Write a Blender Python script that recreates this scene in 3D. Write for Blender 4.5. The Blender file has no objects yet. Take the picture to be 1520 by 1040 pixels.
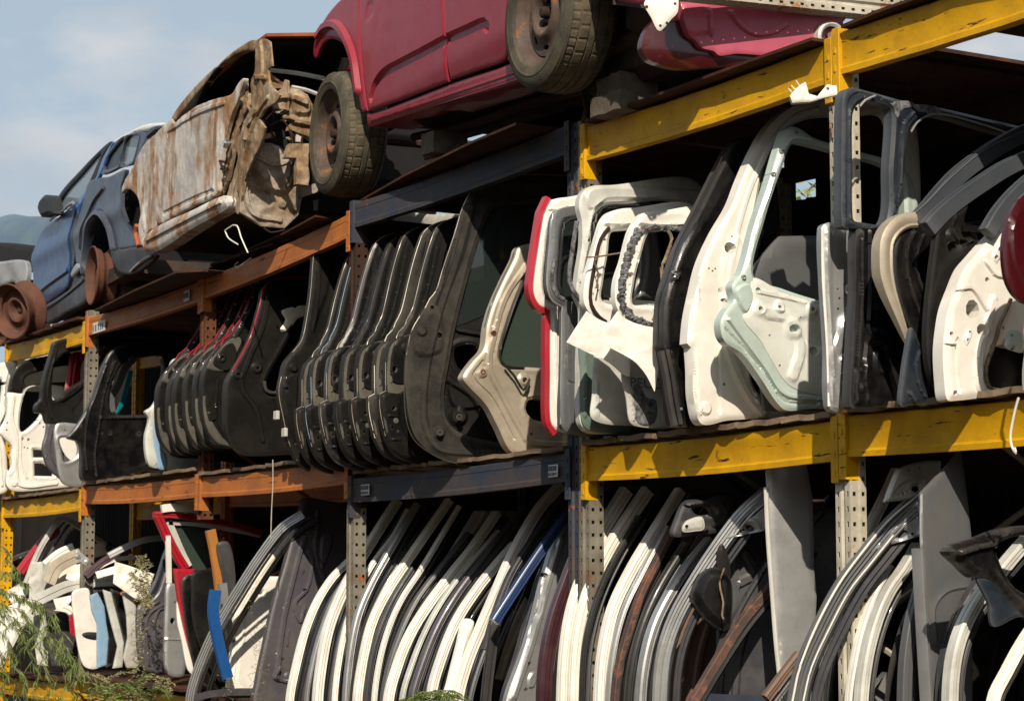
import bpy, bmesh, math, random
import numpy as np
from mathutils import Vector, Matrix, noise
from mathutils.geometry import delaunay_2d_cdt

random.seed(7)
rad = math.radians
sc = bpy.context.scene
COL = sc.collection

# ------------------------------------------------------------------ camera
FPX, CX, CY = 3200.0, 760.0, 520.0          # focal length and centre of the 1520x1040 photograph
AZ, PITCH = rad(30.06), math.atan(355 / 3200)
EYE = Vector((8.02, -5.0, 1.55))
FWD = Vector((-math.cos(AZ) * math.cos(PITCH), math.sin(AZ) * math.cos(PITCH), math.sin(PITCH)))
RGT = Vector((math.sin(AZ), math.cos(AZ), 0))
UPV = RGT.cross(FWD)
cam_data = bpy.data.cameras.new('camera')
cam = bpy.data.objects.new('camera', cam_data)
COL.objects.link(cam)
cam_data.lens = FPX * 36 / 1520
cam_data.sensor_width = 36
cam_data.clip_end = 5000
cam_data.clip_start = 0.1
mw = Matrix((RGT, UPV, -FWD)).transposed().to_4x4()
mw.translation = EYE
cam.matrix_world = mw
sc.camera = cam
cam_data.dof.use_dof = True
cam_data.dof.focus_distance = 9.2
cam_data.dof.aperture_fstop = 9

# ------------------------------------------------------------------ light
SUN_TO = Vector((0.857, -0.515, 0)).normalized() * math.cos(rad(37)) + Vector((0, 0, math.sin(rad(37))))
sun_d = bpy.data.lights.new('sun', 'SUN')
sun_d.energy = 5.0
sun_d.angle = rad(0.5)
sun_d.color = (1.0, 0.90, 0.76)
sun = bpy.data.objects.new('sun', sun_d)
sun.rotation_euler = SUN_TO.to_track_quat('Z', 'Y').to_euler()
COL.objects.link(sun)

world = bpy.data.worlds.new('World')
sc.world = world
world.use_nodes = True
wt = world.node_tree
wn, wl = wt.nodes, wt.links
for n_ in list(wn):
    wn.remove(n_)
wo = wn.new('ShaderNodeOutputWorld')
bg = wn.new('ShaderNodeBackground')
bg.inputs['Strength'].default_value = 0.07
sky = wn.new('ShaderNodeTexSky')
sky.sky_type = 'NISHITA'
sky.sun_disc = False
sky.sun_elevation = rad(37)
sky.sun_rotation = math.atan2(SUN_TO.x, SUN_TO.y)
sky.air_density = 1.0
sky.dust_density = 3.5
sky.ozone_density = 1.2
tc = wn.new('ShaderNodeTexCoord')
mp = wn.new('ShaderNodeMapping')
mp.inputs['Scale'].default_value = (4.2, 4.2, 10.0)
mp.inputs['Location'].default_value = (1.3, 4.1, 0.55)
nz = wn.new('ShaderNodeTexNoise')
nz.inputs['Scale'].default_value = 2.1
nz.inputs['Detail'].default_value = 7
nz.inputs['Roughness'].default_value = 0.55
rp = wn.new('ShaderNodeValToRGB')
rp.color_ramp.elements[0].position = 0.50
rp.color_ramp.elements[1].position = 0.72
mx = wn.new('ShaderNodeMixRGB')
mx.inputs['Color2'].default_value = (8.4, 8.3, 8.4, 1)
sclr = wn.new('ShaderNodeMath'); sclr.operation = 'MULTIPLY'; sclr.inputs[1].default_value = 0.62
n2 = wn.new('ShaderNodeTexNoise'); n2.inputs['Scale'].default_value = 1.3; n2.inputs['Detail'].default_value = 5
r2 = wn.new('ShaderNodeValToRGB')
r2.color_ramp.elements[0].position = 0.42; r2.color_ramp.elements[0].color = (1, 1, 1, 1)
r2.color_ramp.elements[1].position = 0.60; r2.color_ramp.elements[1].color = (0.70, 0.70, 0.715, 1)
cm_ = wn.new('ShaderNodeMixRGB'); cm_.blend_type = 'MULTIPLY'; cm_.inputs['Fac'].default_value = 1
cm_.inputs['Color1'].default_value = (10.2, 9.7, 9.4, 1)
wl.new(mp.outputs[0], n2.inputs['Vector']); wl.new(n2.outputs['Fac'], r2.inputs['Fac']); wl.new(r2.outputs['Color'], cm_.inputs['Color2']); wl.new(cm_.outputs[0], mx.inputs['Color2'])
wl.new(tc.outputs['Generated'], mp.inputs['Vector'])
wl.new(mp.outputs[0], nz.inputs['Vector'])
wl.new(nz.outputs['Fac'], rp.inputs['Fac'])
wl.new(rp.outputs['Color'], sclr.inputs[0])
wl.new(sclr.outputs[0], mx.inputs['Fac'])
hz = wn.new('ShaderNodeMixRGB'); hz.inputs['Fac'].default_value = 0.66
hz.inputs['Color2'].default_value = (7.3, 8.9, 10.2, 1)          # thin high haze over the whole sky
wl.new(sky.outputs[0], hz.inputs['Color1'])
wl.new(hz.outputs[0], mx.inputs['Color1'])
wl.new(mx.outputs[0], bg.inputs['Color'])
wl.new(bg.outputs[0], wo.inputs['Surface'])

sc.view_settings.view_transform = 'Standard'
sc.view_settings.look = 'None'
sc.view_settings.gamma = 1
sc.view_settings.use_curve_mapping = False
sc.view_settings.exposure = 0.15
sc.cycles.max_bounces = 5
sc.cycles.diffuse_bounces = 2
sc.cycles.glossy_bounces = 3
sc.cycles.transmission_bounces = 4
sc.cycles.use_adaptive_sampling = True
sc.cycles.use_denoising = True

# ------------------------------------------------------------------ ray helpers
def ray(px, py):
    return (FWD * FPX + RGT * (px - CX) - UPV * (py - CY)).normalized()
def atY(px, py, Y=0.0):
    d = ray(px, py); return EYE + d * ((Y - EYE.y) / d.y)
def atZ(px, py, Z):
    d = ray(px, py); return EYE + d * ((Z - EYE.z) / d.z)
def crop(x0, y0, s):
    def f(*pts):
        out = []
        for p in pts:
            out.append((x0 + p[0] * s, y0 + p[1] * s) + tuple(p[2:]))
        return out
    f.one = lambda x, y: (x0 + x * s, y0 + y * s)
    return f

def J(pts): return [(q_[0], q_[1], 1) for q_ in pts]
class PL:
    """a standing plane: t = heading of its width axis (90 = square into the rack, 0 = along the rack front)"""
    def __init__(s, origin, t=90, lean=0.0):
        s.o = Vector(origin)
        t = rad(t)
        s.u = Vector((math.cos(t), math.sin(t), 0))
        n = Vector((math.sin(t), -math.cos(t), 0))
        l = rad(lean)                       # top leans away along -n
        s.v = (Vector((0, 0, 1)) * math.cos(l) - n * math.sin(l)).normalized()
        s.n = s.u.cross(s.v)
    def shift(s, d):
        q = PL(s.o, 90); q.u, q.v, q.n = s.u, s.v, s.n; q.o = s.o + s.n * d
        return q
    def loc(s, px, py):
        d = ray(px, py)
        p = EYE + d * ((s.o - EYE).dot(s.n) / d.dot(s.n)) - s.o
        return (p.dot(s.u), p.dot(s.v))
    def P(s, a, b, h=0.0):
        return s.o + s.u * a + s.v * b + s.n * h
def door_plane(px, py, Y=-0.05, t=90, lean=0):
    return PL(atY(px, py, Y), t, lean)

# ------------------------------------------------------------------ objects
def mesh_obj(name, verts, faces, mat, parent=None, smooth=True, angle=32, mats=None, mi=None):
    me = bpy.data.meshes.new(name)
    org = parent.location if parent is not None else Vector((0, 0, 0))
    if parent is not None and parent.parent is not None:
        org = parent.parent.location
    me.from_pydata([tuple(Vector(v) - org) for v in verts], [], faces)
    for m in (mats or [mat]):
        me.materials.append(m)
    if mi is not None:
        me.polygons.foreach_set('material_index', mi)
    if smooth:
        me.polygons.foreach_set('use_smooth', [True] * len(me.polygons))
        try: me.set_sharp_from_angle(angle=rad(angle))
        except Exception: pass
    me.update()
    o = bpy.data.objects.new(name, me)
    COL.objects.link(o)
    if parent is not None:
        o.parent = parent
    return o
def tag(o, label=None, cat=None, group=None, kind=None):
    if label: o['label'] = label
    if cat: o['category'] = cat
    if group: o['group'] = group
    if kind: o['kind'] = kind
    return o
def thing(name, loc, label, cat, group=None):
    o = bpy.data.objects.new(name, None)
    o.empty_display_size = 0.1
    COL.objects.link(o)
    o.location = Vector(loc)
    return tag(o, label, cat, group, 'thing')
def solo(name, loc, build, label, cat, group=None):
    """a thing that is one single mesh: build(parent) made in world coordinates, re-based to loc"""
    o = build(None)
    o.name = name
    loc = Vector(loc)
    for v in o.data.vertices: v.co -= loc
    o.location = loc
    return tag(o, label, cat, group)
def copy_tree(o, parent=None):
    c = o.copy(); COL.objects.link(c)
    if parent is not None: c.parent = parent
    for ch in list(o.children): copy_tree(ch, c)
    return c

class MB:
    def __init__(s): s.v = []; s.f = []
    def add(s, vs, fs):
        b = len(s.v); s.v += [Vector(v) for v in vs]; s.f += [tuple(i + b for i in f) for f in fs]
    def box(s, c, sx, sy, sz, M=None, bev=0.0):
        c = Vector(c)
        X = M[0] if M else Vector((1, 0, 0)); Y = M[1] if M else Vector((0, 1, 0)); Z = M[2] if M else Vector((0, 0, 1))
        if bev <= 0:
            vs = [c + X * (i * sx / 2) + Y * (j * sy / 2) + Z * (k * sz / 2) for i in (-1, 1) for j in (-1, 1) for k in (-1, 1)]
            s.add(vs, [(0, 1, 3, 2), (4, 6, 7, 5), (0, 4, 5, 1), (2, 3, 7, 6), (0, 2, 6, 4), (1, 5, 7, 3)])
        else:
            rings = []
            hx, hy, hz = sx / 2, sy / 2, sz / 2
            for z, ins in ((-hz, bev), (-hz + bev, 0), (hz - bev, 0), (hz, bev)):
                ax, ay = hx - ins, hy - ins
                b2 = bev
                rings.append([c + X * x + Y * y + Z * z for x, y in ((ax - b2, -ay), (ax, -ay + b2), (ax, ay - b2), (ax - b2, ay), (-ax + b2, ay), (-ax, ay - b2), (-ax, -ay + b2), (-ax + b2, -ay))])
            s.loft(rings, cap=True)
        return s
    def loft(s, rings, cap=False, closed=True):
        b = len(s.v); n = len(rings[0])
        for r in rings: s.v += [Vector(p) for p in r]
        for i in range(len(rings) - 1):
            for j in range(n if closed else n - 1):
                k = (j + 1) % n
                s.f.append((b + i * n + j, b + i * n + k, b + (i + 1) * n + k, b + (i + 1) * n + j))
        if cap:
            s.f.append(tuple(b + j for j in range(n))[::-1])
            s.f.append(tuple(b + (len(rings) - 1) * n + j for j in range(n)))
        return s
    def tube(s, pts, r, n=8, cap=True):
        pts = [Vector(p) for p in pts]
        rings = []
        up = Vector((0.13, 0.29, 0.95)).normalized()
        for i, p in enumerate(pts):
            t = (pts[min(i + 1, len(pts) - 1)] - pts[max(i - 1, 0)]).normalized()
            a = t.cross(up)
            if a.length < 1e-3: a = t.cross(Vector((1, 0, 0)))
            a.normalize(); b = t.cross(a)
            rr = r[i] if isinstance(r, (list, tuple)) else r
            rings.append([p + (a * math.cos(2 * math.pi * k / n) + b * math.sin(2 * math.pi * k / n)) * rr for k in range(n)])
        return s.loft(rings, cap=cap)
    def build(s, name, mat, parent=None, **k):
        return mesh_obj(name, s.v, s.f, mat, parent, **k)

# ------------------------------------------------------------------ curves
def smooth(pts, closed=True, step=0.02):
    """Catmull-Rom through 2-D points; a point with a third entry is a sharp corner"""
    n = len(pts); out = []
    rng = range(n) if closed else range(n - 1)
    for i in rng:
        p1 = pts[i]; p2 = pts[(i + 1) % n]
        a = Vector(p1[:2]); b = Vector(p2[:2])
        if closed: p0, p3 = pts[i - 1], pts[(i + 2) % n]
        else: p0, p3 = pts[max(i - 1, 0)], pts[min(i + 2, n - 1)]
        L = (b - a).length
        m1 = (b - Vector(p0[:2])); m2 = (Vector(p3[:2]) - a)
        def tang(m, other):
            l0 = other
            return m * (L / max(L + l0, 1e-6))
        t1 = tang(m1, (a - Vector(p0[:2])).length) if len(p1) < 3 else (b - a)
        t2 = tang(m2, (Vector(p3[:2]) - b).length) if len(p2) < 3 else (b - a)
        if len(p1) >= 3 and len(p2) >= 3: k = max(1, int(L / (step * 1.6)))
        else: k = max(2, int(round(L / step)))
        for j in range(k):
            t = j / k; t_2 = t * t; t_3 = t_2 * t
            out.append((2 * t_3 - 3 * t_2 + 1) * a + (t_3 - 2 * t_2 + t) * t1 + (-2 * t_3 + 3 * t_2) * b + (t_3 - t_2) * t2)
    if not closed: out.append(Vector(pts[-1][:2]))
    return [(p.x, p.y) for p in out]
def in_poly(P, poly):
    x, y = P[:, 0], P[:, 1]
    inside = np.zeros(len(P), bool)
    q = np.asarray(poly); n = len(q); j = n - 1
    for i in range(n):
        xi, yi = q[i]; xj, yj = q[j]
        if yi != yj:
            c = ((yi > y) != (yj > y)) & (x < (xj - xi) * (y - yi) / (yj - yi) + xi)
            inside ^= c
        j = i
    return inside
def dist_line(P, line, closed=True):
    q = np.asarray(line, float); n = len(q)
    d = np.full(len(P), 1e9)
    for i in range(n if closed else n - 1):
        a = q[i]; b = q[(i + 1) % n]; ab = b - a
        L2 = max(ab @ ab, 1e-12)
        t = np.clip(((P - a) @ ab) / L2, 0, 1)
        v = P - (a + t[:, None] * ab)
        d = np.minimum(d, np.hypot(v[:, 0], v[:, 1]))
    return d
def circ(x, y, rx, ry=None, n=10):
    ry = ry or rx
    return [(x + rx * math.cos(2 * math.pi * i / n), y + ry * math.sin(2 * math.pi * i / n)) for i in range(n)]
def sstep(x): 
    x = np.clip(x, 0, 1); return x * x * (3 - 2 * x)

def triangulate(loops, extra=()):
    vs = []; es = []
    for lp in loops:
        b = len(vs); n = len(lp)
        vs += [Vector(p) for p in lp]
        es += [(b + i, b + (i + 1) % n) for i in range(n)]
    vs += [Vector(p) for p in extra]
    v, e, f, _, _, _ = delaunay_2d_cdt(vs, es, [], 0, 1e-6)
    V = np.array([tuple(p) for p in v])
    Fa = np.array([t for t in f if len(t) == 3])
    c = V[Fa].mean(axis=1)
    keep = in_poly(c, loops[0])
    for h in loops[1:]: keep &= ~in_poly(c, h)
    return V, Fa[keep]

RS = (0.9, 0.7, 0.12)                        # overall strength of pressed relief, edge roll, waviness
def panel(name, pl, outer, mat, parent=None, holes=(), punch=(), feats=(), depth=0.03, step=0.022,
          rim=0.010, rimw=0.020, lip=0.006, lipw=0.018, wob=0.002, crump=0.0, fn=None, back=True, hdepth=None, seed=0):
    """a pressed sheet-metal panel with real relief. outer/holes: picture outlines laid on plane pl"""
    step *= 0.62 if step < .05 else 1
    L = lambda pts: [tuple(pl.loc(p[0], p[1])) + tuple(p[2:]) for p in pts]
    out = smooth(L(outer), True, step)
    hs = [smooth(L(h), True, step) for h in holes]
    ps = []
    for p in punch:                           # (px, py, radius m[, ratio])
        a, b = pl.loc(p[0], p[1]); r = p[2]
        ps.append(circ(a, b, r, r * (p[3] if len(p) > 3 else 1), 9))
    allh = hs + ps
    o = np.array(out)
    x0, y0 = o.min(0); x1, y1 = o.max(0)
    gx, gy = np.meshgrid(np.arange(x0, x1, step), np.arange(y0, y1, step * 0.87))
    gx = gx + (np.arange(gx.shape[0]) % 2)[:, None] * step * 0.5
    G = np.stack([gx.ravel(), gy.ravel()], 1)
    ok = in_poly(G, out) & (dist_line(G, out) > step * 0.45)
    for h in allh:
        ok &= ~in_poly(G, h)
        G, ok = G[ok], np.ones(ok.sum(), bool)
        ok &= dist_line(G, h) > step * 0.4
    G = G[ok]
    # rows of points along every crease, so that ribs, steps and edge rolls come out crisp
    rows = []
    def row(line, closed, offs):
        q = np.array(line)
        if len(q) < 3: return
        if closed: t = np.roll(q, -1, 0) - np.roll(q, 1, 0)
        else: t = np.gradient(q, axis=0)
        nn = np.stack([-t[:, 1], t[:, 0]], 1); nn /= np.maximum(np.hypot(nn[:, 0], nn[:, 1]), 1e-9)[:, None]
        for o_ in offs: rows.append(q + nn * o_)
    fs = max(step, .012)
    if rimw and rim: 
        for lp in [out] + hs: row(lp, True, (rimw * .7, -rimw * .7, rimw * .35, -rimw * .35) if rimw > .018 else (rimw * .7, -rimw * .7))
    for ft in feats:
        if ft[0] == 'rib': row(smooth(L(ft[1]), False, fs), False, (-ft[2] * .6, -ft[2] * .3, ft[2] * .3, ft[2] * .6))
        elif ft[0] == 'area': row(smooth(L(ft[1]), True, fs), True, (-ft[2] * .5, ft[2] * .5))
        elif ft[0] == 'bump':
            q = pl.loc(*ft[1]); rows += [np.array(circ(q[0], q[1], ft[2] * k_, n=16)) for k_ in (.6, 1.0)]
    extra = []
    if rows:
        acc = np.zeros((0, 2))
        for R in rows:
            k = in_poly(R, out) & (dist_line(R, out) > .0035)
            for h in allh: k &= ~in_poly(R, h) & (dist_line(R, h) > .0035)
            R = R[k]
            if len(R) and len(acc):
                keep = np.array([((acc - r_) ** 2).sum(1).min() > (step * .3) ** 2 for r_ in R])
                R = R[keep]
            if len(R): acc = np.concatenate([acc, R])
        if len(acc):
            gk = np.ones(len(G), bool)
            for c0 in range(0, len(G), 1500):
                g = G[c0:c0 + 1500]
                gk[c0:c0 + 1500] = (((g[:, None, :] - acc[None]) ** 2).sum(2).min(1) > (step * .6) ** 2) if len(acc) else True
            G = G[gk]
        extra = [tuple(p) for p in acc]
    extra += [tuple(p) for p in G]
    V, T = triangulate([out] + allh, extra)
    rim *= RS[1]; lip *= RS[0]; wob *= RS[2]
    H = np.zeros(len(V))
    do = dist_line(V, out)
    if rim: H -= rim * (1 - np.clip(do / (rimw * .7), 0, 1))
    for h in hs:
        d = dist_line(V, h)
        if lip: H += lip * np.exp(-((d - lipw) / (lipw * 0.6)) ** 2)
        if rim: H -= rim * 0.8 * (1 - sstep(d / (rimw * 0.8)))
    for ft in feats:
        if ft[0] == 'rib':
            line = smooth(L(ft[1]), False, step)
            d = dist_line(V, line, False); w = ft[2]
            H += RS[0] * ft[3] * (1 - sstep((d - w * 0.3) / (w * 0.3)))
        elif ft[0] == 'bump':
            a, b = pl.loc(*ft[1]); d = np.hypot(V[:, 0] - a, V[:, 1] - b)
            H += RS[0] * ft[3] * (1 - sstep((d - ft[2] * 0.6) / (ft[2] * 0.4)))
        elif ft[0] == 'area':                 # raised / sunk area with soft wall
            lp = smooth(L(ft[1]), True, step)
            d = dist_line(V, lp); s = np.where(in_poly(V, lp), d, -d)
            H += RS[0] * ft[3] * sstep(s / ft[2] + 0.5)
    if wob:
        sx = seed * 1.7
        H += wob * (np.sin(V[:, 0] * 9 + sx) * np.cos(V[:, 1] * 7 + sx * 2) + 0.5 * np.sin(V[:, 0] * 23 + V[:, 1] * 17 + sx))
    if crump:
        for sc_, am in ((7, 1.0), (19, .5), (47, .22)):
            H += crump * am * np.array([noise.noise(Vector((q[0] * sc_, q[1] * sc_, seed * 3.1 + sc_ + len(V) * .01))) for q in V])
    if fn: H += fn(V[:, 0], V[:, 1])
    nV = len(V)
    verts = [pl.P(V[i, 0], V[i, 1], H[i]) for i in range(nV)]
    faces = []
    for t in T:
        a, b, c = V[t]
        if (b[0] - a[0]) * (c[1] - a[1]) - (b[1] - a[1]) * (c[0] - a[0]) < 0: t = t[::-1]
        faces.append(tuple(int(i) for i in t))
    # boundary edges -> walls going back
    cnt = {}
    for f in faces:
        for i in range(3):
            e = (f[i], f[(i + 1) % 3]); cnt[e] = 1
    bnd = [e for e in cnt if (e[1], e[0]) not in cnt]
    bi = {}
    fb = fn(V[:, 0], V[:, 1]) if fn else np.zeros(nV)
    for e in bnd:
        for i in e:
            if i not in bi:
                bi[i] = len(verts)
                verts.append(pl.P(V[i, 0], V[i, 1], fb[i] - depth))
    for a, b in bnd: faces.append((b, a, bi[a], bi[b]))
    if back:
        V2, T2 = V, T
        if fn is None:
            V2, T2 = triangulate([out] + allh)
        base = len(verts)
        f2 = fn(V2[:, 0], V2[:, 1]) if fn else np.zeros(len(V2))
        verts += [pl.P(V2[i, 0], V2[i, 1], f2[i] - depth) for i in range(len(V2))]
        for t in T2:
            a, b, c = V2[t]
            if (b[0] - a[0]) * (c[1] - a[1]) - (b[1] - a[1]) * (c[0] - a[0]) > 0: t = t[::-1]
            faces.append(tuple(int(i) + base for i in t))
    return mesh_obj(name, verts, faces, mat, parent, angle=30)

def sweep(name, pl, path, prof, mat, parent=None, step=0.03, taper=None, cap=True, world_path=None, fn=None):
    """prof: closed list of (w, h): w across the path within the plane, h along the plane normal"""
    if world_path is None:
        L = [tuple(pl.loc(p[0], p[1])) + tuple(p[2:]) for p in path]
        pts = smooth(L, False, step)
        rings = []
        for i, p in enumerate(pts):
            a = Vector(pts[max(i - 1, 0)]); b = Vector(pts[min(i + 1, len(pts) - 1)])
            t = (b - a).normalized(); w = Vector((t.y, -t.x))
            k = taper(i / (len(pts) - 1)) if taper else 1
            hh = fn(i / (len(pts) - 1)) if fn else 0
            rings.append([pl.P(p[0] + w.x * q[0] * k, p[1] + w.y * q[0] * k, q[1] * k + hh) for q in prof])
    m = MB(); m.loft(rings, cap=cap)
    return m.build(name, mat, parent, angle=28)
# ------------------------------------------------------------------ materials
def rgb(r, g, b): return (r, g, b, 1)
def mk(name, base, rough=0.45, metal=0.0, coat=0.0, base2=None, mixs=3.0, dirt=None, dirt_amt=0.35, dirt_s=6.0,
       rust=0.0, rust_s=9.0, streak=None, streak_amt=0.0, bump=0.02, bump_s=60.0, chip=None, chip_amt=0.0, chip_s=22.0, wear=0.0, wearc=(0.4, 0.4, 0.4), spec=0.5, rustc=None, streak_v=(14, 14, 1.2), streak_t=(0.46, 0.62), chip_v=None):
    m = bpy.data.materials.new(name); m.use_nodes = True
    t = m.node_tree; N, L = t.nodes, t.links
    b = N['Principled BSDF']
    tc = N.new('ShaderNodeTexCoord'); oi = N.new('ShaderNodeObjectInfo')
    mul = N.new('ShaderNodeVectorMath'); mul.operation = 'SCALE'; mul.inputs['Scale'].default_value = 37.0
    cmb = N.new('ShaderNodeCombineXYZ')
    L.new(oi.outputs['Random'], cmb.inputs[0]); L.new(oi.outputs['Random'], cmb.inputs[1]); L.new(cmb.outputs[0], mul.inputs[0])
    add = N.new('ShaderNodeVectorMath'); add.operation = 'ADD'
    L.new(tc.outputs['Object'], add.inputs[0]); L.new(mul.outputs[0], add.inputs[1])
    co = add.outputs[0]
    def nz(scale, detail=5, rough_=0.6, vec=None, dist=0.0):
        n = N.new('ShaderNodeTexNoise'); n.inputs['Scale'].default_value = scale; n.inputs['Detail'].default_value = detail
        n.inputs['Roughness'].default_value = rough_; n.inputs['Distortion'].default_value = dist
        L.new(vec or co, n.inputs['Vector']); return n.outputs['Fac']
    def ramp(f, a, bb, ca=(0, 0, 0, 1), cb=(1, 1, 1, 1)):
        r = N.new('ShaderNodeValToRGB'); r.color_ramp.elements[0].position = a; r.color_ramp.elements[1].position = bb
        r.color_ramp.elements[0].color = ca; r.color_ramp.elements[1].color = cb
        L.new(f, r.inputs['Fac']); return r.outputs['Color']
    def mix(f, a, c):
        x = N.new('ShaderNodeMixRGB')
        if isinstance(f, (int, float)): x.inputs['Fac'].default_value = f
        else: L.new(f, x.inputs['Fac'])
        for k, v in (('Color1', a), ('Color2', c)):
            if isinstance(v, tuple): x.inputs[k].default_value = v if len(v) == 4 else v + (1,)
            else: L.new(v, x.inputs[k])
        return x.outputs['Color']
    def times(f, k):
        q = N.new('ShaderNodeMath'); q.operation = 'MULTIPLY'; q.use_clamp = True
        L.new(f, q.inputs[0])
        if isinstance(k, (int, float)): q.inputs[1].default_value = k
        else: L.new(k, q.inputs[1])
        return q.outputs[0]
    c = tuple(base) + (1,)
    if base2: c = mix(ramp(nz(mixs, 6, 0.65), 0.38, 0.62), tuple(base) + (1,), tuple(base2) + (1,))
    roughv = None
    if streak:
        sm = N.new('ShaderNodeMapping'); sm.inputs['Scale'].default_value = streak_v
        L.new(co, sm.inputs['Vector'])
        c = mix(times(ramp(nz(1.0, 6, 0.6, sm.outputs[0], 0.6), streak_t[0], streak_t[1]), streak_amt), c, tuple(streak) + (1,))
    if dirt:
        f = times(ramp(nz(dirt_s, 8, 0.72), 0.42, 0.75), dirt_amt)
        c = mix(f, c, tuple(dirt) + (1,)); roughv = f
    if chip:
        cv = None
        if chip_v:
            cm = N.new('ShaderNodeMapping'); cm.inputs['Scale'].default_value = chip_v; L.new(co, cm.inputs['Vector']); cv = cm.outputs[0]
        c = mix(ramp(nz(chip_s, 6, 0.7, cv), 0.72 - chip_amt * 0.25, 0.735 - chip_amt * 0.25), c, tuple(chip) + (1,))
    rf = None
    if rust > 0:
        rn = nz(rust_s, 9, 0.72)
        rf = ramp(rn, 0.80 - rust * 0.45, 0.85 - rust * 0.45)
        rc = rustc or ((0.16, 0.045, 0.014), (0.30, 0.11, 0.035))
        rcol = mix(ramp(nz(30, 6, 0.7), 0.35, 0.65), rc[0] + (1,), rc[1] + (1,))
        c = mix(rf, c, rcol)
    if wear > 0:
        ge = N.new('ShaderNodeNewGeometry')
        wf = times(ramp(ge.outputs['Pointiness'], 0.52, 0.60), wear)
        c = mix(wf, c, tuple(wearc) + (1,))
    if isinstance(c, tuple): b.inputs['Base Color'].default_value = c
    else: L.new(c, b.inputs['Base Color'])
    b.inputs['Metallic'].default_value = metal
    b.inputs['Specular IOR Level'].default_value = spec
    rr = N.new('ShaderNodeMapRange'); rr.inputs['To Min'].default_value = max(rough - 0.12, 0.03); rr.inputs['To Max'].default_value = min(rough + 0.22, 1)
    L.new(nz(11, 6, 0.7), rr.inputs['Value'])
    rout = rr.outputs[0]
    if rf is not None:
        q = N.new('ShaderNodeMath'); q.operation = 'MAXIMUM'; q.use_clamp = True
        q2 = times(rf, 0.85); L.new(q2, q.inputs[0]); L.new(rout, q.inputs[1]); rout = q.outputs[0]
    L.new(rout, b.inputs['Roughness'])
    if coat:
        b.inputs['Coat Weight'].default_value = coat; b.inputs['Coat Roughness'].default_value = 0.06
    if bump:
        bp = N.new('ShaderNodeBump'); bp.inputs['Strength'].default_value = min(bump * 12, 1); bp.inputs['Distance'].default_value = 0.004
        L.new(nz(bump_s, 4, 0.65), bp.inputs['Height']); L.new(bp.outputs[0], b.inputs['Normal'])
    return m
M = {}
M['yellow'] = mk('yellow_paint', (0.70, 0.37, 0.002), 0.45, spec=0.3, base2=(0.60, 0.31, 0.003), dirt=(0.16, 0.075, 0.01), dirt_amt=0.5, dirt_s=5, chip=(0.035, 0.016, 0.01), chip_amt=0.35, chip_s=1.0, chip_v=(5, 30, 42), rust=0.36, rust_s=11, rustc=((0.06, 0.02, 0.01), (0.16, 0.06, 0.02)))
M['orange'] = mk('orange_paint', (0.48, 0.15, 0.022), 0.5, base2=(0.40, 0.12, 0.02), dirt=(0.12, 0.05, 0.02), dirt_amt=0.6, dirt_s=4, chip=(0.035, 0.016, 0.01), chip_amt=0.35, chip_s=1.0, chip_v=(5, 30, 42), rust=0.40, rustc=((0.07, 0.025, 0.012), (0.18, 0.06, 0.02)))
M['rackblue'] = mk('blue_grey_rack_paint', (0.028, 0.038, 0.062), 0.55, spec=0.25, base2=(0.04, 0.043, 0.05), dirt=(0.10, 0.06, 0.035), dirt_amt=0.7, rust=0.42)
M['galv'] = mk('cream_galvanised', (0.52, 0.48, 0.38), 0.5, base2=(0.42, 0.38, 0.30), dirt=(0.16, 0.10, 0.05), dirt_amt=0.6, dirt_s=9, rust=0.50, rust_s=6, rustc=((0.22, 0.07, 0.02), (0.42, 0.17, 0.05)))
M['galvdark'] = mk('shaded_dirty_galvanised', (0.22, 0.20, 0.155), 0.6, base2=(0.15, 0.13, 0.10), dirt=(0.06, 0.04, 0.025), dirt_amt=0.7, dirt_s=9, rust=0.5, rust_s=6, spec=0.25)  # darker cream coat: dirt, plus shade put into the colour of the middle posts
M['rust'] = mk('brown_rust', (0.10, 0.035, 0.016), 0.85, base2=(0.065, 0.028, 0.016), mixs=8, dirt=(0.19, 0.075, 0.03), dirt_amt=0.7, dirt_s=14, bump=0.05, spec=0.2)
M['rust_sheet'] = mk('rusty_sheet', (0.05, 0.019, 0.011), 0.8, base2=(0.03, 0.014, 0.010), mixs=2.5, dirt=(0.14, 0.05, 0.022), dirt_amt=0.6, dirt_s=7, bump=0.03, spec=0.2)
M['rust_rim'] = mk('rusty_rim', (0.13, 0.052, 0.030), 0.75, base2=(0.085, 0.038, 0.024), mixs=9, dirt=(0.07, 0.04, 0.03), dirt_amt=0.7, dirt_s=16, bump=0.05, spec=0.25)
M['rim_grime'] = mk('grimy_steel_rim', (0.085, 0.055, 0.040), 0.65, base2=(0.05, 0.033, 0.025), mixs=7, dirt=(0.17, 0.13, 0.10), dirt_amt=0.6, dirt_s=9, rust=0.5, rust_s=9, bump=0.03, spec=0.3)
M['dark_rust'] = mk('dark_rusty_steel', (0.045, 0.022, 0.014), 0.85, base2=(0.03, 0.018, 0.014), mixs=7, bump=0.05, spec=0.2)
M['white'] = mk('white_car_paint', (0.80, 0.775, 0.70), 0.35, coat=0.35, base2=(0.74, 0.71, 0.64), mixs=2, dirt=(0.42, 0.33, 0.22), dirt_amt=0.35, dirt_s=7, rust=0.10, rust_s=16, bump=0.008)
M['cream'] = mk('cream_white_paint', (0.87, 0.84, 0.75), 0.40, coat=0.2, base2=(0.82, 0.78, 0.67), mixs=4, dirt=(0.40, 0.28, 0.14), dirt_amt=0.4, dirt_s=10, rust=0.20, rust_s=13, bump=0.01, rustc=((0.25, 0.09, 0.03), (0.42, 0.2, 0.07)))
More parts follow.
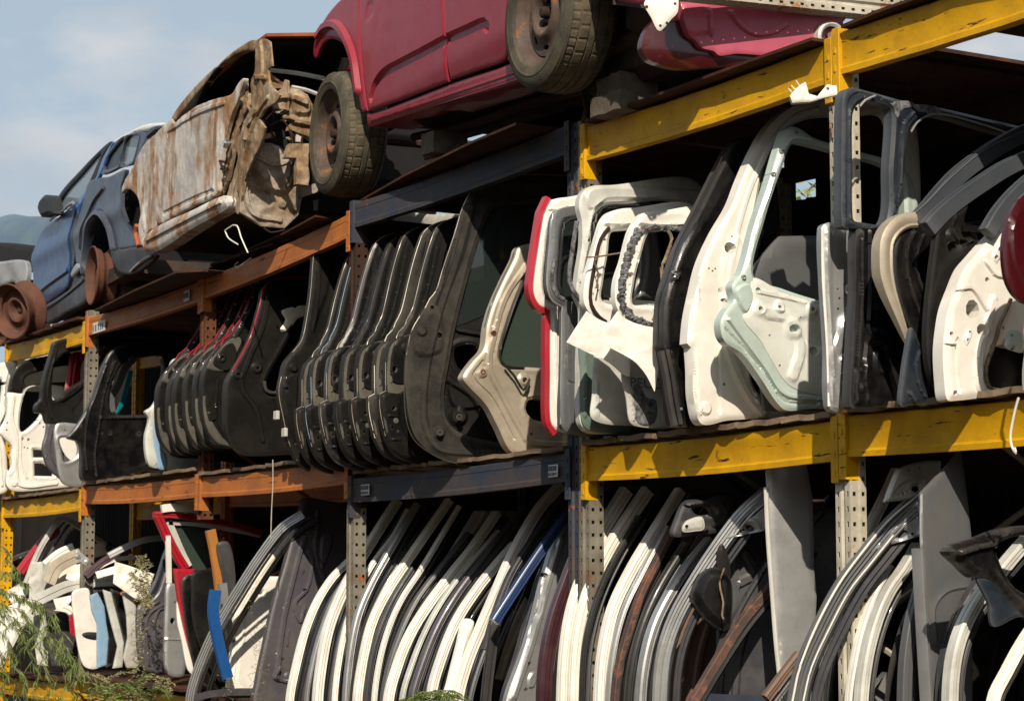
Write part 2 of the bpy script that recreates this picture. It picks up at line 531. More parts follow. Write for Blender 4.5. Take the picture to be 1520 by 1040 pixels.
M['greywhite'] = mk('dusty_white_paint', (0.56, 0.56, 0.50), 0.42, coat=0.2, base2=(0.46, 0.46, 0.42), mixs=3, dirt=(0.25, 0.2, 0.14), dirt_amt=0.5, bump=0.01)
M['beige'] = mk('beige_metallic_paint', (0.50, 0.43, 0.33), 0.38, metal=0.35, coat=0.3, base2=(0.43, 0.37, 0.28), dirt=(0.22, 0.16, 0.1), dirt_amt=0.5, bump=0.01)
M['mint'] = mk('pale_mint_paint', (0.50, 0.60, 0.55), 0.3, metal=0.1, coat=0.5, base2=(0.46, 0.55, 0.50), dirt=(0.35, 0.32, 0.24), dirt_amt=0.4, bump=0.006)
M['minthi'] = mk('mint_white_primer', (0.66, 0.67, 0.61), 0.4, coat=0.2, base2=(0.60, 0.62, 0.56), dirt=(0.4, 0.36, 0.26), dirt_amt=0.4, bump=0.008)
M['silver'] = mk('silver_paint', (0.45, 0.45, 0.44), 0.34, metal=0.6, coat=0.35, base2=(0.40, 0.40, 0.40), dirt=(0.28, 0.24, 0.19), dirt_amt=0.4, bump=0.008)
M['grey'] = mk('mid_grey_paint', (0.11, 0.115, 0.12), 0.4, metal=0.2, coat=0.2, spec=0.3, base2=(0.09, 0.094, 0.10), dirt=(0.2, 0.17, 0.13), dirt_amt=0.4, bump=0.01)
M['dgrey'] = mk('dark_grey_paint', (0.035, 0.035, 0.040), 0.4, metal=0.1, coat=0.15, spec=0.25, base2=(0.045, 0.045, 0.052), dirt=(0.13, 0.11, 0.09), dirt_amt=0.45, bump=0.01)
M['mauve'] = mk('grey_mauve_paint', (0.085, 0.076, 0.09), 0.36, metal=0.15, coat=0.2, base2=(0.065, 0.06, 0.07), dirt=(0.25, 0.22, 0.18), dirt_amt=0.4, bump=0.01)
M['black'] = mk('black_dusty_panel', (0.007, 0.0068, 0.0065), 0.36, coat=0.04, base2=(0.011, 0.010, 0.009), mixs=2.2, dirt=(0.035, 0.030, 0.024), dirt_amt=0.5, dirt_s=5, wear=0.25, wearc=(0.06, 0.054, 0.045), bump=0.012, spec=0.10)
M['dusty'] = mk('dusty_black_plastic', (0.018, 0.0165, 0.0145), 0.6, base2=(0.030, 0.027, 0.023), mixs=2.6, dirt=(0.085, 0.075, 0.06), dirt_amt=0.6, dirt_s=6, wear=0.3, wearc=(0.12, 0.105, 0.085), bump=0.03, spec=0.08)
M['dusty_lit'] = mk('sunlit_dusty_plastic', (0.055, 0.050, 0.042), 0.7, base2=(0.09, 0.082, 0.068), mixs=4, dirt=(0.17, 0.15, 0.12), dirt_amt=0.6, dirt_s=9, bump=0.03, spec=0.1)  # lighter copy of the dusty black plastic, standing for sunlit caps
M['gloss'] = mk('black_gloss_paint', (0.004, 0.004, 0.0045), 0.26, coat=0.15, spec=0.2, dirt=(0.06, 0.05, 0.04), dirt_amt=0.3, dirt_s=9, wear=0.35, wearc=(0.16, 0.15, 0.14), bump=0.006)
M['blueblack'] = mk('blue_black_paint', (0.010, 0.015, 0.023), 0.34, metal=0.0, coat=0.12, spec=0.2, dirt=(0.08, 0.075, 0.07), dirt_amt=0.35, wear=0.3, wearc=(0.2, 0.21, 0.22), bump=0.006)
M['navy'] = mk('navy_paint', (0.018, 0.045, 0.125), 0.25, coat=0.6, dirt=(0.08, 0.07, 0.06), dirt_amt=0.3, bump=0.005)
M['maroonblk'] = mk('black_maroon_paint', (0.045, 0.012, 0.018), 0.28, coat=0.6, dirt=(0.12, 0.08, 0.07), dirt_amt=0.35, bump=0.006)
M['red'] = mk('bright_red_paint', (0.42, 0.008, 0.022), 0.25, coat=0.6, base2=(0.36, 0.008, 0.02), dirt=(0.18, 0.06, 0.05), dirt_amt=0.35, bump=0.005)
M['dred'] = mk('dark_red_paint', (0.05, 0.003, 0.005), 0.25, coat=0.6, bump=0.005)
M['carred'] = mk('crimson_car_paint', (0.27, 0.022, 0.036), 0.34, metal=0.0, coat=0.12, spec=0.22, base2=(0.23, 0.016, 0.03), mixs=1.2, dirt=(0.22, 0.09, 0.08), dirt_amt=0.25, dirt_s=2.5, bump=0.0)
M['pink'] = mk('sunlit_pink_red_paint', (0.44, 0.075, 0.12), 0.5, coat=0.15, base2=(0.38, 0.06, 0.10), mixs=3, dirt=(0.24, 0.08, 0.08), dirt_amt=0.4, bump=0.01)  # lighter copy of the crimson paint, standing for sunlight on the back
M['carblue'] = mk('dark_blue_car_paint', (0.018, 0.052, 0.15), 0.28, metal=0.0, coat=0.25, spec=0.35, base2=(0.018, 0.045, 0.12), bump=0.0)
M['navygrey'] = mk('grey_blue_car_paint', (0.035, 0.042, 0.062), 0.3, metal=0.0, coat=0.2, spec=0.35, base2=(0.03, 0.036, 0.055), dirt=(0.13, 0.12, 0.11), dirt_amt=0.3, bump=0.0)
M['brightblue'] = mk('bright_blue_paint', (0.012, 0.075, 0.24), 0.25, coat=0.6, bump=0.004)
M['teal'] = mk('teal_paint', (0.0, 0.16, 0.19), 0.25, coat=0.6, bump=0.004)
M['ochre'] = mk('orange_brown_paint', (0.42, 0.16, 0.03), 0.4, coat=0.2, dirt=(0.2, 0.1, 0.04), dirt_amt=0.5, bump=0.01)
M['hood'] = mk('hazy_blue_bonnet', (0.05, 0.085, 0.12), 0.35, coat=0.15, base2=(0.09, 0.13, 0.145), mixs=1.2, bump=0)
M['green'] = mk('grey_green_paint', (0.105, 0.15, 0.125), 0.38, coat=0.3, dirt=(0.2, 0.19, 0.15), dirt_amt=0.4, bump=0.01)
M['paleblue'] = mk('pale_blue_paint', (0.22, 0.36, 0.50), 0.3, coat=0.5, dirt=(0.3, 0.28, 0.24), dirt_amt=0.4, bump=0.006)
M['burnt'] = mk('burnt_body_ash', (0.60, 0.56, 0.51), 0.85, base2=(0.33, 0.31, 0.30), mixs=2.0, streak=(0.26, 0.115, 0.035), streak_amt=0.95, streak_v=(3.6, 3.6, 1.0), streak_t=(0.46, 0.53), dirt=(0.62, 0.57, 0.50), dirt_amt=0.65, dirt_s=4, rust=0.40, rust_s=3.0, rustc=((0.24, 0.075, 0.03), (0.32, 0.15, 0.07)), bump=0.035, spec=0.15)
M['burnt_tan'] = mk('burnt_tan_steel', (0.27, 0.17, 0.085), 0.85, base2=(0.45, 0.36, 0.25), mixs=7, streak=(0.14, 0.075, 0.035), streak_amt=0.8, streak_v=(9, 9, 4), dirt=(0.08, 0.042, 0.022), dirt_amt=0.85, dirt_s=9, rust=0.35, rust_s=8, bump=0.05, spec=0.15)
M['burnt_in'] = mk('burnt_bulkhead', (0.26, 0.185, 0.115), 0.88, base2=(0.42, 0.37, 0.31), mixs=5, dirt=(0.06, 0.035, 0.02), dirt_amt=0.95, dirt_s=7, rust=0.30, rust_s=6, rustc=((0.13, 0.05, 0.02), (0.26, 0.12, 0.05)), bump=0.06, spec=0.12)
M['roofrust'] = mk('orange_rust_roof', (0.34, 0.10, 0.035), 0.8, base2=(0.24, 0.065, 0.03), mixs=5, bump=0.03, spec=0.2)
M['tyre'] = mk('dusty_tyre', (0.045, 0.041, 0.033), 0.85, base2=(0.065, 0.057, 0.042), mixs=6, dirt=(0.17, 0.14, 0.08), dirt_amt=0.6, dirt_s=9, bump=0.04, bump_s=90, spec=0.2)
M['tread'] = mk('muddy_tyre_tread', (0.085, 0.070, 0.047), 0.9, base2=(0.05, 0.043, 0.032), mixs=9, dirt=(0.20, 0.16, 0.10), dirt_amt=0.7, dirt_s=12, bump=0.05, bump_s=90, spec=0.15)
M['underbody'] = mk('grimy_underbody', (0.030, 0.024, 0.020), 0.75, base2=(0.05, 0.035, 0.026), mixs=5, dirt=(0.10, 0.06, 0.035), dirt_amt=0.6, dirt_s=8, bump=0.05, spec=0.3)
M['inside'] = mk('unlit_black_fill', (0.010, 0.009, 0.009), 0.8, bump=0.02, spec=0.2)  # flat black standing for unlit insides and the shadow beside flanges
M['concrete'] = mk('concrete_block', (0.15, 0.125, 0.095), 0.95, base2=(0.11, 0.09, 0.07), mixs=12, bump=0.09, bump_s=70, spec=0.1)
M['wood'] = mk('weathered_board', (0.26, 0.19, 0.12), 0.85, base2=(0.16, 0.11, 0.075), mixs=4, streak=(0.09, 0.06, 0.04), streak_amt=0.7, streak_v=(1.5, 20, 30), bump=0.06, spec=0.15)
M['corr'] = mk('dark_corrugated_sheet', (0.022, 0.021, 0.021), 0.8, base2=(0.010, 0.009, 0.009), mixs=1.5, dirt=(0.03, 0.02, 0.016), dirt_amt=0.5, spec=0.05)
M['wire'] = mk('white_wire', (0.72, 0.68, 0.58), 0.4, bump=0)
M['chrome'] = mk('bright_metal', (0.7, 0.7, 0.68), 0.22, metal=1.0, bump=0)
M['rubber'] = mk('black_seal_rubber', (0.012, 0.012, 0.012), 0.5, bump=0.01)
M['foam'] = mk('crumbly_black_sealant', (0.035, 0.035, 0.036), 0.85, base2=(0.20, 0.20, 0.20), mixs=40, bump=0.12, bump_s=120)
M['paper'] = mk('paper_label', (0.62, 0.60, 0.53), 0.6, dirt=(0.3, 0.28, 0.22), dirt_amt=0.5, bump=0)
M['ink'] = mk('grey_ink', (0.10, 0.12, 0.16), 0.7, bump=0)
M['brown'] = mk('brown_primer_panel', (0.115, 0.060, 0.040), 0.6, base2=(0.15, 0.085, 0.06), mixs=2, dirt=(0.22, 0.15, 0.10), dirt_amt=0.5, dirt_s=10, rust=0.2, rust_s=4, bump=0.02)
M['rustframe'] = mk('rust_eaten_black_frame', (0.05, 0.03, 0.024), 0.6, base2=(0.10, 0.05, 0.035), mixs=8, rust=0.62, rust_s=12, rustc=((0.11, 0.045, 0.028), (0.20, 0.085, 0.05)), bump=0.05)
def glass(name, col, alpha=0.55, rough=0.04):
    m = bpy.data.materials.new(name); m.use_nodes = True
    N, L = m.node_tree.nodes, m.node_tree.links
    b = N['Principled BSDF']; b.inputs['Base Color'].default_value = tuple(col) + (1,)
    b.inputs['Roughness'].default_value = rough; b.inputs['Alpha'].default_value = alpha
    b.inputs['Specular IOR Level'].default_value = 0.7; b.inputs['Coat Weight'].default_value = 0.6
    return m
M['glass'] = glass('smoked_glass', (0.02, 0.028, 0.025), 0.72)
M['carglass'] = glass('car_window_glass', (0.10, 0.13, 0.13), 0.6)
M['greenglass'] = glass('greenish_glass', (0.05, 0.07, 0.055), 0.75)
# ------------------------------------------------------------------ the ground and the back of the yard
def structure(name, verts, faces, mat):
    o = mesh_obj(name, verts, faces, mat, smooth=False); return tag(o, kind='structure')
M['dirt'] = mk('yard_dirt', (0.075, 0.06, 0.042), 0.95, base2=(0.05, 0.04, 0.03), mixs=0.8, dirt=(0.11, 0.09, 0.065), dirt_amt=0.6, dirt_s=3, bump=0.08, bump_s=25, spec=0.1)
structure('ground', [(-1500, -1500, 0), (1500, -1500, 0), (1500, 1500, 0), (-1500, 1500, 0)], [(0, 1, 2, 3)], M['dirt'])

XP = {k: atY(px, py).x for k, (px, py) in dict(r=(1247, 500), ym=(867, 720), bm=(851, 700), ob=(520, 750), o2=(297, 720), o1=(123, 780)).items()}
XP['far'] = XP['r'] + (XP['r'] - XP['ym'])
XP['l'] = XP['o1'] - 1.9
RD = 1.05                                     # rack depth

UPRIGHT = {}
def upright_mesh(mat, w=0.085, d=0.070, H=4.6):
    """slotted C-section post: a folded front with two rows of slots, a side with round holes"""
    key = (mat.name, H)
    if key in UPRIGHT: return UPRIGHT[key]
    m = MB()
    pit = 0.055; n = int(H / pit)
    def strip(o, ux, width, nrm, hole):       # o: base corner, ux: across, holes every pitch
        for i in range(n):
            z0 = i * pit; z1 = z0 + pit; zc = (z0 + z1) / 2
            q = [o + Vector((0, 0, z0)), o + ux * width + Vector((0, 0, z0)), o + ux * width + Vector((0, 0, z1)), o + Vector((0, 0, z1))]
            c = o + ux * (width / 2) + Vector((0, 0, zc))
            if hole == 'slot': hh = [(-.0055, -.010), (.0055, -.010), (.0055, .010), (-.0055, .010)]
            else:
                r = .0075; hh = [(-r, -r), (r, -r), (r, r), (-r, r)]
            h = [c + ux * a + Vector((0, 0, b)) for a, b in hh]
            hb = [p - nrm * 0.004 for p in h]
            b = len(m.v); m.v += q + h + hb
            for k in range(4):
                k2 = (k + 1) % 4
                m.f.append((b + k, b + k2, b + 4 + k2, b + 4 + k))
                m.f.append((b + 4 + k, b + 4 + k2, b + 8 + k2, b + 8 + k))
    z = Vector((0, 0, 0))
    F = Vector((0, -1, 0)); X = Vector((1, 0, 0)); Y = Vector((0, 1, 0))
    hw = w / 2
    strip(Vector((-hw, 0, 0)), X, w * 0.36, F, 'slot')
    m.add([(-hw + w * .36, 0, 0), (-hw + w * .44, .010, 0), (-hw + w * .44, .010, n * pit), (-hw + w * .36, 0, n * pit)], [(0, 1, 2, 3)])
    m.add([(-hw + w * .44, .010, 0), (hw - w * .44, .010, 0), (hw - w * .44, .010, n * pit), (-hw + w * .44, .010, n * pit)], [(0, 1, 2, 3)])
    m.add([(hw - w * .44, .010, 0), (hw - w * .36, 0, 0), (hw - w * .36, 0, n * pit), (hw - w * .44, .010, n * pit)], [(0, 1, 2, 3)])
    strip(Vector((hw - w * .36, 0, 0)), X, w * 0.36, F, 'slot')
    strip(Vector((hw, 0, 0)), Y, d * 0.55, X, 'hole')
    m.add([(hw, d * .55, 0), (hw + .006, d * .6, 0), (hw + .006, d * .6, n * pit), (hw, d * .55, n * pit)], [(0, 1, 2, 3)])
    strip(Vector((hw + .006, d * .6, 0)), Y, d * 0.4, X, 'hole')
    strip(Vector((-hw, d, 0)), -Y, d, -X, 'hole')
    m.add([(-hw, d, 0), (-hw, d, n * pit), (hw + .006, d, n * pit), (hw + .006, d, 0)], [(0, 1, 2, 3)])
    me = bpy.data.meshes.new('upright'); me.from_pydata([tuple(v) for v in m.v], [], m.f); me.materials.append(mat)
    UPRIGHT[key] = me
    return me
def upright(root, x, mat, y=0.0, z=0.0, H=4.6):
    o = bpy.data.objects.new('upright', upright_mesh(mat, H=H)); COL.objects.link(o)
    o.parent = root; o.location = Vector((x, y, z)) - root.location
    return o
def beam(root, xa, za, xb, zb, h, mat, y=-0.005, d=0.05, name='beam', brk=True):
    """stepped box beam between two posts; (za, zb) is its lower edge"""
    prof = [(0, 0), (0.003, -0.003), (0.004, 0.018), (0, 0.022), (0, 0.024), (-0.002, 0.026), (-0.002, h * .72), (0.0, h * .75), (0, h - 0.004), (-0.004, h), (-d, h), (-d, 0)]
    rings = []; n = 14
    for i in range(n + 1):
        t = i / n; x = xa + (xb - xa) * t; z = za + (zb - za) * t
        sag = -0.012 * math.sin(math.pi * t)
        w = 0.0022 * math.sin(i * 2.1 + xa * 5)
        rings.append([(x, y - p[0] - w, z + sag + p[1]) for p in prof])
    m = MB(); m.loft([r[::-1] for r in rings], cap=True)
    o = m.build(name, mat, root, angle=25)
    if brk:                                    # folded end brackets with hook slots
        for x, z, s in ((xa, za, 1), (xb, zb, -1)):
            b = MB()
            b.box((x - s * 0.022, y - 0.010, z + h / 2 - 0.035), 0.042, 0.008, h + 0.10, bev=0.002)
            b.box((x - s * 0.003, y + 0.025, z + h / 2 - 0.035), 0.005, 0.068, h + 0.10)
            for k in range(3):
                b.box((x - s * 0.024, y - 0.0155, z - 0.05 + k * 0.07), 0.010, 0.004, 0.022)
            b.build('end_bracket', mat, root, smooth=False)
    return o
def bz(px, py, y=0.0): 
    return atY(px, py, y)
def shelf_board(root, xa, xb, z, mat, y0=-0.02, y1=RD, t=0.018, n=3, name='shelf_board', jit=0.01):
    """sheets laid side by side on the beams"""
    for i in range(n):
        a = xa + (xb - xa) * i / n + 0.004; b = xa + (xb - xa) * (i + 1) / n - 0.004
        ya = y0 + random.uniform(-jit, jit)
        m = MB(); nx = 6
        rings = []
        for k in range(nx + 1):
            x = a + (b - a) * k / nx; w = 0.004 * math.sin(k * 1.7 + i)
            rings.append([(x, ya + w * 1.5, z + w + 0.001 * i), (x, y1, z), (x, y1, z + t), (x, ya + w * 1.5, z + t + w + 0.001 * i)])
        m.loft(rings, cap=True); m.build(name, mat, root, smooth=False)

# levels (lower edge of beams) read at the posts
def Z(px, py): return atY(px, py).z
lv = dict(
    y_up=(Z(872, 238), Z(1240, 120)), y_mid=(Z(872, 713), Z(1248, 682)),
    y_up2=(Z(1256, 108), None), y_mid2=(Z(1258, 677), None),
    b_up=(Z(526, 338), Z(861, 222)), b_mid=(Z(520, 745), Z(858, 712)),
    o_up2=(Z(310, 441), Z(518, 352)), o_up1=(Z(133, 497), Z(303, 445)),
    o_mid2=(Z(290, 738), Z(515, 717)), o_mid1=(Z(118, 748), Z(285, 738)),
    l_up=(Z(0, 540), Z(128, 507)), l_mid=(Z(0, 768), Z(115, 757)))
for k in lv: print(k, [round(v, 3) for v in lv[k] if v is not None])
LOW = 0.63
def low(zm): return zm - (1.34 if zm > 2.06 else 1.42)

def rack(label, x0):
    return thing('pallet_rack', (x0, 0, 0), label, 'rack', 'pallet racks side by side')
# yellow bays, right
ry = rack('yellow pallet rack with cream slotted posts at the right, holding the crimson car', XP['r'])
for x in (XP['ym'], XP['r'], XP['far']):
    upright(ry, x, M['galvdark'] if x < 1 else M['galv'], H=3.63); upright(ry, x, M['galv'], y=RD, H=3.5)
yu = sum(lv['y_up']) / 2; ym_ = lv['y_mid']
zmid = (ym_[0], ym_[1])
hx = 0.045
beam(ry, XP['ym'] + hx, lv['y_up'][0], XP['r'] - hx, lv['y_up'][1], 0.150, M['yellow'])
beam(ry, XP['r'] + hx, lv['y_up2'][0], XP['far'] - hx, lv['y_up2'][0], 0.160, M['yellow'])
beam(ry, XP['ym'] + hx, ym_[0], XP['r'] - hx, ym_[1], 0.145, M['yellow'])
beam(ry, XP['r'] + hx, lv['y_mid2'][0], XP['far'] - hx, lv['y_mid2'][0], 0.150, M['yellow'])
for xa, xb, z1, z2 in ((XP['ym'], XP['r'], yu, ym_[0]), (XP['r'], XP['far'], lv['y_up2'][0], ym_[1])):
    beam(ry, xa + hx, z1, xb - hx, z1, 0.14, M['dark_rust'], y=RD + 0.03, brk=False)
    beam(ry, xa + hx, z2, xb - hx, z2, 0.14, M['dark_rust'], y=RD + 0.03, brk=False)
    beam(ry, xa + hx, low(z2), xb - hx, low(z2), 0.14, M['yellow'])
shelf_board(ry, XP['ym'] + .03, XP['r'] - .03, lv['y_mid'][1] + 0.150, M['wood'], y0=-0.03, n=6, t=0.022)
shelf_board(ry, XP['r'] + .03, XP['far'], lv['y_mid2'][0] + 0.154, M['wood'], y0=-0.03, n=5, t=0.022)
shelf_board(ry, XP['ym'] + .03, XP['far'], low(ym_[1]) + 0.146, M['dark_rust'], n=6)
# thick sheet that juts out in front of the upper beam, its underside showing
m = MB()
za = lv['y_up'][1] + 0.158
def sheet(root, px_pts, z, mat, t=0.012, y1=None, name='deck_sheet'):
    """deck sheet whose front edge is given in the picture (at height z) and whose back lies inside the rack"""
    fr = [atZ(px, py, z) for px, py in px_pts]
    m = MB(); rings = []
    for p in fr:
        rings.append([(p.x, p.y, z), (p.x, y1 or RD, z), (p.x, y1 or RD, z + t), (p.x, p.y, z + t)])
    m.loft(rings, cap=True)
    return m.build(name, mat, root, smooth=False)
zdy = max(lv['y_up']) + 0.153
sheet(ry, [(868, 182), (905, 168), (1000, 134), (1100, 97), (1205, 60), (1236, 65)], zdy, M['rust_sheet'])
sheet(ry, [(1248, 42), (1300, 20), (1420, -22), (1700, -130)], lv['y_up2'][0] + 0.163, M['rust_sheet'], y1=0.07)
# paper-less blue bay
rb = rack('dark blue-grey pallet rack bay in the middle, behind the stack of black tailgates', XP['bm'])
for x in (XP['ob'], XP['bm']):
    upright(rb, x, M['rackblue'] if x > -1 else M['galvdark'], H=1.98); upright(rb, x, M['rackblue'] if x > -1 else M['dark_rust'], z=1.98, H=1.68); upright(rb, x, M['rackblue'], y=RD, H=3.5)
xa, xb = XP['ob'] + 0.045, XP['bm'] - 0.045
beam(rb, xa, lv['b_up'][0], xb, lv['b_up'][1], 0.13, M['rackblue'])
beam(rb, xa, lv['b_mid'][0], xb, lv['b_mid'][1], 0.125, M['rackblue'])
beam(rb, xa, low(lv['b_mid'][0]), xb, low(lv['b_mid'][1]), 0.12, M['rackblue'])
beam(rb, xa, lv['b_up'][0], xb, lv['b_up'][1], 0.13, M['rackblue'], y=RD + .03, brk=False)
beam(rb, xa, lv['b_mid'][0], xb, lv['b_mid'][1], 0.12, M['rackblue'], y=RD + .03, brk=False)
sheet(rb, [(528, 303), (600, 262), (700, 213), (765, 186), (858, 196)], max(lv['b_up']) + 0.134, M['rust_sheet'])
shelf_board(rb, xa, xb, max(lv['b_mid']) + 0.128, M['wood'], y0=-0.02, n=5, t=0.02)
shelf_board(rb, xa, xb, low(max(lv['b_mid'])) + 0.126, M['dark_rust'], n=4)
# orange bays
ro = rack('orange pallet rack with two bays, under the burnt-out car', XP['o2'])
for x, z0 in ((XP['o1'], 0), (XP['o2'], 1.98)):
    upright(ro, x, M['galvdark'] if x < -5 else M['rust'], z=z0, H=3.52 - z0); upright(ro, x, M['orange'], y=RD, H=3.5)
for (a, b, u, mi_) in ((XP['o2'] + hx, XP['ob'] - .045, 'o_up2', 'o_mid2'), (XP['o1'] + .045, XP['o2'] - hx, 'o_up1', 'o_mid1')):
    for yy, bk in ((-0.005, True), (RD + .03, False)):
        beam(ro, a, lv[u][0], b, lv[u][1], 0.125, M['orange'], y=yy, brk=bk)
        beam(ro, a, lv[mi_][0], b, lv[mi_][1], 0.125, M['orange'], y=yy, brk=bk)
    beam(ro, a, low(lv[mi_][0]), b, low(lv[mi_][1]), 0.12, M['orange'] if a > XP['o1'] + 1 else M['yellow'])
    shelf_board(ro, a, b, max(lv[mi_]) + 0.128, M['wood'], y0=-0.03, n=4, t=0.02)
    shelf_board(ro, a, b, low(max(lv[mi_])) + 0.124, M['rust_sheet'], y0=-0.08, n=2)
sheet(ro, [(310, 400), (360, 375), (420, 348), (468, 322), (517, 328)], max(lv['o_up2']) + 0.128, M['rust_sheet'])
sheet(ro, [(140, 462), (200, 432), (262, 405), (302, 403)], max(lv['o_up1']) + 0.128, M['rust_sheet'])
# left yellow bay
rl = rack('yellow pallet rack bay at the far left, under the rusty loose wheel rims', XP['l'])
for x in (XP['l'],): upright(rl, x, M['yellow'], H=3.5); upright(rl, x, M['yellow'], y=RD, H=3.5)
a, b = XP['l'] + hx, XP['o1'] - .045
for yy, bk in ((-0.005, True), (RD + .03, False)):
    beam(rl, a, lv['l_up'][0], b, lv['l_up'][1], 0.13, M['yellow'], y=yy, brk=bk)
    beam(rl, a, lv['l_mid'][0], b, lv['l_mid'][1], 0.13, M['yellow'], y=yy, brk=bk)
beam(rl, a, low(lv['l_mid'][0]), b, low(lv['l_mid'][1]), 0.13, M['yellow'])
shelf_board(rl, a, b, max(lv['l_mid']) + 0.133, M['wood'], y0=-0.05, n=4)
shelf_board(rl, a, b, max(lv['l_up']) + 0.133, M['rust_sheet'], y0=-0.05, n=3)
shelf_board(rl, a, b, low(max(lv['l_mid'])) + 0.133, M['rust_sheet'], y0=-0.05, n=3)
# diagonal and level braces in the end frames
for root, xs, mt in ((ry, (XP['ym'], XP['r'], XP['far']), M['galv']), (rb, (XP['bm'] - .03,), M['rackblue']), (ro, (XP['o1'] + .03, XP['o2']), M['orange'])):
    for x in xs:
        m = MB(); z = 0.3; s = 0
        while z < 3.0:
            a = (x, 0.06, z) if s == 0 else (x, RD + .01, z); b = (x, RD + .01, z + .55) if s == 0 else (x, 0.06, z + .55)
            m.tube([a, b], 0.012, 6); z += .55; s ^= 1
        m.build('frame_brace', mt, root)

# closed decks of the top level (one sheet is missing at the right: sky shows there)
XE = atZ(1378, 84, lv['y_up2'][0] + .15).x
for root, xa, xb, z in ((ry, XP['ym'] + .05, XP['r'] - .05, zdy - .004), (ry, XP['r'] + .05, XE, lv['y_up2'][0] + .159), (ry, XE + .42, XP['far'] + 1.6, lv['y_up2'][0] + .159), (rb, XP['ob'] + .08, XP['bm'] - .07, max(lv['b_up']) + .130), (ro, XP['o2'] + .05, XP['ob'] - .1, max(lv['o_up2']) + .124), (ro, XP['o1'] + .08, XP['o2'] - .05, max(lv['o_up1']) + .124)):
    shelf_board(root, xa, xb, z - .016, M['rust_sheet'], y0=0.02, y1=1.31, n=4, t=.014, name='deck_sheet')
# the dark wall of corrugated sheets behind the rack (with the gap and the peep hole seen in the picture)
wall = thing('corrugated_wall', (0, 1.75, 0), 'dark corrugated sheet wall behind the racks with a small square peep hole', 'wall')
WY = 1.34
gp = [atY(*p, WY) for p in ((1183, 257), (1206, 292))]
hx0, hx1, hz1, hz0 = gp[0].x, gp[1].x, gp[0].z, gp[1].z
gl = atY(1350, 95, WY)
def corr_sheet(xa, xb, z0, z1, cut=None):
    m = MB(); n = max(2, int((xb - xa) / 0.019)); 
    def col(x, z): return (x, WY + 0.012 * math.sin(x * 2 * math.pi / 0.076), z)
    for i in range(n):
        u0 = xa + (xb - xa) * i / n; u1 = xa + (xb - xa) * (i + 1) / n
        segs = [(z0, z1)]
        if cut and u1 > cut[0] and u0 < cut[1]: segs = [(z0, cut[2]), (cut[3], z1)]
        for a, b in segs: m.add([col(u0, a), col(u1, a), col(u1, b), col(u0, b)], [(0, 1, 2, 3)])
    return m.build('corrugated_sheet', M['corr'], wall)
ztop = 3.60
x = XP['l'] - 9.0
while x < XP['far'] + 2.2:
    x2 = x + 0.88
    cut = (hx0, hx1, hz0, hz1) if (x2 > hx0 and x < hx1) else None
    top = 3.72 if x2 < -6 else ztop
    corr_sheet(x, x2, 0.05, top, cut); x = x2 - 0.012

# unseen end wall added at the right to keep sun out of the rack
m = MB(); xe = XP['far'] + 2.0; n = 60
for i in range(n):
    y0 = .5 + .84 * i / n; y1 = .5 + .84 * (i + 1) / n
    f = lambda y: xe + .012 * math.sin(y * 2 * math.pi / .076)
    m.add([(f(y0), y0, .05), (f(y1), y1, .05), (f(y1), y1, 3.6), (f(y0), y0, 3.6)], [(0, 1, 2, 3)])
m.build('corrugated_sheet', M['corr'], wall)
# ------------------------------------------------------------------ middle shelf: doors, tailgates and body panels standing like books
c4 = crop(0, 300, 500 / 1130); c5 = crop(380, 240, 500 / 1083); c6 = crop(770, 240, 410 / 927); c7 = crop(980, 100, 540 / 1040)
c8 = crop(0, 480, 260 / 932); c9 = crop(1220, 100, 300 / 1040); c10 = crop(1220, 320, 300 / 1040)
def T(name, label, cat, pl, base, group=None):
    a, b = pl.loc(*base); return thing(name, pl.P(a, b), label, cat, group)
BOXP = lambda w, h: [(-w / 2, -h), (w / 2, -h), (w / 2, 0), (-w / 2, 0)]
def ribbed(w, h, n=3, g=0.004):
    """frame section: a box whose two visible faces carry flat runs parted by narrow deep grooves"""
    gw = .0022; gd = .009
    top = [(-w / 2 + .003, 0)]
    for i in range(1, n):
        a = -w / 2 + w * i / n
        top += [(a - gw, g * (.3 + .5 * (i % 2))), (a - gw * .8, -gd), (a + gw * .8, -gd), (a + gw, 0)]
    top += [(w / 2 - .004, g * .5)]
    m_ = -h * .5
    left = [(-w / 2, -h), (-w / 2, m_ - gw), (-w / 2 + gd * .8, m_ - gw * .8), (-w / 2 + gd * .8, m_ + gw * .8), (-w / 2, m_ + gw), (-w / 2, -.003)]
    return left + top + [(w / 2, -.006), (w / 2, -h)]
def edge_line(name, pl, pts, r, mat, root, h=0.0, n=6):
    L = smooth([tuple(pl.loc(p[0], p[1])) + tuple(p[2:]) for p in pts], False, 0.03)
    m = MB(); m.tube([pl.P(a, b, h) for a, b in L], r, n); return m.build(name, mat, root)
def bolts(pl, pts, r, mat, root, name='bolt', h=0.004):
    for p in pts:
        a, b = pl.loc(p[0], p[1]); m = MB()
        c = pl.P(a, b, h)
        ring = lambda rr, hh: [c + pl.u * (rr * math.cos(k * math.pi / 4)) + pl.v * (rr * math.sin(k * math.pi / 4)) + pl.n * hh for k in range(8)]
        m.loft([ring(r, -0.004), ring(r, 0.002), ring(r * .55, 0.003), ring(r * .5, -0.002)], cap=True)
        m.build(name, mat, root)

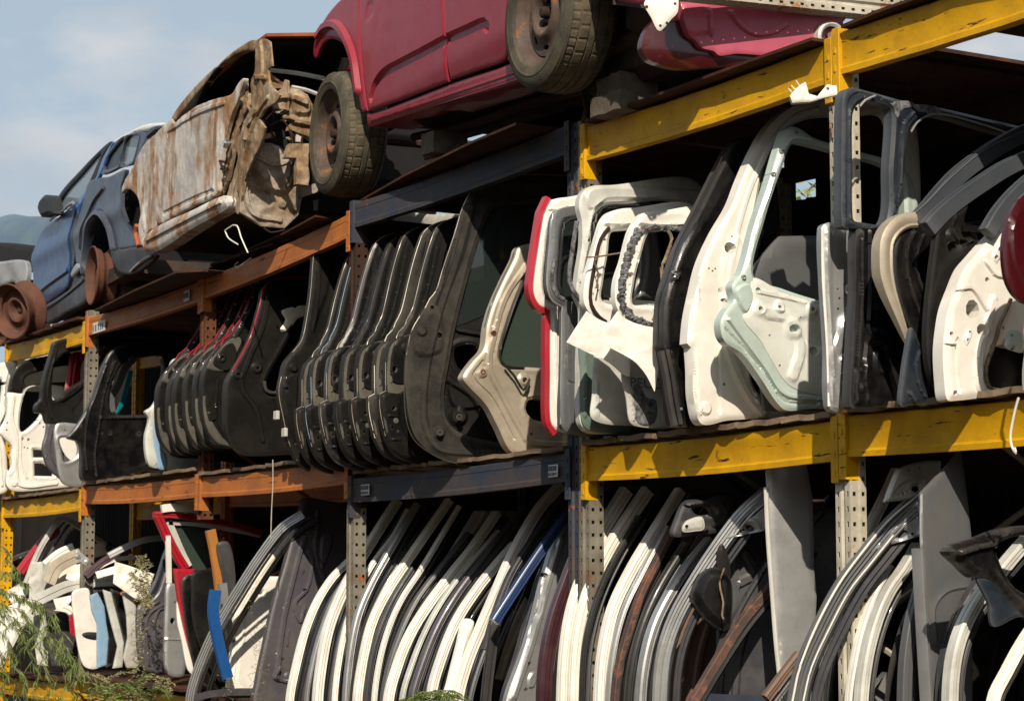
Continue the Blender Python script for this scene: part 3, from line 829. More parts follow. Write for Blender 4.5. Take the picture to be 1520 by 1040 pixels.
# ---- the large black tailgate
pl = door_plane(*c5.one(485, 700), Y=-0.26, t=72)
r = T('tailgate', 'largest black tailgate with a dusty frame, right-hand end of the black tailgate row', 'tailgate', pl, c5.one(560, 940), 'black tailgates on the middle shelf')
panel('frame', pl, c5((668, 140), (700, 85), (745, 52), (860, 42), (1040, 45), (1200, 60), (1240, 140), (1240, 900), (1180, 975), (900, 985), (640, 965), (560, 930), (515, 885), (495, 830), (485, 760), (480, 680), (487, 600), (503, 540), (530, 490), (575, 420), (605, 350), (640, 230)), M['dusty'], r,
      holes=[c5((765, 150), (860, 136), (1150, 140), (1170, 860), (1130, 915), (900, 915), (730, 892), (652, 868), (612, 825), (606, 740), (622, 640), (642, 530), (680, 380), (722, 235))],
      punch=[c5.one(780, 93) + (.011,), c5.one(828, 82) + (.006,), c5.one(588, 558) + (.014,), c5.one(566, 468) + (.010,), c5.one(720, 935) + (.006,)],
      feats=[('rib', c5((690, 150), (650, 300), (590, 480), (560, 600), (540, 740), (545, 850), (590, 920), (700, 935), (900, 950)), .035, .010),
             ('rib', c5((720, 100), (800, 75), (1040, 80)), .03, .010), ('area', c5((505, 560), (540, 500), (590, 480), (600, 560), (590, 610), (520, 620)), .02, .014),
             ('bump', c5.one(533, 546), .028, .012), ('bump', c5.one(588, 870), .036, .014), ('rib', c5((640, 250), (600, 400)), .008, -.006)],
      depth=0.05, step=0.018, rim=.016, rimw=.03)
panel('flange_shadow_band', pl.shift(.004), c5((655, 235), (683, 150), (712, 100), (748, 72), (762, 84), (722, 118), (702, 170), (672, 290), (630, 400), (598, 470), (578, 455), (600, 400), (628, 330)), M['inside'], r, depth=.004, step=.02, rim=0, lip=0, wob=0)  # black strip laid as the shadow along the edge flange
p2 = pl.shift(-0.035)
panel('inner_panel', p2, c5((600, 480), (740, 490), (1150, 520), (1150, 930), (900, 920), (640, 880), (596, 820), (606, 700)), M['black'], r,
      holes=[c5((640, 600), (700, 590), (720, 640), (700, 680), (650, 660)), c5((760, 720), (900, 740), (900, 860), (800, 850))],
      feats=[('bump', c5.one(650, 820), .05, .03), ('bump', c5.one(690, 600), .03, .02), ('rib', c5((620, 700), (700, 760), (760, 880)), .04, .02), ('area', c5((620, 720), (700, 715), (730, 780), (640, 790)), .015, .02), ('rib', c5((650, 540), (760, 560)), .03, .02)], depth=.01, step=.016)
panel('window_pane', pl.shift(-.03), c5((765, 150), (860, 136), (1150, 140), (1150, 520), (740, 490), (640, 530), (680, 380), (722, 235)), M['glass'], r, depth=.004, step=.2, rim=0, lip=0, wob=0)
bolts(pl, c5((650, 822), (588, 872)), .016, M['greywhite'] if False else M['dusty'], r, h=.03)
edge_line('skin_edge', pl, c5((485, 620), (503, 540), (545, 470), (560, 440), (580, 415), (600, 350), (640, 230), (668, 140), (700, 85), (745, 50), (860, 41), (1040, 44)), .0022, M['beige'], r, h=-.012)
edge_line('skin_edge', pl, c5((482, 640), (478, 760), (490, 850), (520, 905), (620, 962), (800, 985)), .0026, M['dusty'], r, h=-.012)

# ---- the row of black tailgates
first = door_plane(*c5.one(80, 740), Y=-0.19)
r = T('tailgate', 'tall black tailgate with a squared top corner, leftmost in the row behind the orange beam', 'tailgate', first, c5.one(180, 990), 'black tailgates on the middle shelf')
panel('frame', first, c5((186, 330), (190, 285), (205, 245), (245, 220), (400, 212), (700, 216), (740, 260), (740, 960), (640, 1000), (300, 1005), (190, 998), (135, 960), (108, 900), (90, 820), (76, 740), (84, 690), (95, 645), (122, 610), (150, 572), (166, 500), (178, 420)), M['black'], r,
      punch=[c5.one(222, 290) + (.01,), c5.one(288, 255) + (.006,), c5.one(97, 730) + (.012,), c5.one(92, 820) + (.008,), c5.one(110, 900) + (.006,)],
      feats=[('area', c5((260, 300), (330, 270), (640, 275), (640, 560), (200, 560), (230, 420)), .03, -.02), ('bump', c5.one(120, 662), .03, .014), ('rib', c5((205, 300), (200, 420), (185, 540)), .02, .008), ('area', c5((95, 700), (130, 690), (130, 800), (160, 950), (110, 860)), .01, .012)], depth=.05, step=.02, rim=.012, rimw=.03)
m = MB(); 
for q in c5((66, 815), (92, 870)): 
    a, b = first.loc(*q); m.box(first.P(a, b, .0), .05, .02, .05, bev=.004)
m.build('latch', M['greywhite'], r)
edge_line('skin_edge', first, c5((120, 612), (150, 572), (166, 500), (178, 420), (185, 330), (190, 285), (205, 245), (245, 219), (400, 211)), .002, M['beige'], r, h=-.01)
edge_line('skin_edge', first, c5((84, 690), (76, 740), (90, 820), (108, 900), (135, 960)), .002, M['beige'], r, h=-.01)

pp = door_plane(*c5.one(150, 780), Y=-0.19)
proto = T('tailgate', 'black tailgate second from the left in the row, half hidden by the next', 'tailgate', pp, c5.one(200, 980), 'black tailgates on the middle shelf')
panel('frame', pp, c5((288, 335), (305, 298), (340, 275), (390, 265), (700, 262), (720, 300), (720, 940), (640, 990), (300, 1003), (240, 1000), (180, 972), (150, 920), (134, 845), (132, 795, 1), (150, 788, 1), (150, 720), (160, 655), (182, 628), (208, 590), (232, 540), (256, 445), (271, 388)), M['black'], proto,
      punch=[c5.one(172, 722) + (.017,), c5.one(172, 838) + (.012,), c5.one(165, 895) + (.008, 1.4), c5.one(183, 905) + (.006,), c5.one(352, 300) + (.008,), c5.one(240, 575) + (.005,)],
      feats=[('area', c5((165, 660), (190, 630), (235, 622), (262, 640), (255, 700), (225, 760), (165, 760)), .014, .022),
             ('bump', c5.one(205, 660), .03, .012), ('area', c5((135, 800), (185, 795), (190, 870), (230, 985), (170, 960), (145, 880)), .012, .014),
             ('rib', c5((315, 320), (290, 440), (262, 540), (235, 600)), .022, .010), ('area', c5((340, 330), (420, 300), (700, 300), (700, 600), (290, 600)), .03, -.018),
             ('rib', c5((190, 800), (215, 880), (280, 960), (400, 985)), .03, .010), ('rib', c5((158, 860), (180, 862)), .012, .008), ('rib', c5((165, 930), (190, 930)), .012, .008)],
      depth=.045, step=.016, rim=.012, rimw=.026)
panel('lit_dusty_cap', pp.shift(.012), c5((165, 655), (190, 630), (225, 617), (256, 622), (268, 640), (262, 700), (240, 755), (205, 790), (185, 800), (160, 795), (155, 720)), M['dusty_lit'], proto,
      punch=[c5.one(172, 722) + (.017,), c5.one(205, 727) + (.019,)], feats=[('bump', c5.one(215, 660), .03, .010), ('rib', c5((180, 640), (165, 760)), .012, .006)], depth=.014, step=.016, rimw=.016)
panel('lit_dusty_edge', pp.shift(.010), c5((140, 805), (186, 800), (188, 850), (205, 920), (240, 980), (190, 965), (155, 915), (142, 850)), M['dusty_lit'], proto, punch=[c5.one(172, 836) + (.012,), c5.one(170, 895) + (.01,)], feats=[('bump', c5.one(180, 875), .018, .008)], depth=.010, step=.014, rimw=.012)
edge_line('skin_edge', pp, c5((182, 630), (190, 610), (208, 592), (214, 575), (232, 540), (256, 445), (271, 388), (288, 335), (305, 298), (340, 274), (390, 264), (520, 262)) , .0021, M['beige'], proto, h=-.010)
edge_line('skin_edge', pp, c5((150, 700), (150, 786, 1), (132, 795, 1), (134, 845), (150, 920)), .0019, M['beige'], proto, h=-.008)
panel('flange_shadow_band', pp.shift(.004), c5((300, 345), (320, 310), (345, 290), (400, 282), (402, 300), (360, 315), (335, 350), (310, 450), (285, 560), (262, 615), (238, 615), (262, 545), (283, 450)), M['inside'], proto, depth=.004, step=.02, rim=0, lip=0, wob=0)  # black strip in place of the flange's shadow
panel('seal_band', pp.shift(.012), c5((372, 330), (395, 318), (375, 380), (345, 480), (318, 580), (300, 600), (322, 520), (350, 410)), M['black'], proto, depth=.003, step=.02, rim=.002, rimw=.008, wob=0)
bolts(pp, c5((262, 520), (275, 470), (290, 415), (303, 360), (250, 560)), .005, M['dusty'], proto)
ordn = ['third', 'fourth', 'fifth', 'sixth', 'seventh', 'eighth']
offs = [0.16, 0.39, 0.55, 0.71, 0.93, 1.05]
hs = [0.0, 0.012, 0.02, 0.035, 0.05, 0.055]
for i, w in enumerate(ordn):
    c = copy_tree(proto)
    c.location = proto.location + Vector((offs[i], -0.02 + random.uniform(-.02, .02), 0))
    c.rotation_euler = (rad(random.uniform(-1.8, 1.2)), rad(random.uniform(-1.5, 1.5)), rad(random.uniform(-5, 4)))
    for ch in c.children:
        if ch.name.startswith('skin_edge') and i in (0, 2, 4):
            ch.material_slots[0].link = 'OBJECT'; ch.material_slots[0].material = M[('paleblue', 'dgrey', 'white')[i // 2]]
        if ch.name.startswith('frame') and i in (1, 4):
            ch.material_slots[0].link = 'OBJECT'; ch.material_slots[0].material = M[('gloss', 'dusty')[i // 4]]
    c.scale = (1, random.uniform(.97, 1.02), random.uniform(.975, 1.02))
    c['label'] = 'black dusty tailgate, %s from the left in its packed row' % w

# ---- beige tailgate leaning behind the red-edged one
pb = door_plane(*c5.one(668, 690), Y=-0.19)
r = T('tailgate', 'beige tailgate with a pointed side corner and dark glass, beside the red-edged tailgate', 'tailgate', pb, c5.one(840, 940))
pb_out = c5((848, 275), (895, 262), (1060, 270), (1150, 300), (1150, 900), (1080, 945), (860, 945), (818, 925), (780, 850), (742, 780), (682, 716), (668, 692), (700, 642), (735, 600), (745, 530), (765, 460), (800, 380), (835, 310))
panel('frame', pb, pb_out, M['beige'], r, holes=[c5((885, 345), (1060, 335), (1100, 400), (1100, 650), (860, 660), (800, 655), (782, 625), (802, 540), (850, 410)), c5((880, 765), (960, 770), (1100, 790), (1100, 850), (900, 830), (870, 800))],
      punch=[c5.one(762, 552) + (.012,), c5.one(862, 702) + (.014,), c5.one(886, 875) + (.008,)],
      feats=[('rib', c5((870, 330), (800, 440), (765, 560), (750, 660), (790, 750), (850, 860), (880, 900), (1060, 910)), .03, .012), ('rib', c5((730, 640), (700, 690), (760, 760), (830, 890)), .012, -.008), ('bump', c5.one(727, 677), .03, .012), ('bump', c5.one(860, 700), .035, .01)], depth=.06, step=.017, rim=.012, rimw=.022)
panel('window_pane', pb.shift(-.02), c5((885, 345), (1060, 335), (1100, 400), (1100, 650), (860, 660), (800, 655), (782, 625), (802, 540), (850, 410)), M['greenglass'], r, depth=.004, step=.3, rim=0, lip=0, wob=0)
bolts(pb, c5((762, 552), (727, 677)), .014, M['rust'], r, h=.010)
edge_line('wiring', pb, c5((790, 655), (820, 690), (850, 735), (870, 700), (858, 740)), .006, M['rubber'], r, h=.03)
edge_line('seal', pb, c5((885, 345), (850, 410), (802, 540), (782, 625), (800, 655), (860, 662)), .006, M['rubber'], r, h=.006)
edge_line('skin_edge', pb, c5((895, 262), (848, 275), (832, 315, ), (800, 380), (765, 460), (745, 530)), .004, M['gloss'], r, h=-.03)

# ---- hatchbacks: red edge, silver, charcoal, mint
ph = door_plane(*c6.one(95, 700), Y=-0.19)
r = T('tailgate', 'narrow tailgate with a bright red outer skin edge, next to the beige one', 'tailgate', ph, c6.one(120, 905), 'hatchback tailgates standing side by side')
panel('frame', ph, c6((90, 140), (150, 120), (420, 112), (440, 880), (300, 915), (150, 905), (108, 880), (104, 700), (102, 505, 1), (66, 480), (46, 440), (48, 380), (64, 280), (82, 180)), M['white'], r,
      holes=[c6((110, 200), (160, 175), (380, 170), (380, 470), (150, 478), (98, 462), (84, 420), (90, 320))], punch=[c6.one(116, 240) + (.009,), c6.one(106, 297) + (.009,), c6.one(99, 420) + (.006,)],
      feats=[('rib', c6((120, 520), (125, 700), (135, 890)), .02, .008), ('area', c6((100, 160), (150, 125), (400, 120), (400, 160), (150, 165)), .01, .010)], depth=.035, step=.016, rimw=.018)
m = [(-.012, -.035), (.016, -.03), (.016, .004), (-.004, .010), (-.014, 0)]
sweep('skin_edge', ph, c6((100, 122), (76, 172, 1), (60, 270), (44, 380), (42, 440), (62, 484), (97, 503, 1), (97, 700), (99, 870), (122, 912)), m, M['red'], r, step=.02)
panel('glass_edge', ph.shift(-.015), c6((100, 200), (160, 175), (380, 170), (380, 475), (150, 485), (90, 462), (80, 420), (84, 320)), M['glass'], r, depth=.004, step=.3, rim=0, lip=0, wob=0)
edge_line('seal', ph, c6((380, 175), (160, 178), (112, 202), (92, 320), (86, 420), (100, 462), (150, 480)), .006, M['rubber'], r, h=.006)

ps_ = door_plane(*c6.one(150, 700), Y=-0.19)
r = T('tailgate', 'charcoal grey tailgate between the red-edged and the grey-green ones', 'tailgate', ps_, c6.one(170, 910), 'hatchback tailgates standing side by side')
panel('frame', ps_, c6((120, 175), (170, 150), (440, 140), (460, 890), (300, 918), (180, 912), (145, 880), (148, 700), (150, 485, 1), (118, 465), (102, 430), (100, 380), (108, 280)), M['grey'], r,
      holes=[c6((150, 205), (190, 190), (400, 185), (400, 455), (190, 462), (148, 450), (132, 420), (136, 320))], punch=[c6.one(148, 282) + (.009,), c6.one(157, 212) + (.007,), c6.one(118, 345) + (.006,)],
      feats=[('rib', c6((170, 520), (165, 700), (175, 880)), .016, .008), ('rib', c6((165, 740), (200, 745)), .012, -.004)], depth=.035, step=.017, rimw=.018)
edge_line('seal', ps_, c6((400, 188), (190, 193), (152, 207), (138, 320), (134, 420), (150, 450), (190, 464)), .007, M['rubber'], r, h=.006)
edge_line('skin_edge', ps_, c6((170, 150), (120, 175), (108, 280), (100, 380), (102, 430), (118, 466), (150, 486, 1), (147, 700), (145, 880)), .005, M['silver'], r, h=-.01)
edge_line('sealant_bead', ps_, c6((118, 330), (108, 400), (125, 445), (150, 462)), .009, M['foam'], r, h=.004)

pg = door_plane(*c6.one(205, 700), Y=-0.19)
r = T('tailgate', 'tailgate with a dull grey-green lower panel and silver-white window frame', 'tailgate', pg, c6.one(240, 905), 'hatchback tailgates standing side by side')
panel('frame', pg, c6((205, 150), (212, 110), (238, 84), (290, 78), (620, 92), (640, 870), (500, 905), (300, 912), (235, 905), (208, 870), (205, 700), (206, 640), (215, 500), (195, 445), (200, 380), (215, 280), (215, 200)), M['greywhite'], r,
      holes=[c6((275, 155), (320, 145), (560, 150), (560, 440), (300, 455), (225, 445), (212, 420), (240, 300), (250, 200))], punch=[c6.one(235, 265) + (.011,), c6.one(240, 240) + (.006,), c6.one(208, 405) + (.007,), c6.one(245, 200) + (.005,)],
      feats=[('area', c6((225, 130), (240, 95), (300, 88), (600, 100), (600, 132), (300, 125), (240, 160)), .012, .012), ('rib', c6((250, 160), (225, 290), (205, 400)), .014, .006)], depth=.04, step=.017, rimw=.02)
panel('lower_skin', pg.shift(.012), c6((207, 560), (240, 520), (620, 520), (620, 860), (500, 902), (300, 910), (240, 900), (214, 870), (208, 700)), M['green'], r, feats=[('rib', c6((225, 600), (222, 850)), .02, .008)], depth=.01, step=.03)
edge_line('seal', pg, c6((560, 152), (320, 148), (277, 158), (252, 205), (242, 300), (214, 420), (228, 446), (300, 456)), .008, M['rubber'], r, h=.006)
edge_line('sealant_bead', pg, c6((195, 200), (180, 300), (170, 400), (195, 450), (215, 462)), .010, M['foam'], r, h=.0)

# ---- two white cut tailgates
pw = door_plane(*c6.one(255, 800), Y=-0.19)
r = T('tailgate', 'white cut-up tailgate, the rear one of two, with a torn white flap sticking out', 'tailgate', pw, c6.one(260, 880), 'cut white tailgates with torn flaps')
panel('frame', pw, c6((270, 240), (285, 195), (310, 168), (370, 155), (600, 160), (620, 560), (460, 560), (300, 548), (245, 510), (222, 470), (225, 400), (245, 330)), M['white'], r,
      holes=[c6((310, 240), (335, 232), (560, 230), (560, 480), (320, 480), (280, 462), (285, 400), (300, 310))], punch=[c6.one(270, 383) + (.013,), c6.one(264, 432) + (.006,), c6.one(288, 262) + (.006,)],
      feats=[('area', c6((285, 210), (310, 175), (370, 162), (580, 168), (580, 205), (400, 212)), .014, .014), ('rib', c6((282, 250), (262, 340), (248, 440)), .012, .006)], depth=.04, step=.016, rimw=.02)
edge_line('sealant_bead', pw, c6((300, 222), (272, 260), (255, 330), (238, 430), (240, 480), (265, 520), (290, 538)), .008, M['dark_rust'], r, h=.008)
panel('lower_skin', pw.shift(.006), c6((258, 640), (280, 560), (520, 560), (520, 880), (375, 885), (250, 862), (250, 780)), M['greywhite'], r, holes=[], feats=[('rib', c6((262, 740), (265, 850)), .02, .006), ('rib', c6((340, 640), (345, 705)), .006, -.008)], depth=.012, step=.03)
edge_line('wiring', pw, c6((205, 325), (235, 325), (280, 318), (345, 308)), .004, M['wood'], r, h=.05)
edge_line('wiring', pw, c6((240, 328), (232, 345), (246, 380), (238, 430)), .004, M['wood'], r, h=.05)
pq = door_plane(*c6.one(250, 560), Y=-0.30, t=75)
panel('torn_flap', pq, c6((228, 500, 1), (158, 606, 1), (215, 632), (300, 672), (345, 712, 1), (370, 720), (360, 600), (310, 545, 1), (270, 528)), M['white'], r, depth=.004, step=.02, rim=.002, rimw=.01, lip=0, wob=.004, crump=.012,
      fn=lambda a, b: 0.5 * a * a)

pw2 = door_plane(*c6.one(340, 800), Y=-0.18)
r = T('tailgate', 'white cut-up tailgate nearest the black doors, rimmed with crumbled black sealant', 'tailgate', pw2, c6.one(390, 885), 'cut white tailgates with torn flaps')
panel('frame', pw2, c6((375, 240), (395, 200), (420, 172), (470, 165), (620, 170), (640, 590), (480, 585), (400, 548), (345, 510), (328, 470), (330, 400), (352, 330)), M['white'], r,
      holes=[c6((438, 238), (470, 232), (580, 236), (580, 478), (420, 480), (384, 476), (390, 400), (410, 320))], punch=[c6.one(376, 380) + (.013,), c6.one(366, 338) + (.005,)],
      feats=[('area', c6((400, 210), (420, 180), (470, 172), (600, 178), (600, 212)), .014, .012), ('rib', c6((395, 305), (402, 330)), .012, -.006), ('rib', c6((372, 415), (368, 440)), .012, -.006)], depth=.04, step=.016, rimw=.02)
random.seed(3)
m = MB()
Lb = smooth([pw2.loc(*q) for q in c6((395, 232), (378, 270), (358, 330), (345, 400), (340, 455), (355, 500), (395, 532), (440, 548), (476, 552))], False, .012)
Lt = smooth([pw2.loc(*q) for q in c6((398, 240), (430, 218), (480, 222), (575, 230))], False, .012)
def crumbs(m, L, w, k=3):
    for a, b in L:
        for _ in range(k):
            s = random.uniform(.006, .014)
            m.box(pw2.P(a + random.uniform(-w, w), b + random.uniform(-w, w) * .8, .008 + random.uniform(-.002, .006)), s, s, s * 1.2, M=(Vector((random.random(), random.random(), 1)).normalized(), Vector((1, random.random(), -1)).normalized(), Vector((random.random(), 1, .2)).normalized()))
crumbs(m, Lb, .010, 4); crumbs(m, Lt, .008, 4)
m.build('sealant_crumbs', M['foam'], r, smooth=False)['kind'] = 'stuff'
m = MB(); crumbs(m, Lt[:12:2], .006, 1); m.build('sealant_crumbs', M['red'], r, smooth=False)['kind'] = 'stuff'
edge_line('wiring', pw2, c6((488, 236), (500, 262), (478, 330), (466, 360), (470, 440), (455, 490), (438, 535)), .008, M['wood'], r, h=.03)
panel('lower_skin', pw2.shift(.006), c6((350, 700), (420, 560), (640, 560), (640, 870), (520, 892), (420, 890), (378, 875), (365, 800)), M['greywhite'], r, feats=[('rib', c6((370, 760), (385, 870)), .012, .006)], depth=.012, step=.03)
panel('peeled_patch', pw2.shift(.0085), c6((372, 770), (400, 745), (430, 790), (460, 800), (465, 850), (450, 880), (400, 875), (385, 840)), M['foam'], r, depth=.003, step=.012, rim=.002, rimw=.01, wob=.003)
pq2 = door_plane(*c6.one(330, 560), Y=-0.28, t=72)
panel('torn_flap', pq2, c6((332, 500, 1), (262, 600, 1), (320, 630), (385, 668), (425, 712), (455, 772, 1), (468, 690), (478, 600), (475, 560, 1), (400, 545), (350, 520)), M['white'], r, depth=.004, step=.02, rim=.002, rimw=.01, lip=0, wob=.006, crump=.014,
      fn=lambda a, b: 0.35 * a * a)
# faded lettering on the tailgate
def letters(pl, root, px, py, h, text, mat, extr=.001, name='lettering', sx=1.0):
    cu = bpy.data.curves.new(name, 'FONT'); cu.body = text; cu.size = h; cu.extrude = extr
    tmp = bpy.data.objects.new('tmp', cu); COL.objects.link(tmp)
    bpy.context.view_layer.update()
    me = bpy.data.meshes.new_from_object(tmp.evaluated_get(bpy.context.evaluated_depsgraph_get()))
    bpy.data.objects.remove(tmp)
    a, b = pl.loc(px, py)
    org = root.location
    for v in me.vertices:
        v.co = pl.P(a + v.co.x * sx, b + v.co.y, v.co.z) - org
    me.materials.clear(); me.materials.append(mat)
    o = bpy.data.objects.new(name, me); COL.objects.link(o); o.parent = root; return o
letters(pw2.shift(.0095), r, *c6.one(372, 756), .060, 'PEUGEOT', M['ink'], sx=1.12)

# ---- pair of black doors
for k, (dx, lab) in enumerate(((0.0, 'rear of two gloss black doors standing beside the white cut tailgates'), (0.16, 'front of two gloss black doors, touching the tall white door'))):
    pk = door_plane(*c6.one(478, 700), Y=-0.18)
    pk.o = pk.o + Vector((dx * .55, 0.0, 0))
    r = T('car_door_shell', lab, 'car door', pk, c6.one(520, 880), 'gloss black doors side by side')
    panel('outer_skin', pk, [(x + k * 6, y) for x, y in c7((300, 190), (262, 198), (232, 204), (206, 216), (165, 290), (110, 400), (50, 520), (22, 600)) + c6((480, 460), (475, 540), (476, 620), (482, 632), (494, 700), (504, 780), (522, 882), (575, 888), (700, 870), (820, 850), (860, 600), (860, 100), (800, -60))],
          M['gloss'], r, feats=[('rib', c6((720, 40), (640, 180), (560, 300), (520, 420), (500, 540), (505, 640)), .03, .005), ('rib', c6((515, 640), (530, 760), (548, 870)), .02, .006), ('area', c6((505, 385), (540, 370), (530, 398)), .008, .010), ('rib', c6((540, 620), (560, 760), (580, 880)), .03, -.012)], depth=.05, step=.022, rimw=.02, rim=.008)
    edge_line('edge_flange', pk, c7((262, 197), (232, 203), (206, 215), (165, 289), (110, 399), (50, 519), (22, 600)) + c6((478, 460), (474, 540), (475, 622)), .003, M['black'], r, h=-.012)
    sweep('side_trim', pk.shift(.03), c6((490, 632), (508, 720), (520, 800), (536, 882)), ribbed(.05, .02, 2), M['gloss'], r)
    bolts(pk, c6((512, 372), (522, 380), (540, 830)), .006, M['silver'], r, h=.012)

# ---- tall white door frame and what is behind it
pwd = door_plane(*c7.one(85, 760), Y=-0.19)
r = T('car_door_shell', 'tall white door with an arched window frame, behind the mint door', 'car door', pwd, c7.one(120, 1010))
panel('frame', pwd, c7((560, 80), (420, 95), (368, 120), (312, 170), (272, 240), (236, 320), (208, 392), (160, 475), (122, 560), (102, 640), (86, 720), (80, 788, 1), (92, 800, 1), (96, 860), (100, 950), (122, 1018), (200, 1008), (560, 985), (700, 960), (740, 700), (720, 90)), M['white'], r,
      holes=[c7((520, 148), (430, 152), (372, 172), (325, 230), (296, 300), (276, 400), (252, 500), (246, 570), (300, 600), (480, 640), (660, 640), (660, 150)),
             c7((196, 790), (250, 812), (310, 860), (350, 930), (352, 985), (330, 992), (270, 900), (220, 850)) if False else c7((262, 880), (300, 860), (345, 930), (352, 975), (320, 982), (285, 940))],
      punch=[c7.one(196, 518) + (.022, 1.2), c7.one(183, 905) + (.007,), c7.one(140, 575) + (.005,), c7.one(150, 582) + (.005,), c7.one(158, 576) + (.005,), c7.one(205, 484) + (.005,), c7.one(180, 665) + (.008,)],
      feats=[('rib', c7((450, 120), (385, 142), (330, 195), (290, 270), (255, 350), (225, 450), (200, 560), (186, 660)), .022, .010), ('rib', c7((108, 600), (98, 760), (112, 990)), .02, .010), ('rib', c7((172, 640), (165, 800), (170, 980)), .02, -.012),
             ('rib', c7((185, 790), (210, 860), (250, 940), (290, 990)), .04, .02), ('bump', c7.one(130, 975), .03, .010), ('bump', c7.one(278, 945), .03, .010), ('area', c7((175, 560), (215, 480), (240, 560), (215, 620), (185, 640)), .02, .012)],
      depth=.06, step=.019, rim=.012, rimw=.025)
edge_line('window_seal', pwd, c7((520, 150), (430, 154), (374, 175), (327, 232), (298, 300), (278, 400), (254, 500)), .009, M['rubber'], r, h=.004)
m = MB()
hp = door_plane(*c7.one(410, 80), Y=-0.2, t=60)
panel('hinge_bracket', hp, J(c7((370, 82), (382, 68), (402, 50), (415, 42), (420, 55), (425, 75), (450, 82), (468, 60), (478, 48), (505, 52), (508, 78), (470, 85), (430, 98), (378, 102))), M['white'], r, crump=.01, depth=.03, step=.012, rim=.004, rimw=.008, punch=[c7.one(480, 60) + (.006,)])
for q in (((374, 52), (388, 66)), ((388, 38), (400, 56)), ((366, 60), (376, 72))):
    edge_line('hinge_pin', hp, c7(*q), .0022, M['white'], r)
pc = door_plane(*c7.one(300, 560), Y=0.12)
r = T('door_card', 'plain grey trim panel seen through the window of the mint door', 'trim panel', pc, c7.one(300, 655))
panel('panel_sheet', pc, c7((345, 482, 1), (470, 480), (640, 484, 1), (640, 980, 1), (300, 980, 1), (262, 600), (318, 510)), M['grey'], r, feats=[('rib', c7((370, 520), (480, 520)), .03, .008)], depth=.02, step=.05)

# ---- mint door
pm = door_plane(*c7.one(178, 730), Y=-0.19)
r = T('car_door_shell', 'pale mint green door with its window frame, inner side and punched holes showing', 'car door', pm, c7.one(365, 975))
panel('frame', pm, c7((352, 198), (362, 176), (382, 169), (405, 176), (440, 200), (520, 228), (700, 290), (740, 400), (740, 960), (600, 985), (450, 974), (365, 980), (335, 955), (292, 890), (240, 820), (186, 780), (175, 732), (190, 695), (214, 662), (208, 622), (236, 582), (272, 450), (312, 330), (338, 240)), M['mint'], r,
      holes=[c7((378, 218), (400, 214), (520, 245), (680, 300), (700, 400), (700, 720), (480, 672), (350, 632), (268, 594), (302, 430), (348, 290))], punch=[c7.one(346, 238) + (.007,), c7.one(323, 305) + (.006,), c7.one(390, 186) + (.012, .6), c7.one(238, 600) + (.010,)],
      feats=[('rib', c7((350, 215), (330, 300), (290, 430), (255, 560)), .022, -.002), ('rib', c7((196, 720), (240, 780), (300, 860), (350, 930), (440, 945), (560, 950)), .018, .012), ('rib', c7((186, 750), (250, 815), (310, 890), (355, 955), (450, 962)), .008, -.008), ('area', c7((215, 640), (250, 620), (262, 660), (240, 700)), .01, .014)],
      depth=.05, step=.017, rim=.010, rimw=.02)
panel('inner_panel', pm.shift(.010), c7((268, 602), (350, 640), (480, 680), (700, 730), (700, 900), (520, 935), (430, 930), (370, 905), (330, 850), (290, 780), (240, 715), (262, 680)), M['minthi'], r,
      punch=[c7.one(378, 748) + (.024, .8), c7.one(440, 811) + (.024, .8), c7.one(280, 637) + (.012,), c7.one(284, 690) + (.010,), c7.one(338, 686) + (.009,), c7.one(435, 692) + (.010,), c7.one(313, 766) + (.005,), c7.one(343, 852) + (.005,), c7.one(402, 715) + (.005,)],
      feats=[('bump', c7.one(282, 690), .035, .008), ('bump', c7.one(340, 684), .03, .010), ('bump', c7.one(434, 690), .03, .010), ('bump', c7.one(378, 745), .05, .012), ('rib', c7((300, 700), (370, 720), (400, 800), (380, 880)), .05, .010), ('rib', c7((280, 640), (420, 670)), .02, .006), ('area', c7((400, 720), (470, 730), (470, 800), (410, 780)), .02, -.01)], depth=.012, step=.017, rimw=.03)
bolts(pm, c7((346, 240), (323, 305), (238, 600)), .010, M['silver'], r, h=.004)

# ---- silver-white inner panel
pv = door_plane(*c7.one(470, 700), Y=-0.19, t=84)
r = T('door_edge_pressing', 'narrow silver-white door edge panel standing right in front of the slotted post', 'body panel', pv, c7.one(490, 972))
panel('pressed_sheet', pv, c7((468, 455), (488, 442), (520, 452), (556, 458), (566, 480), (566, 560), (552, 700), (546, 900), (546, 980), (520, 986), (487, 970), (482, 800), (470, 600)), M['silver'], r,
      punch=[c7.one(540, 634) + (.018, 1.1), c7.one(513, 660) + (.005,), c7.one(509, 690) + (.005,), c7.one(527, 620) + (.005,), c7.one(508, 633) + (.004,)], holes=[],
      feats=[('rib', c7((482, 470), (484, 700), (492, 950)), .022, .004), ('area', c7((510, 830), (535, 820), (535, 880), (520, 880)), .01, .012), ('rib', c7((535, 470), (555, 540), (545, 700), (520, 760), (500, 850), (530, 960)), .04, .008), ('bump', c7.one(540, 740), .06, .012)], depth=.045, step=.015, rim=.012, rimw=.02,
      fn=lambda a, b: -0.25 * a * a)
edge_line('hem_flange', pv, c7((468, 455), (470, 600), (482, 800), (487, 968)), .006, M['white'], r, h=-.01)

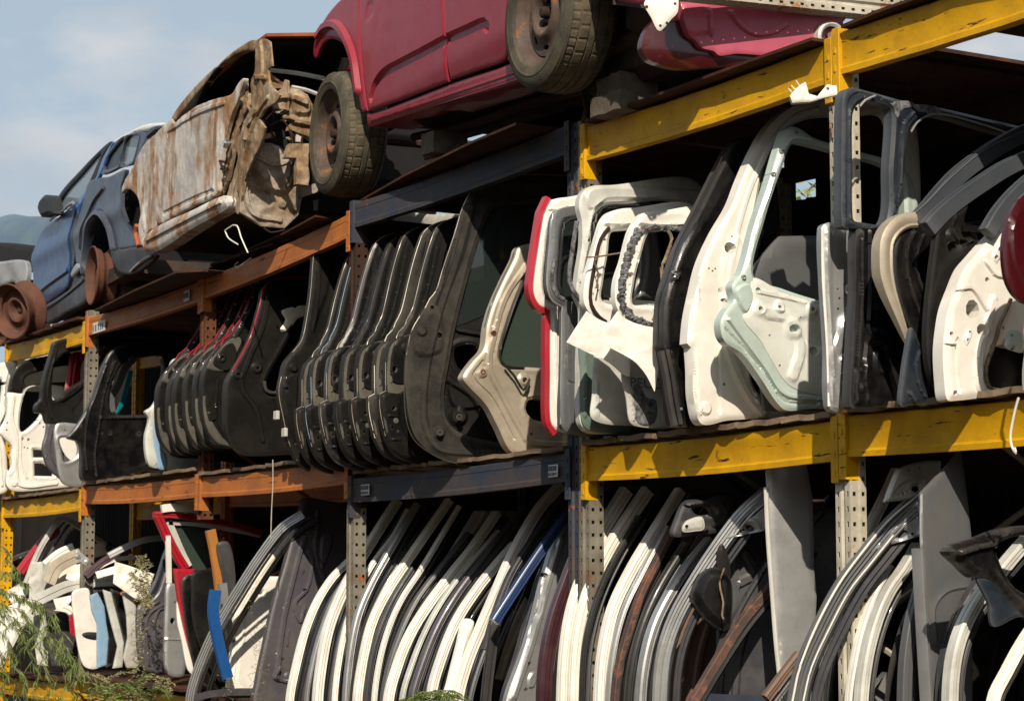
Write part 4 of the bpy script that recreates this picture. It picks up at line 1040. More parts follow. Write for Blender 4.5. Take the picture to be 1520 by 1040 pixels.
# ---- blue-black door
F9 = lambda *p: c9(*p); F10 = lambda *p: c10(*p)
pd = door_plane(*c9.one(108, 500), Y=-0.22)
r = T('car_door_shell', 'blue-black double door frame with a dark lower body, right of the slotted post', 'car door', pd, c10.one(160, 985))
panel('window_frame', pd, F9((112, 160), (125, 120), (160, 103), (250, 125), (480, 185), (600, 205), (850, 262), (1060, 312), (1250, 380), (1300, 860), (600, 830), (190, 830), (150, 825), (112, 815), (106, 600), (106, 400)), M['blueblack'], r,
      holes=[F9((162, 250), (180, 200), (225, 172), (330, 190), (362, 220), (350, 500), (330, 790), (190, 795), (165, 780), (160, 500)), F9((452, 340), (480, 290), (540, 255), (620, 250), (900, 330), (1120, 400), (1150, 790), (700, 795), (400, 795), (420, 600))],
      feats=[('rib', F9((135, 780), (132, 400), (140, 200), (180, 140), (300, 160)), .014, -.006), ('rib', F9((390, 790), (400, 500), (420, 300), (470, 230)), .014, .010)], depth=.05, step=.018, rimw=.02)
panel('body', pd, F10((186, 60), (240, 50), (345, 50), (520, 55), (1250, 70), (1250, 930), (700, 950), (420, 975), (165, 992), (150, 960), (160, 700), (178, 400)), M['gloss'], r,
      punch=[c10.one(290, 388) + (.006,), c10.one(272, 465) + (.005,), c10.one(320, 392) + (.008,)],
      feats=[('rib', F10((205, 80), (200, 500), (175, 960)), .014, .010), ('rib', F10((245, 80), (240, 500), (200, 900)), .012, .010), ('area', F10((275, 700), (330, 700), (340, 800), (280, 810)), .014, .012), ('rib', F10((260, 620), (340, 660), (390, 820), (410, 930)), .06, .02), ('rib', F10((210, 760), (230, 950)), .02, .012)], depth=.05, step=.02, rimw=.02)
for q in (F9((355, 185), (395, 172), (470, 178), (470, 200), (420, 215), (390, 260), (370, 200)), F9((470, 195), (560, 195), (610, 212), (625, 245), (560, 240), (500, 225))):
    panel('torn_sealant', pd.shift(.006), q, M['foam'], r, depth=.01, step=.012, rim=.004, rimw=.01, wob=.006)
edge_line('drip_edge', pd, F9((450, 335), (480, 288), (540, 250), (620, 246), (760, 280), (960, 345)), .004, M['silver'], r, h=.01)
edge_line('drip_edge', pd, F9((185, 205), (215, 172), (265, 150)), .005, M['silver'], r, h=.01)

# ---- arched door with a pale edge
pa = door_plane(*c10.one(310, 200), Y=-0.23)
r = T('car_door_shell', 'black door with an arched pale beige edge and a blue-black sloping window rail', 'car door', pa, c10.one(560, 960))
panel('inner_body', pa.shift(-.01), F10((490, 30), (430, 60), (390, 120), (375, 210), (380, 320), (420, 480), (462, 580), (500, 640), (540, 760), (545, 970), (640, 960), (700, 900), (820, 600), (800, 200), (640, 60), (560, 40)), M['gloss'], r,
      holes=[F10((560, 335), (615, 345), (612, 390), (580, 385))], punch=[c10.one(668, 155) + (.016,), c10.one(720, 150) + (.012,)],
      feats=[('rib', F10((470, 80), (430, 180), (440, 330), (500, 500), (570, 640), (590, 800)), .02, .012), ('rib', F10((520, 90), (480, 200), (490, 320), (560, 480)), .016, .012), ('rib', F10((600, 110), (590, 250), (640, 400), (700, 500)), .03, .012), ('bump', c10.one(570, 260), .04, -.012), ('rib', F10((470, 640), (520, 760), (540, 940)), .03, -.01)], depth=.05, step=.018, rimw=.02)
sweep('arched_edge', pa, c10((488, 18), (440, 22), (395, 45), (358, 85), (336, 140), (332, 220), (336, 300), (360, 400), (395, 500), (430, 600), (446, 660)), [(-.030, -.05), (-.030, 0), (-.022, .006), (-.014, .002), (0, .006), (.012, .004), (.026, -.004), (.026, -.05)], M['beige'], r, taper=lambda t: 1.0 if t < .6 else 1.0 - (t - .6) * 1.9)
sweep('window_rail', pa.shift(-.02), c9((500, 800), (560, 735), (640, 640), (720, 555), (850, 455), (980, 375), (1100, 320), (1240, 280)), ribbed(.062, .04, 1), M['blueblack'], r)
edge_line('drip_edge', pa, c9((470, 770), (560, 690), (680, 565), (850, 425), (1000, 350), (1150, 290)), .0035, M['grey'], r, h=-.02)
letters(pa.shift(.004), r, *c10.one(548, 275), .035, 'C5', M['chrome'])
pa2 = door_plane(*c9.one(560, 800), Y=-0.15)
r = T('car_door_shell', 'blue-black door whose sloping window rail lies under the first sloping one', 'car door', pa2, c10.one(700, 900))
sweep('window_rail', pa2, c9((560, 830), (640, 745), (740, 665), (850, 590), (960, 520), (1080, 465), (1240, 405)), ribbed(.058, .04, 1), M['blueblack'], r)
panel('inner_body', pa2, F9((600, 820), (700, 740), (760, 700), (740, 780), (760, 830), (950, 840), (1250, 850), (1250, 1650), (600, 1650)), M['black'], r, holes=[F9((770, 850), (1100, 860), (1100, 900), (900, 905), (790, 880))], punch=[c9.one(668, 925) + (.02,), c9.one(715, 905) + (.014,)],
      feats=[('rib', F9((690, 760), (660, 840), (700, 900), (760, 890)), .014, .012), ('bump', c9.one(740, 950), .05, .014), ('bump', c9.one(670, 870), .03, .012)], depth=.03, step=.02)
sweep('waist_rail', pa2.shift(.02), c9((735, 828), (850, 835), (1100, 845)), BOXP(.022, .02), M['gloss'], r)
sweep('window_rail', pa2.shift(.12), c9((870, 850), (930, 750), (1000, 665), (1080, 590), (1200, 500)), ribbed(.05, .04, 1), M['blueblack'], r)
pz = door_plane(*c10.one(412, 970), Y=-0.24)
r = T('wing_piece', 'small dark blue pointed plastic wing piece standing on the shelf between black doors', 'wing piece', pz, c10.one(430, 975))
panel('blade', pz, F10((468, 575), (440, 690), (420, 820), (410, 975), (480, 970), (545, 965), (545, 800), (520, 690)), M['blueblack'], r, feats=[('rib', F10((500, 700), (480, 780), (500, 880), (530, 930)), .012, .008), ('rib', F10((450, 910), (480, 950)), .02, .008)], depth=.02, step=.014)

# ---- white pillar panel far right and the dark red one
pr = door_plane(*c10.one(632, 700), Y=-0.18)
r = T('car_side_section', 'white rear side panel with round holes and a brown sealant line, at the right edge', 'body panel', pr, c10.one(660, 940))
panel('pressed_sheet', pr, c10((985, -30), (932, 58), (880, 110), (800, 200), (742, 270), (700, 368), (662, 470), (642, 580), (632, 700), (640, 850), (655, 945), (700, 950), (850, 935), (960, 938), (1300, 930), (1300, -60)), M['white'], r,
      holes=[c10((868, 700), (925, 662), (985, 672), (1100, 700), (1100, 885), (900, 884), (848, 850), (842, 780))],
      punch=[c10.one(775, 485) + (.030, 1.2), c10.one(822, 588) + (.022, 1.0), c10.one(851, 330) + (.010,), c10.one(668, 607) + (.008,), c10.one(910, 175) + (.009,), c10.one(893, 215) + (.009,), c10.one(934, 577) + (.006,), c10.one(757, 600) + (.006,), c10.one(745, 640) + (.006,), c10.one(688, 912) + (.010,)],
      feats=[('rib', c10((700, 375), (770, 372), (845, 480)), .018, .010), ('rib', c10((845, 240), (890, 300), (930, 310)), .016, .010), ('rib', c10((645, 655), (695, 655)), .012, .010), ('rib', c10((700, 640), (695, 760), (710, 900)), .016, -.012),
             ('area', c10((735, 620), (765, 585), (770, 610), (742, 665)), .008, .008), ('rib', c10((880, 430), (850, 560), (815, 680), (800, 800), (820, 900), (900, 925)), .03, .014), ('area', c10((880, 200), (915, 140), (925, 190), (895, 240)), .008, .008)],
      depth=.06, step=.016, rim=.014, rimw=.03)
edge_line('sealant_line', pr, c10((962, 430), (935, 500), (905, 560), (890, 620), (862, 700), (838, 770), (834, 830), (850, 880), (900, 910), (1040, 912)), .007, M['wood'], r, h=.010)
panel('hinge_plate', pr.shift(.012), c10((975, 595), (1010, 590), (1040, 610), (1040, 700), (990, 695), (945, 670)), M['mint'], r, punch=[c10.one(985, 680) + (.008,), c10.one(980, 615) + (.006,)], depth=.008, step=.02)
pdr = door_plane(*c9.one(960, 900), Y=-0.24)
r = T('bonnet_corner', 'dark red rounded body panel corner cut off by the picture edge', 'body panel', pdr, c10.one(1000, 420))
panel('skin', pdr, F9((1100, 620), (1050, 650), (1005, 700), (970, 770), (945, 860), (938, 940), (945, 1040), (962, 1110), (1000, 1175), (1060, 1215), (1200, 1220), (1200, 620)), M['dred'], r, depth=.02, step=.02, rim=.008, rimw=.03, feats=[('rib', F9((990, 800), (1000, 980), (1060, 1120)), .03, .008)])
for q, r_ in ((((1038, 500), (1020, 600), (1030, 680), (1015, 800), (1018, 900)), .005),):
    edge_line('hanging_wire', pdr, c10(*q), r_, M['silver'], r, h=.02)

# ---- stack of black doors with red edges
pbb = door_plane(*c4.one(525, 700), Y=-0.18)
proto2 = T('tailgate', 'black tailgate with a thin red edge, leftmost in the row under the barcode label beam', 'tailgate', pbb, c4.one(560, 840), 'black red-edged tailgates standing packed')
panel('frame', pbb, c4((722, 300), (742, 262), (790, 234), (900, 220), (1060, 216), (1060, 850), (640, 858), (600, 855), (560, 835), (533, 780), (525, 700), (530, 620), (552, 575), (590, 530), (628, 488), (660, 440), (692, 370)), M['black'], proto2,
      punch=[c4.one(588, 568) + (.013,), c4.one(545, 740) + (.010,), c4.one(540, 775) + (.008,), c4.one(770, 262) + (.006,)],
      feats=[('area', c4((560, 590), (580, 545), (625, 520), (640, 560), (610, 610)), .014, .016), ('bump', c4.one(588, 570), .03, .010), ('rib', c4((745, 290), (710, 370), (670, 450), (632, 510)), .02, .010), ('area', c4((534, 690), (560, 700), (570, 760), (545, 770)), .01, .012), ('rib', c4((575, 640), (572, 760), (610, 835)), .016, .010)], depth=.045, step=.02, rimw=.024)
panel('lit_dusty_cap', pbb.shift(.010), c4((545, 600), (562, 568), (600, 525), (640, 500), (660, 510), (650, 540), (625, 580), (600, 612)), M['dusty_lit'], proto2, punch=[c4.one(588, 568) + (.013,)], depth=.01, step=.016, rimw=.012)
panel('lit_dusty_edge', pbb.shift(.008), c4((530, 690), (552, 700), (556, 760), (590, 820), (620, 850), (575, 840), (540, 785)), M['dusty_lit'], proto2, punch=[c4.one(545, 735) + (.009,)], depth=.008, step=.016, rimw=.012)
edge_line('skin_edge', pbb, c4((590, 530), (600, 510), (628, 488), (640, 465), (660, 440), (692, 370), (722, 300), (742, 262), (790, 233), (900, 219), (1060, 215)), .0036, M['red'], proto2, h=-.006)
bolts(pbb, c4((650, 470), (672, 425), (695, 375), (714, 330)), .005, M['greywhite'], proto2)
for i, w in enumerate(('second', 'third', 'fourth', 'fifth', 'sixth')):
    c = copy_tree(proto2); c.location = proto2.location + Vector((0.150 * (i + 1), random.uniform(-.015, .015), 0.004 * i)); c.rotation_euler = (rad(random.uniform(-1, 1)), 0, rad(random.uniform(-2, 2)))
    c['label'] = 'black tailgate with a thin red edge, %s from the left of its packed row' % w
pn = door_plane(*c4.one(755, 700), Y=-0.18)
r = T('tailgate', 'black tailgate with a wide dark opening, last on the right of the red-edged row', 'tailgate', pn, c4.one(800, 845), 'black red-edged tailgates standing packed')
panel('frame', pn, c4((876, 330), (882, 295), (905, 268), (945, 255), (1060, 252), (1180, 260), (1180, 850), (1000, 845), (830, 850), (795, 830), (762, 780), (755, 700), (760, 605), (782, 562), (812, 512), (842, 450), (862, 385)), M['black'], r,
      holes=[c4((1010, 345), (1150, 330), (1150, 640), (960, 640), (905, 648), (888, 620), (900, 580), (945, 500), (980, 430))] , punch=[c4.one(798, 578) + (.013,), c4.one(862, 556) + (.010,), c4.one(958, 245 + 20) + (.008,)],
      feats=[('bump', c4.one(798, 578), .035, .012), ('bump', c4.one(862, 556), .04, .014), ('rib', c4((900, 320), (880, 420), (830, 540), (810, 620), (860, 700), (880, 800)), .03, .012), ('rib', c4((950, 300), (1060, 290)), .03, .010)], depth=.05, step=.019, rimw=.024)
edge_line('skin_edge', pn, c4((782, 562), (812, 512), (842, 450), (862, 385), (876, 330), (882, 295), (905, 268), (945, 254), (1060, 251)), .0042, M['red'], r, h=-.006)
panel('bare_patch', pn.shift(.006), c4((945, 365), (985, 350), (1035, 348), (1035, 375), (1000, 390), (985, 410), (960, 435), (940, 428), (958, 395)), M['cream'], r, depth=.006, step=.014, wob=.006)
m_ = edge_line('wiring', pn, c4((885, 600), (890, 630), (920, 640), (940, 622)), .010, M['dusty'], r, h=.01)

# ---- far left of the shelf
pbl = door_plane(*c8.one(778, 600), Y=-0.16)
r = T('tailgate', 'pale blue and white tailgate edge showing left of the red-edged black row', 'tailgate', pbl, c8.one(830, 770))
panel('frame', pbl, c8((935, 185), (900, 250), (850, 370), (812, 440), (775, 468), (795, 505), (776, 600), (779, 690), (800, 755), (850, 770), (1100, 780), (1100, 190)), M['greywhite'], r, feats=[('rib', c8((815, 470), (805, 600), (830, 740)), .02, .01)], depth=.04, step=.02)
panel('blue_skin', pbl.shift(.012), c8((815, 500), (850, 520), (860, 620), (890, 720), (885, 772), (845, 770), (825, 700), (812, 600)), M['paleblue'], r, depth=.01, step=.02)

pcd = door_plane(*c8.one(430, 650), Y=-0.15)
r = T('car_door_shell', 'black door with a glossy frame and oval window opening, left of the pale blue edge', 'car door', pcd, c8.one(520, 835))
panel('frame', pcd, c8((575, 175), (598, 145), (650, 118), (800, 95), (1000, 88), (1000, 780), (780, 785), (530, 838), (440, 830), (432, 720), (422, 632), (362, 606), (400, 560), (446, 490), (492, 395), (530, 280)), M['gloss'], r,
      holes=[c8((640, 235), (690, 195), (760, 180), (860, 178), (860, 300), (815, 470), (700, 485), (600, 478), (585, 430), (598, 330))],
      punch=[c8.one(586, 582) + (.010,), c8.one(738, 588) + (.012,), c8.one(540, 580) + (.006,), c8.one(436, 548) + (.006,)],
      feats=[('rib', c8((610, 200), (570, 300), (540, 420), (520, 560), (500, 700), (510, 810)), .03, .016), ('rib', c8((560, 220), (520, 340), (470, 480), (450, 620), (460, 780)), .02, .012), ('rib', c8((700, 180), (640, 250), (600, 330)), .016, .012), ('rib', c8((530, 500), (800, 495)), .03, .012), ('area', c8((560, 640), (780, 620), (780, 740), (600, 770)), .03, -.012)], depth=.05, step=.02, rimw=.02)
ptl = door_plane(*c8.one(590, 470), Y=0.22)
r = T('door_trim', 'slim teal door strip leaning inside the black door window', 'trim strip', ptl, c8.one(630, 475))
sweep('strip', ptl, c8((700, 250), (670, 360), (640, 450), (628, 480)), BOXP(.03, .02), M['teal'], r)
r = T('door_trim', 'silver grey door frame showing through the black door window', 'trim strip', ptl.shift(-.06), c8.one(600, 470))
sweep('strip', ptl.shift(-.06), c8((720, 180), (670, 235), (630, 330), (592, 400), (600, 470)), BOXP(.05, .02), M['grey'], r)

pfr = door_plane(*c8.one(230, 640), Y=-0.16)
r = T('car_door_shell', 'black window frame over a grey mauve door shell, with a pointed mirror corner', 'car door', pfr, c8.one(320, 825))
panel('window_frame', pfr, c8((272, 150), (288, 102), (335, 82), (520, 50), (800, 12), (1000, -10), (1000, 90), (800, 110), (610, 128), (560, 180), (500, 280), (430, 420), (392, 470), (400, 540), (300, 535), (250, 530), (228, 480), (188, 470), (190, 430), (216, 402), (222, 335), (242, 250)), M['black'], r,
      holes=[c8((325, 175), (350, 158), (560, 125), (548, 170), (500, 240), (440, 300), (360, 350), (325, 390), (283, 405), (278, 300), (292, 220))], punch=[c8.one(420, 85) + (.009,), c8.one(466, 78) + (.009,), c8.one(240, 430) + (.007,)],
      feats=[('rib', c8((300, 140), (265, 260), (250, 380), (275, 500)), .02, .012), ('area', c8((395, 100), (400, 75), (490, 62), (490, 88)), .008, .010), ('rib', c8((330, 400), (390, 360), (460, 300)), .05, .016)], depth=.05, step=.018, rimw=.018)
panel('shell', pfr, c8((252, 532, 1), (400, 542, 1), (350, 575), (318, 600), (322, 640), (350, 700), (412, 765), (415, 858, 1), (362, 852), (320, 822), (262, 770), (238, 715), (230, 650), (246, 590)), M['mauve'], r,
      feats=[('rib', c8((280, 560), (262, 650), (290, 740), (370, 830)), .016, .012), ('rib', c8((312, 570), (295, 650), (330, 730), (405, 810)), .012, .010)], punch=[c8.one(345, 568) + (.006,), c8.one(250, 700) + (.008,)], depth=.04, step=.014, rimw=.015)
pwh = door_plane(*c8.one(330, 700), Y=-0.06)
r = T('car_door_shell', 'grey-white door shell behind the mauve one, with a large cut opening', 'car door', pwh, c8.one(380, 840))
panel('shell', pwh, c8((300, 540), (385, 530), (460, 560), (460, 850), (340, 850), (300, 700)), M['silver'], r, holes=[c8((322, 610), (400, 620), (412, 700), (345, 735), (330, 680))], punch=[c8.one(345, 566) + (.007,)], depth=.03, step=.016)

pl1 = door_plane(*c8.one(45, 800), Y=-0.14)
r = T('car_door_shell', 'white door shell with two cut-out rectangles and a black painted window frame', 'car door', pl1, c8.one(100, 885), 'white door shells at the left end')
panel('shell', pl1, c8((48, 365), (120, 372), (135, 345), (170, 330), (330, 328), (350, 360), (350, 500), (430, 560), (430, 862), (370, 868), (120, 892), (60, 884), (36, 855), (40, 790), (62, 700), (66, 652), (20, 600), (0, 582), (4, 560), (36, 500), (42, 430)), M['white'], r,
      holes=[c8((118, 420), (150, 345), (236, 335), (246, 400), (215, 490), (150, 560), (112, 575), (104, 520)), c8((176, 668, 1), (240, 672, 1), (243, 712, 1), (178, 712, 1)), c8((182, 742, 1), (235, 745), (286, 790), (286, 812, 1), (184, 810, 1)), c8((44, 730), (58, 690), (64, 760), (46, 790))],
      punch=[c8.one(38, 528) + (.008,), c8.one(36, 566) + (.008,), c8.one(120, 612) + (.012,), c8.one(152, 616) + (.012,), c8.one(130, 658) + (.007,), c8.one(148, 662) + (.007,), c8.one(212, 530) + (.008,), c8.one(232, 550) + (.008,), c8.one(200, 515) + (.006,)],
      feats=[('rib', c8((70, 390), (62, 500), (90, 620), (86, 780), (110, 860), (300, 850)), .03, .014), ('rib', c8((110, 600), (110, 740), (140, 820)), .02, .01), ('bump', c8.one(75, 850), .03, .010)], depth=.05, step=.016, rimw=.02)
panel('window_frame', pl1.shift(.003), c8((48, 365, 1), (60, 290), (85, 240), (120, 205), (190, 182), (400, 165), (400, 325), (250, 322), (165, 328), (128, 345), (118, 372, 1)), M['black'], r, holes=[c8((130, 300), (165, 270), (380, 225), (380, 300), (200, 315), (140, 330))],
      punch=[c8.one(185, 238) + (.010,), c8.one(232, 220) + (.008,)], feats=[('area', c8((210, 212), (245, 205), (245, 235), (212, 235)), .008, .008)], depth=.04, step=.018, rimw=.018)
pl2 = door_plane(*c8.one(-20, 500), Y=-0.12)
r = T('car_door_shell', 'white door shell with rounded upper corner, leftmost on the middle shelf', 'car door', pl2, c8.one(10, 880), 'white door shells at the left end')
panel('shell', pl2, c8((-40, 225), (30, 205), (90, 202), (84, 250), (52, 300), (40, 380), (50, 440), (20, 500), (0, 560), (30, 660), (40, 780), (36, 890), (-60, 895), (-120, 600), (-100, 300)), M['white'], r,
      holes=[c8((-60, 330), (-20, 290), (12, 300), (8, 400), (-20, 500), (-60, 520))], punch=[c8.one(20, 318) + (.02, .7), c8.one(22, 380) + (.007,)], feats=[('rib', c8((40, 250), (20, 350), (20, 480), (-10, 560), (0, 700), (10, 860)), .02, .012)], depth=.05, step=.02)
pl3 = door_plane(*c8.one(85, 210), Y=0.10)
r = T('roof_section', 'creamy white panel top showing behind the leftmost white doors', 'body panel', pl3, c8.one(110, 300))
panel('skin', pl3, c8((82, 215), (110, 180), (180, 160), (400, 150), (400, 330), (60, 340)), M['cream'], r, depth=.03, step=.03)
prf = door_plane(*c8.one(355, 300), Y=0.14)
r = T('window_surround', 'bright red window frame corner seen inside the black frame', 'door frame', prf, c8.one(355, 400))
panel('frame', prf, c8((388, 158), (430, 150), (600, 140), (600, 165), (520, 175), (450, 195), (432, 240), (425, 330), (400, 400), (345, 420), (352, 350), (368, 250)), M['red'], r, feats=[('rib', c8((410, 180), (395, 280), (385, 380)), .02, .012)], depth=.04, step=.016)
# ------------------------------------------------------------------ bottom shelf: doors on edge, their curved window frames to the front
b1 = crop(0, 690, 460 / 1367); b2 = crop(400, 680, 480 / 1387); b3 = crop(780, 660, 420 / 1149); b4 = crop(1080, 640, 440 / 1144)
GRP = 'curved door frames on the bottom shelf'
def rail_door(label, path, mat, w=.05, h=.06, Y=-0.06, n=3, t=90, body=None, bshift=34, seal=True, low=True, name='curved_door_rail', group=GRP, k=1.0, bh=-.03, bw=150):
    path = list(path); w *= .74; h *= .68
    if low and path[0][1] > 1010:              # carry the frame on down below the picture
        p0, p1 = path[0], path[1]
        d = (p0[0] - p1[0]) / max(p0[1] - p1[1], 1)
        path = [(p0[0] + d * 60 * .3, p0[1] + 130)] + path
    pl = door_plane(path[0][0], path[0][1], Y=Y, t=t)
    r = T(name, label, 'door frame', pl, path[0], group)
    sweep('frame_rail', pl, path, ribbed(w, h, n, .004), mat, r, step=.03)
    if seal:
        off = w * 200
        edge_line('rubber_seal', pl, [(x + off, y + off * .35) for x, y in [p[:2] for p in path]], .007, M['rubber'], r, h=-.012)
    if True:
        o2 = w * 300 + 5; mt2 = random.choice(['dgrey', 'grey', 'gloss', 'dgrey', mat.name and 'black'])
        sweep('inner_channel', pl, [(x + o2, y + o2 * .35) for x, y in [p[:2] for p in path]], ribbed(w * .5, h * .7, 2, .003), M[mt2], r, step=.04, fn=lambda t_: -.02)
    if body is not None:  # mostly black bodies, their colour standing for shade between the frames
        inn = [(x + bshift, y + bshift * .3) for x, y in [p[:2] for p in path]]
        out = [(x + bshift + bw, y + bshift * .3) for x, y in reversed([p[:2] for p in path])]
        panel('door_body', pl.shift(bh), [inn[0] + ('c',)] + inn[1:-1] + [inn[-1] + ('c',), out[0] + ('c',)] + out[1:-1] + [out[-1] + ('c',)], body, r,
              feats=[('rib', [(x + bshift + 20, y) for x, y in [p[:2] for p in path]], .02, .012), ('rib', [(x + bshift + 42, y) for x, y in [p[:2] for p in path]], .03, .012)], depth=.02, step=.028, rimw=.02)
    return pl, r
D = rail_door
# -- behind the blue bay, left to right
pk = door_plane(*b2.one(-30, 900), Y=-0.02)
r = T('car_door_shell', 'dark mauve-grey door shell with pressed ribs, standing left of the cream frames', 'car door', pk, b2.one(20, 975))
panel('shell', pk, b2((150, 172), (175, 168), (330, 196), (400, 210), (420, 600), (400, 1100), (100, 1090), (-60, 1060), (-52, 960), (-20, 800), (20, 620), (70, 450), (110, 300), (140, 210)), M['mauve'], r,
      punch=[b2.one(258, 340) + (.010,), b2.one(150, 565) + (.012,), b2.one(58, 860) + (.010,), b2.one(148, 490) + (.012, 1.4), b2.one(180, 320) + (.008,)],
      feats=[('area', b2((160, 340), (170, 265), (205, 260), (205, 335)), .012, .012), ('rib', b2((150, 330), (105, 500), (60, 700), (30, 940)), .03, .016), ('rib', b2((165, 400), (185, 440), (160, 560), (110, 620), (130, 700), (150, 640)), .02, .012), ('area', b2((225, 340), (260, 320), (270, 350), (240, 440), (220, 470)), .012, .014),
             ('rib', b2((80, 740), (75, 800)), .014, .010), ('bump', b2.one(80, 935), .03, .012), ('rib', b2((40, 900), (20, 940), (90, 960)), .02, .012), ('rib', b2((210, 230), (200, 400), (250, 560)), .03, .012)], depth=.05, step=.016, rimw=.02)
bolts(pk, b2((165, 865), (80, 940), (258, 342)), .014, M['mauve'], r, h=.012)
D('cream frame, first from the left under the blue-grey beam, its top fading into shade', b2((95, 1040), (125, 880), (165, 730), (215, 610), (280, 510), (350, 440), (430, 340)), M['cream'], .045, .07, body=M['gloss'])
D('wide white frame, second from the left under the blue-grey beam', b2((215, 1040), (232, 880), (265, 720), (320, 580), (385, 460), (470, 320), (560, 180)), M['white'], .065, .07, body=M['black'])
D('thin cream frame stained with rust, tucked against the wide white one', b2((285, 1040), (305, 860), (340, 700), (390, 560), (450, 450), (540, 330), (600, 220)), M['cream'], .035, .04, Y=-.03, n=2)
D('narrow silver and cream frame right of the rust-stained one', b2((335, 1040), (352, 850), (385, 680), (440, 545), (520, 400), (640, 195)), M['silver'], .045, .05, body=M['gloss'])
D('cream frame between the silver frame and the brown-black one', b2((385, 1040), (410, 860), (450, 700), (520, 560), (620, 410), (780, 180)), M['cream'], .055, .06, body=M['black'])
D('brown-black frame with no shine, in the middle under the blue-grey beam', b2((425, 1040), (448, 850), (490, 710), (545, 590), (620, 470)), M['dgrey'], .04, .05, Y=-.03, seal=False)
D('slim white frame with rust specks right of the brown-black frame', b2((455, 1040), (478, 870), (520, 720), (575, 600), (660, 470), (820, 205)), M['white'], .032, .04, body=M['greywhite'], bshift=22)
D('cream frame standing alone with wide dark gaps on both sides', b2((520, 1040), (555, 900), (610, 760), (690, 630), (780, 510), (880, 385), (985, 235)), M['cream'], .055, .07, body=M['gloss'])
D('mauve-grey frame curving up beside the lone cream frame', b2((620, 1040), (665, 880), (730, 720), (820, 570), (930, 430), (1100, 210)), M['mauve'], .045, .06, body=M['dgrey'])
D('white frame, left of two that meet at the bottom near the blue strip', b2((705, 1010), (745, 860), (810, 700), (900, 560), (980, 460), (1060, 370)), M['white'], .055, .06, body=M['gloss'])
D('long white frame bending over at its top, nearest the blue strip', b2((815, 1040), (855, 880), (915, 730), (980, 580), (1050, 420), (1120, 290), (1180, 200), (1260, 115)), M['white'], .065, .06, body=M['black'])
pj = door_plane(*b2.one(770, 1000), Y=-0.075)
r = T('body_trim', 'cream tapered sill piece wedged between the two white frames', 'trim piece', pj, b2.one(770, 1000))
panel('piece', pj, b2((840, 690), (880, 700), (860, 780), (800, 1000), (790, 1060), (745, 1060), (770, 960), (810, 800)), M['cream'], r, depth=.03, step=.02, feats=[('rib', b2((850, 720), (790, 980)), .01, .006)])
D('dark grey frame leaning behind the long white frame', b2((930, 820), (980, 650), (1040, 500), (1120, 370), (1260, 170)), M['dgrey'], .035, .05, Y=.02, low=False)
pn2 = door_plane(*b2.one(965, 705), Y=-0.10)
r = T('door_trim', 'straight dark blue trim strip leaning across a black post', 'trim strip', pn2, b2.one(965, 705))
sweep('strip', pn2, b2((972, 700), (1060, 565), (1160, 415), (1310, 205)), ribbed(.045, .03, 3, .004), M['navy'], r)
pn3 = door_plane(*b2.one(935, 1040), Y=-0.06)
r = T('door_trim', 'glossy black upright trim bar under the blue strip', 'trim strip', pn3, b2.one(935, 1040))
sweep('strip', pn3, b2((930, 1200), (935, 1040), (955, 860), (975, 715)), ribbed(.045, .03, 2, .004), M['gloss'], r)
pg2 = door_plane(*b2.one(1060, 1040), Y=0.05)
r = T('car_door_shell', 'grey-white door shell half in shade left of the maroon frame', 'car door', pg2, b2.one(1080, 1050))
panel('shell', pg2, b2((1240, 330), (1310, 240), (1420, 240), (1420, 1150), (1010, 1150), (1020, 1030), (1080, 860), (1130, 700), (1180, 500)), M['silver'], r, punch=[b2.one(1112, 880) + (.012,), b2.one(1185, 500) + (.012,), b2.one(1100, 990) + (.010,)],
      feats=[('area', b2((1110, 940), (1130, 915), (1145, 935), (1130, 980), (1112, 980)), .01, .010), ('rib', b2((1250, 350), (1190, 560), (1130, 780), (1050, 1020)), .03, .012), ('rib', b2((1180, 500), (1160, 640), (1110, 760)), .02, -.01)], depth=.04, step=.018)
D('charcoal frame rail leaning just left of the grey-white shell', b2((1010, 1040), (1060, 880), (1110, 700), (1170, 500), (1250, 340)), M['dgrey'], .03, .05, Y=.02)
# -- yellow bay
D('deep maroon frame with fine raised lines, first right of the cream slotted post', b3((85, 1040), (95, 880), (125, 720), (175, 570), (240, 410), (330, 260)), M['maroonblk'], .085, .06, body=M['gloss'])
D('cream frame, left one of the pair beside the maroon frame', b3((168, 1040), (176, 860), (200, 690), (245, 540), (310, 370), (420, 185)), M['cream'], .08, .06, seal=False)
D('cream frame streaked with rust, right one of the pair beside the maroon frame', b3((208, 1040), (222, 800), (262, 620), (330, 460), (400, 340), (505, 185)), M['cream'], .08, .05, body=M['brown'], bw=230, bshift=44)
D('dark steel rail hugging the rust-streaked cream frame', b3((238, 1040), (250, 820), (292, 640), (360, 480), (470, 290)), M['gloss'], .03, .04, seal=False)
D('white frame standing before a brown primer panel', b3((312, 1040), (326, 850), (365, 670), (440, 510), (530, 360), (640, 185)), M['white'], .058, .06, body=M['brown'], bw=150, bshift=40)
D('grey frame blotched with rust and peeling paint', b3((372, 1040), (388, 900), (425, 760), (480, 600), (560, 440), (665, 240)), M['galv'] if False else M['rustframe'], .035, .05, n=1, body=M['brown'], bw=160)
D('silver-cream frame left of the many-lined grey one', b3((478, 1040), (495, 880), (535, 730), (600, 600), (680, 480), (760, 385)), M['silver'], .048, .06, seal=True, body=M['brown'], bw=110)
plM, rM = D('grey frame with many white lines and a triangular mirror corner, before the light grey panel', b3((545, 1040), (562, 850), (610, 700), (700, 540), (800, 390), (890, 275), (980, 195)), M['silver'], .085, .07, Y=-.12, t=52, n=5, body=M['dgrey'], bshift=70)
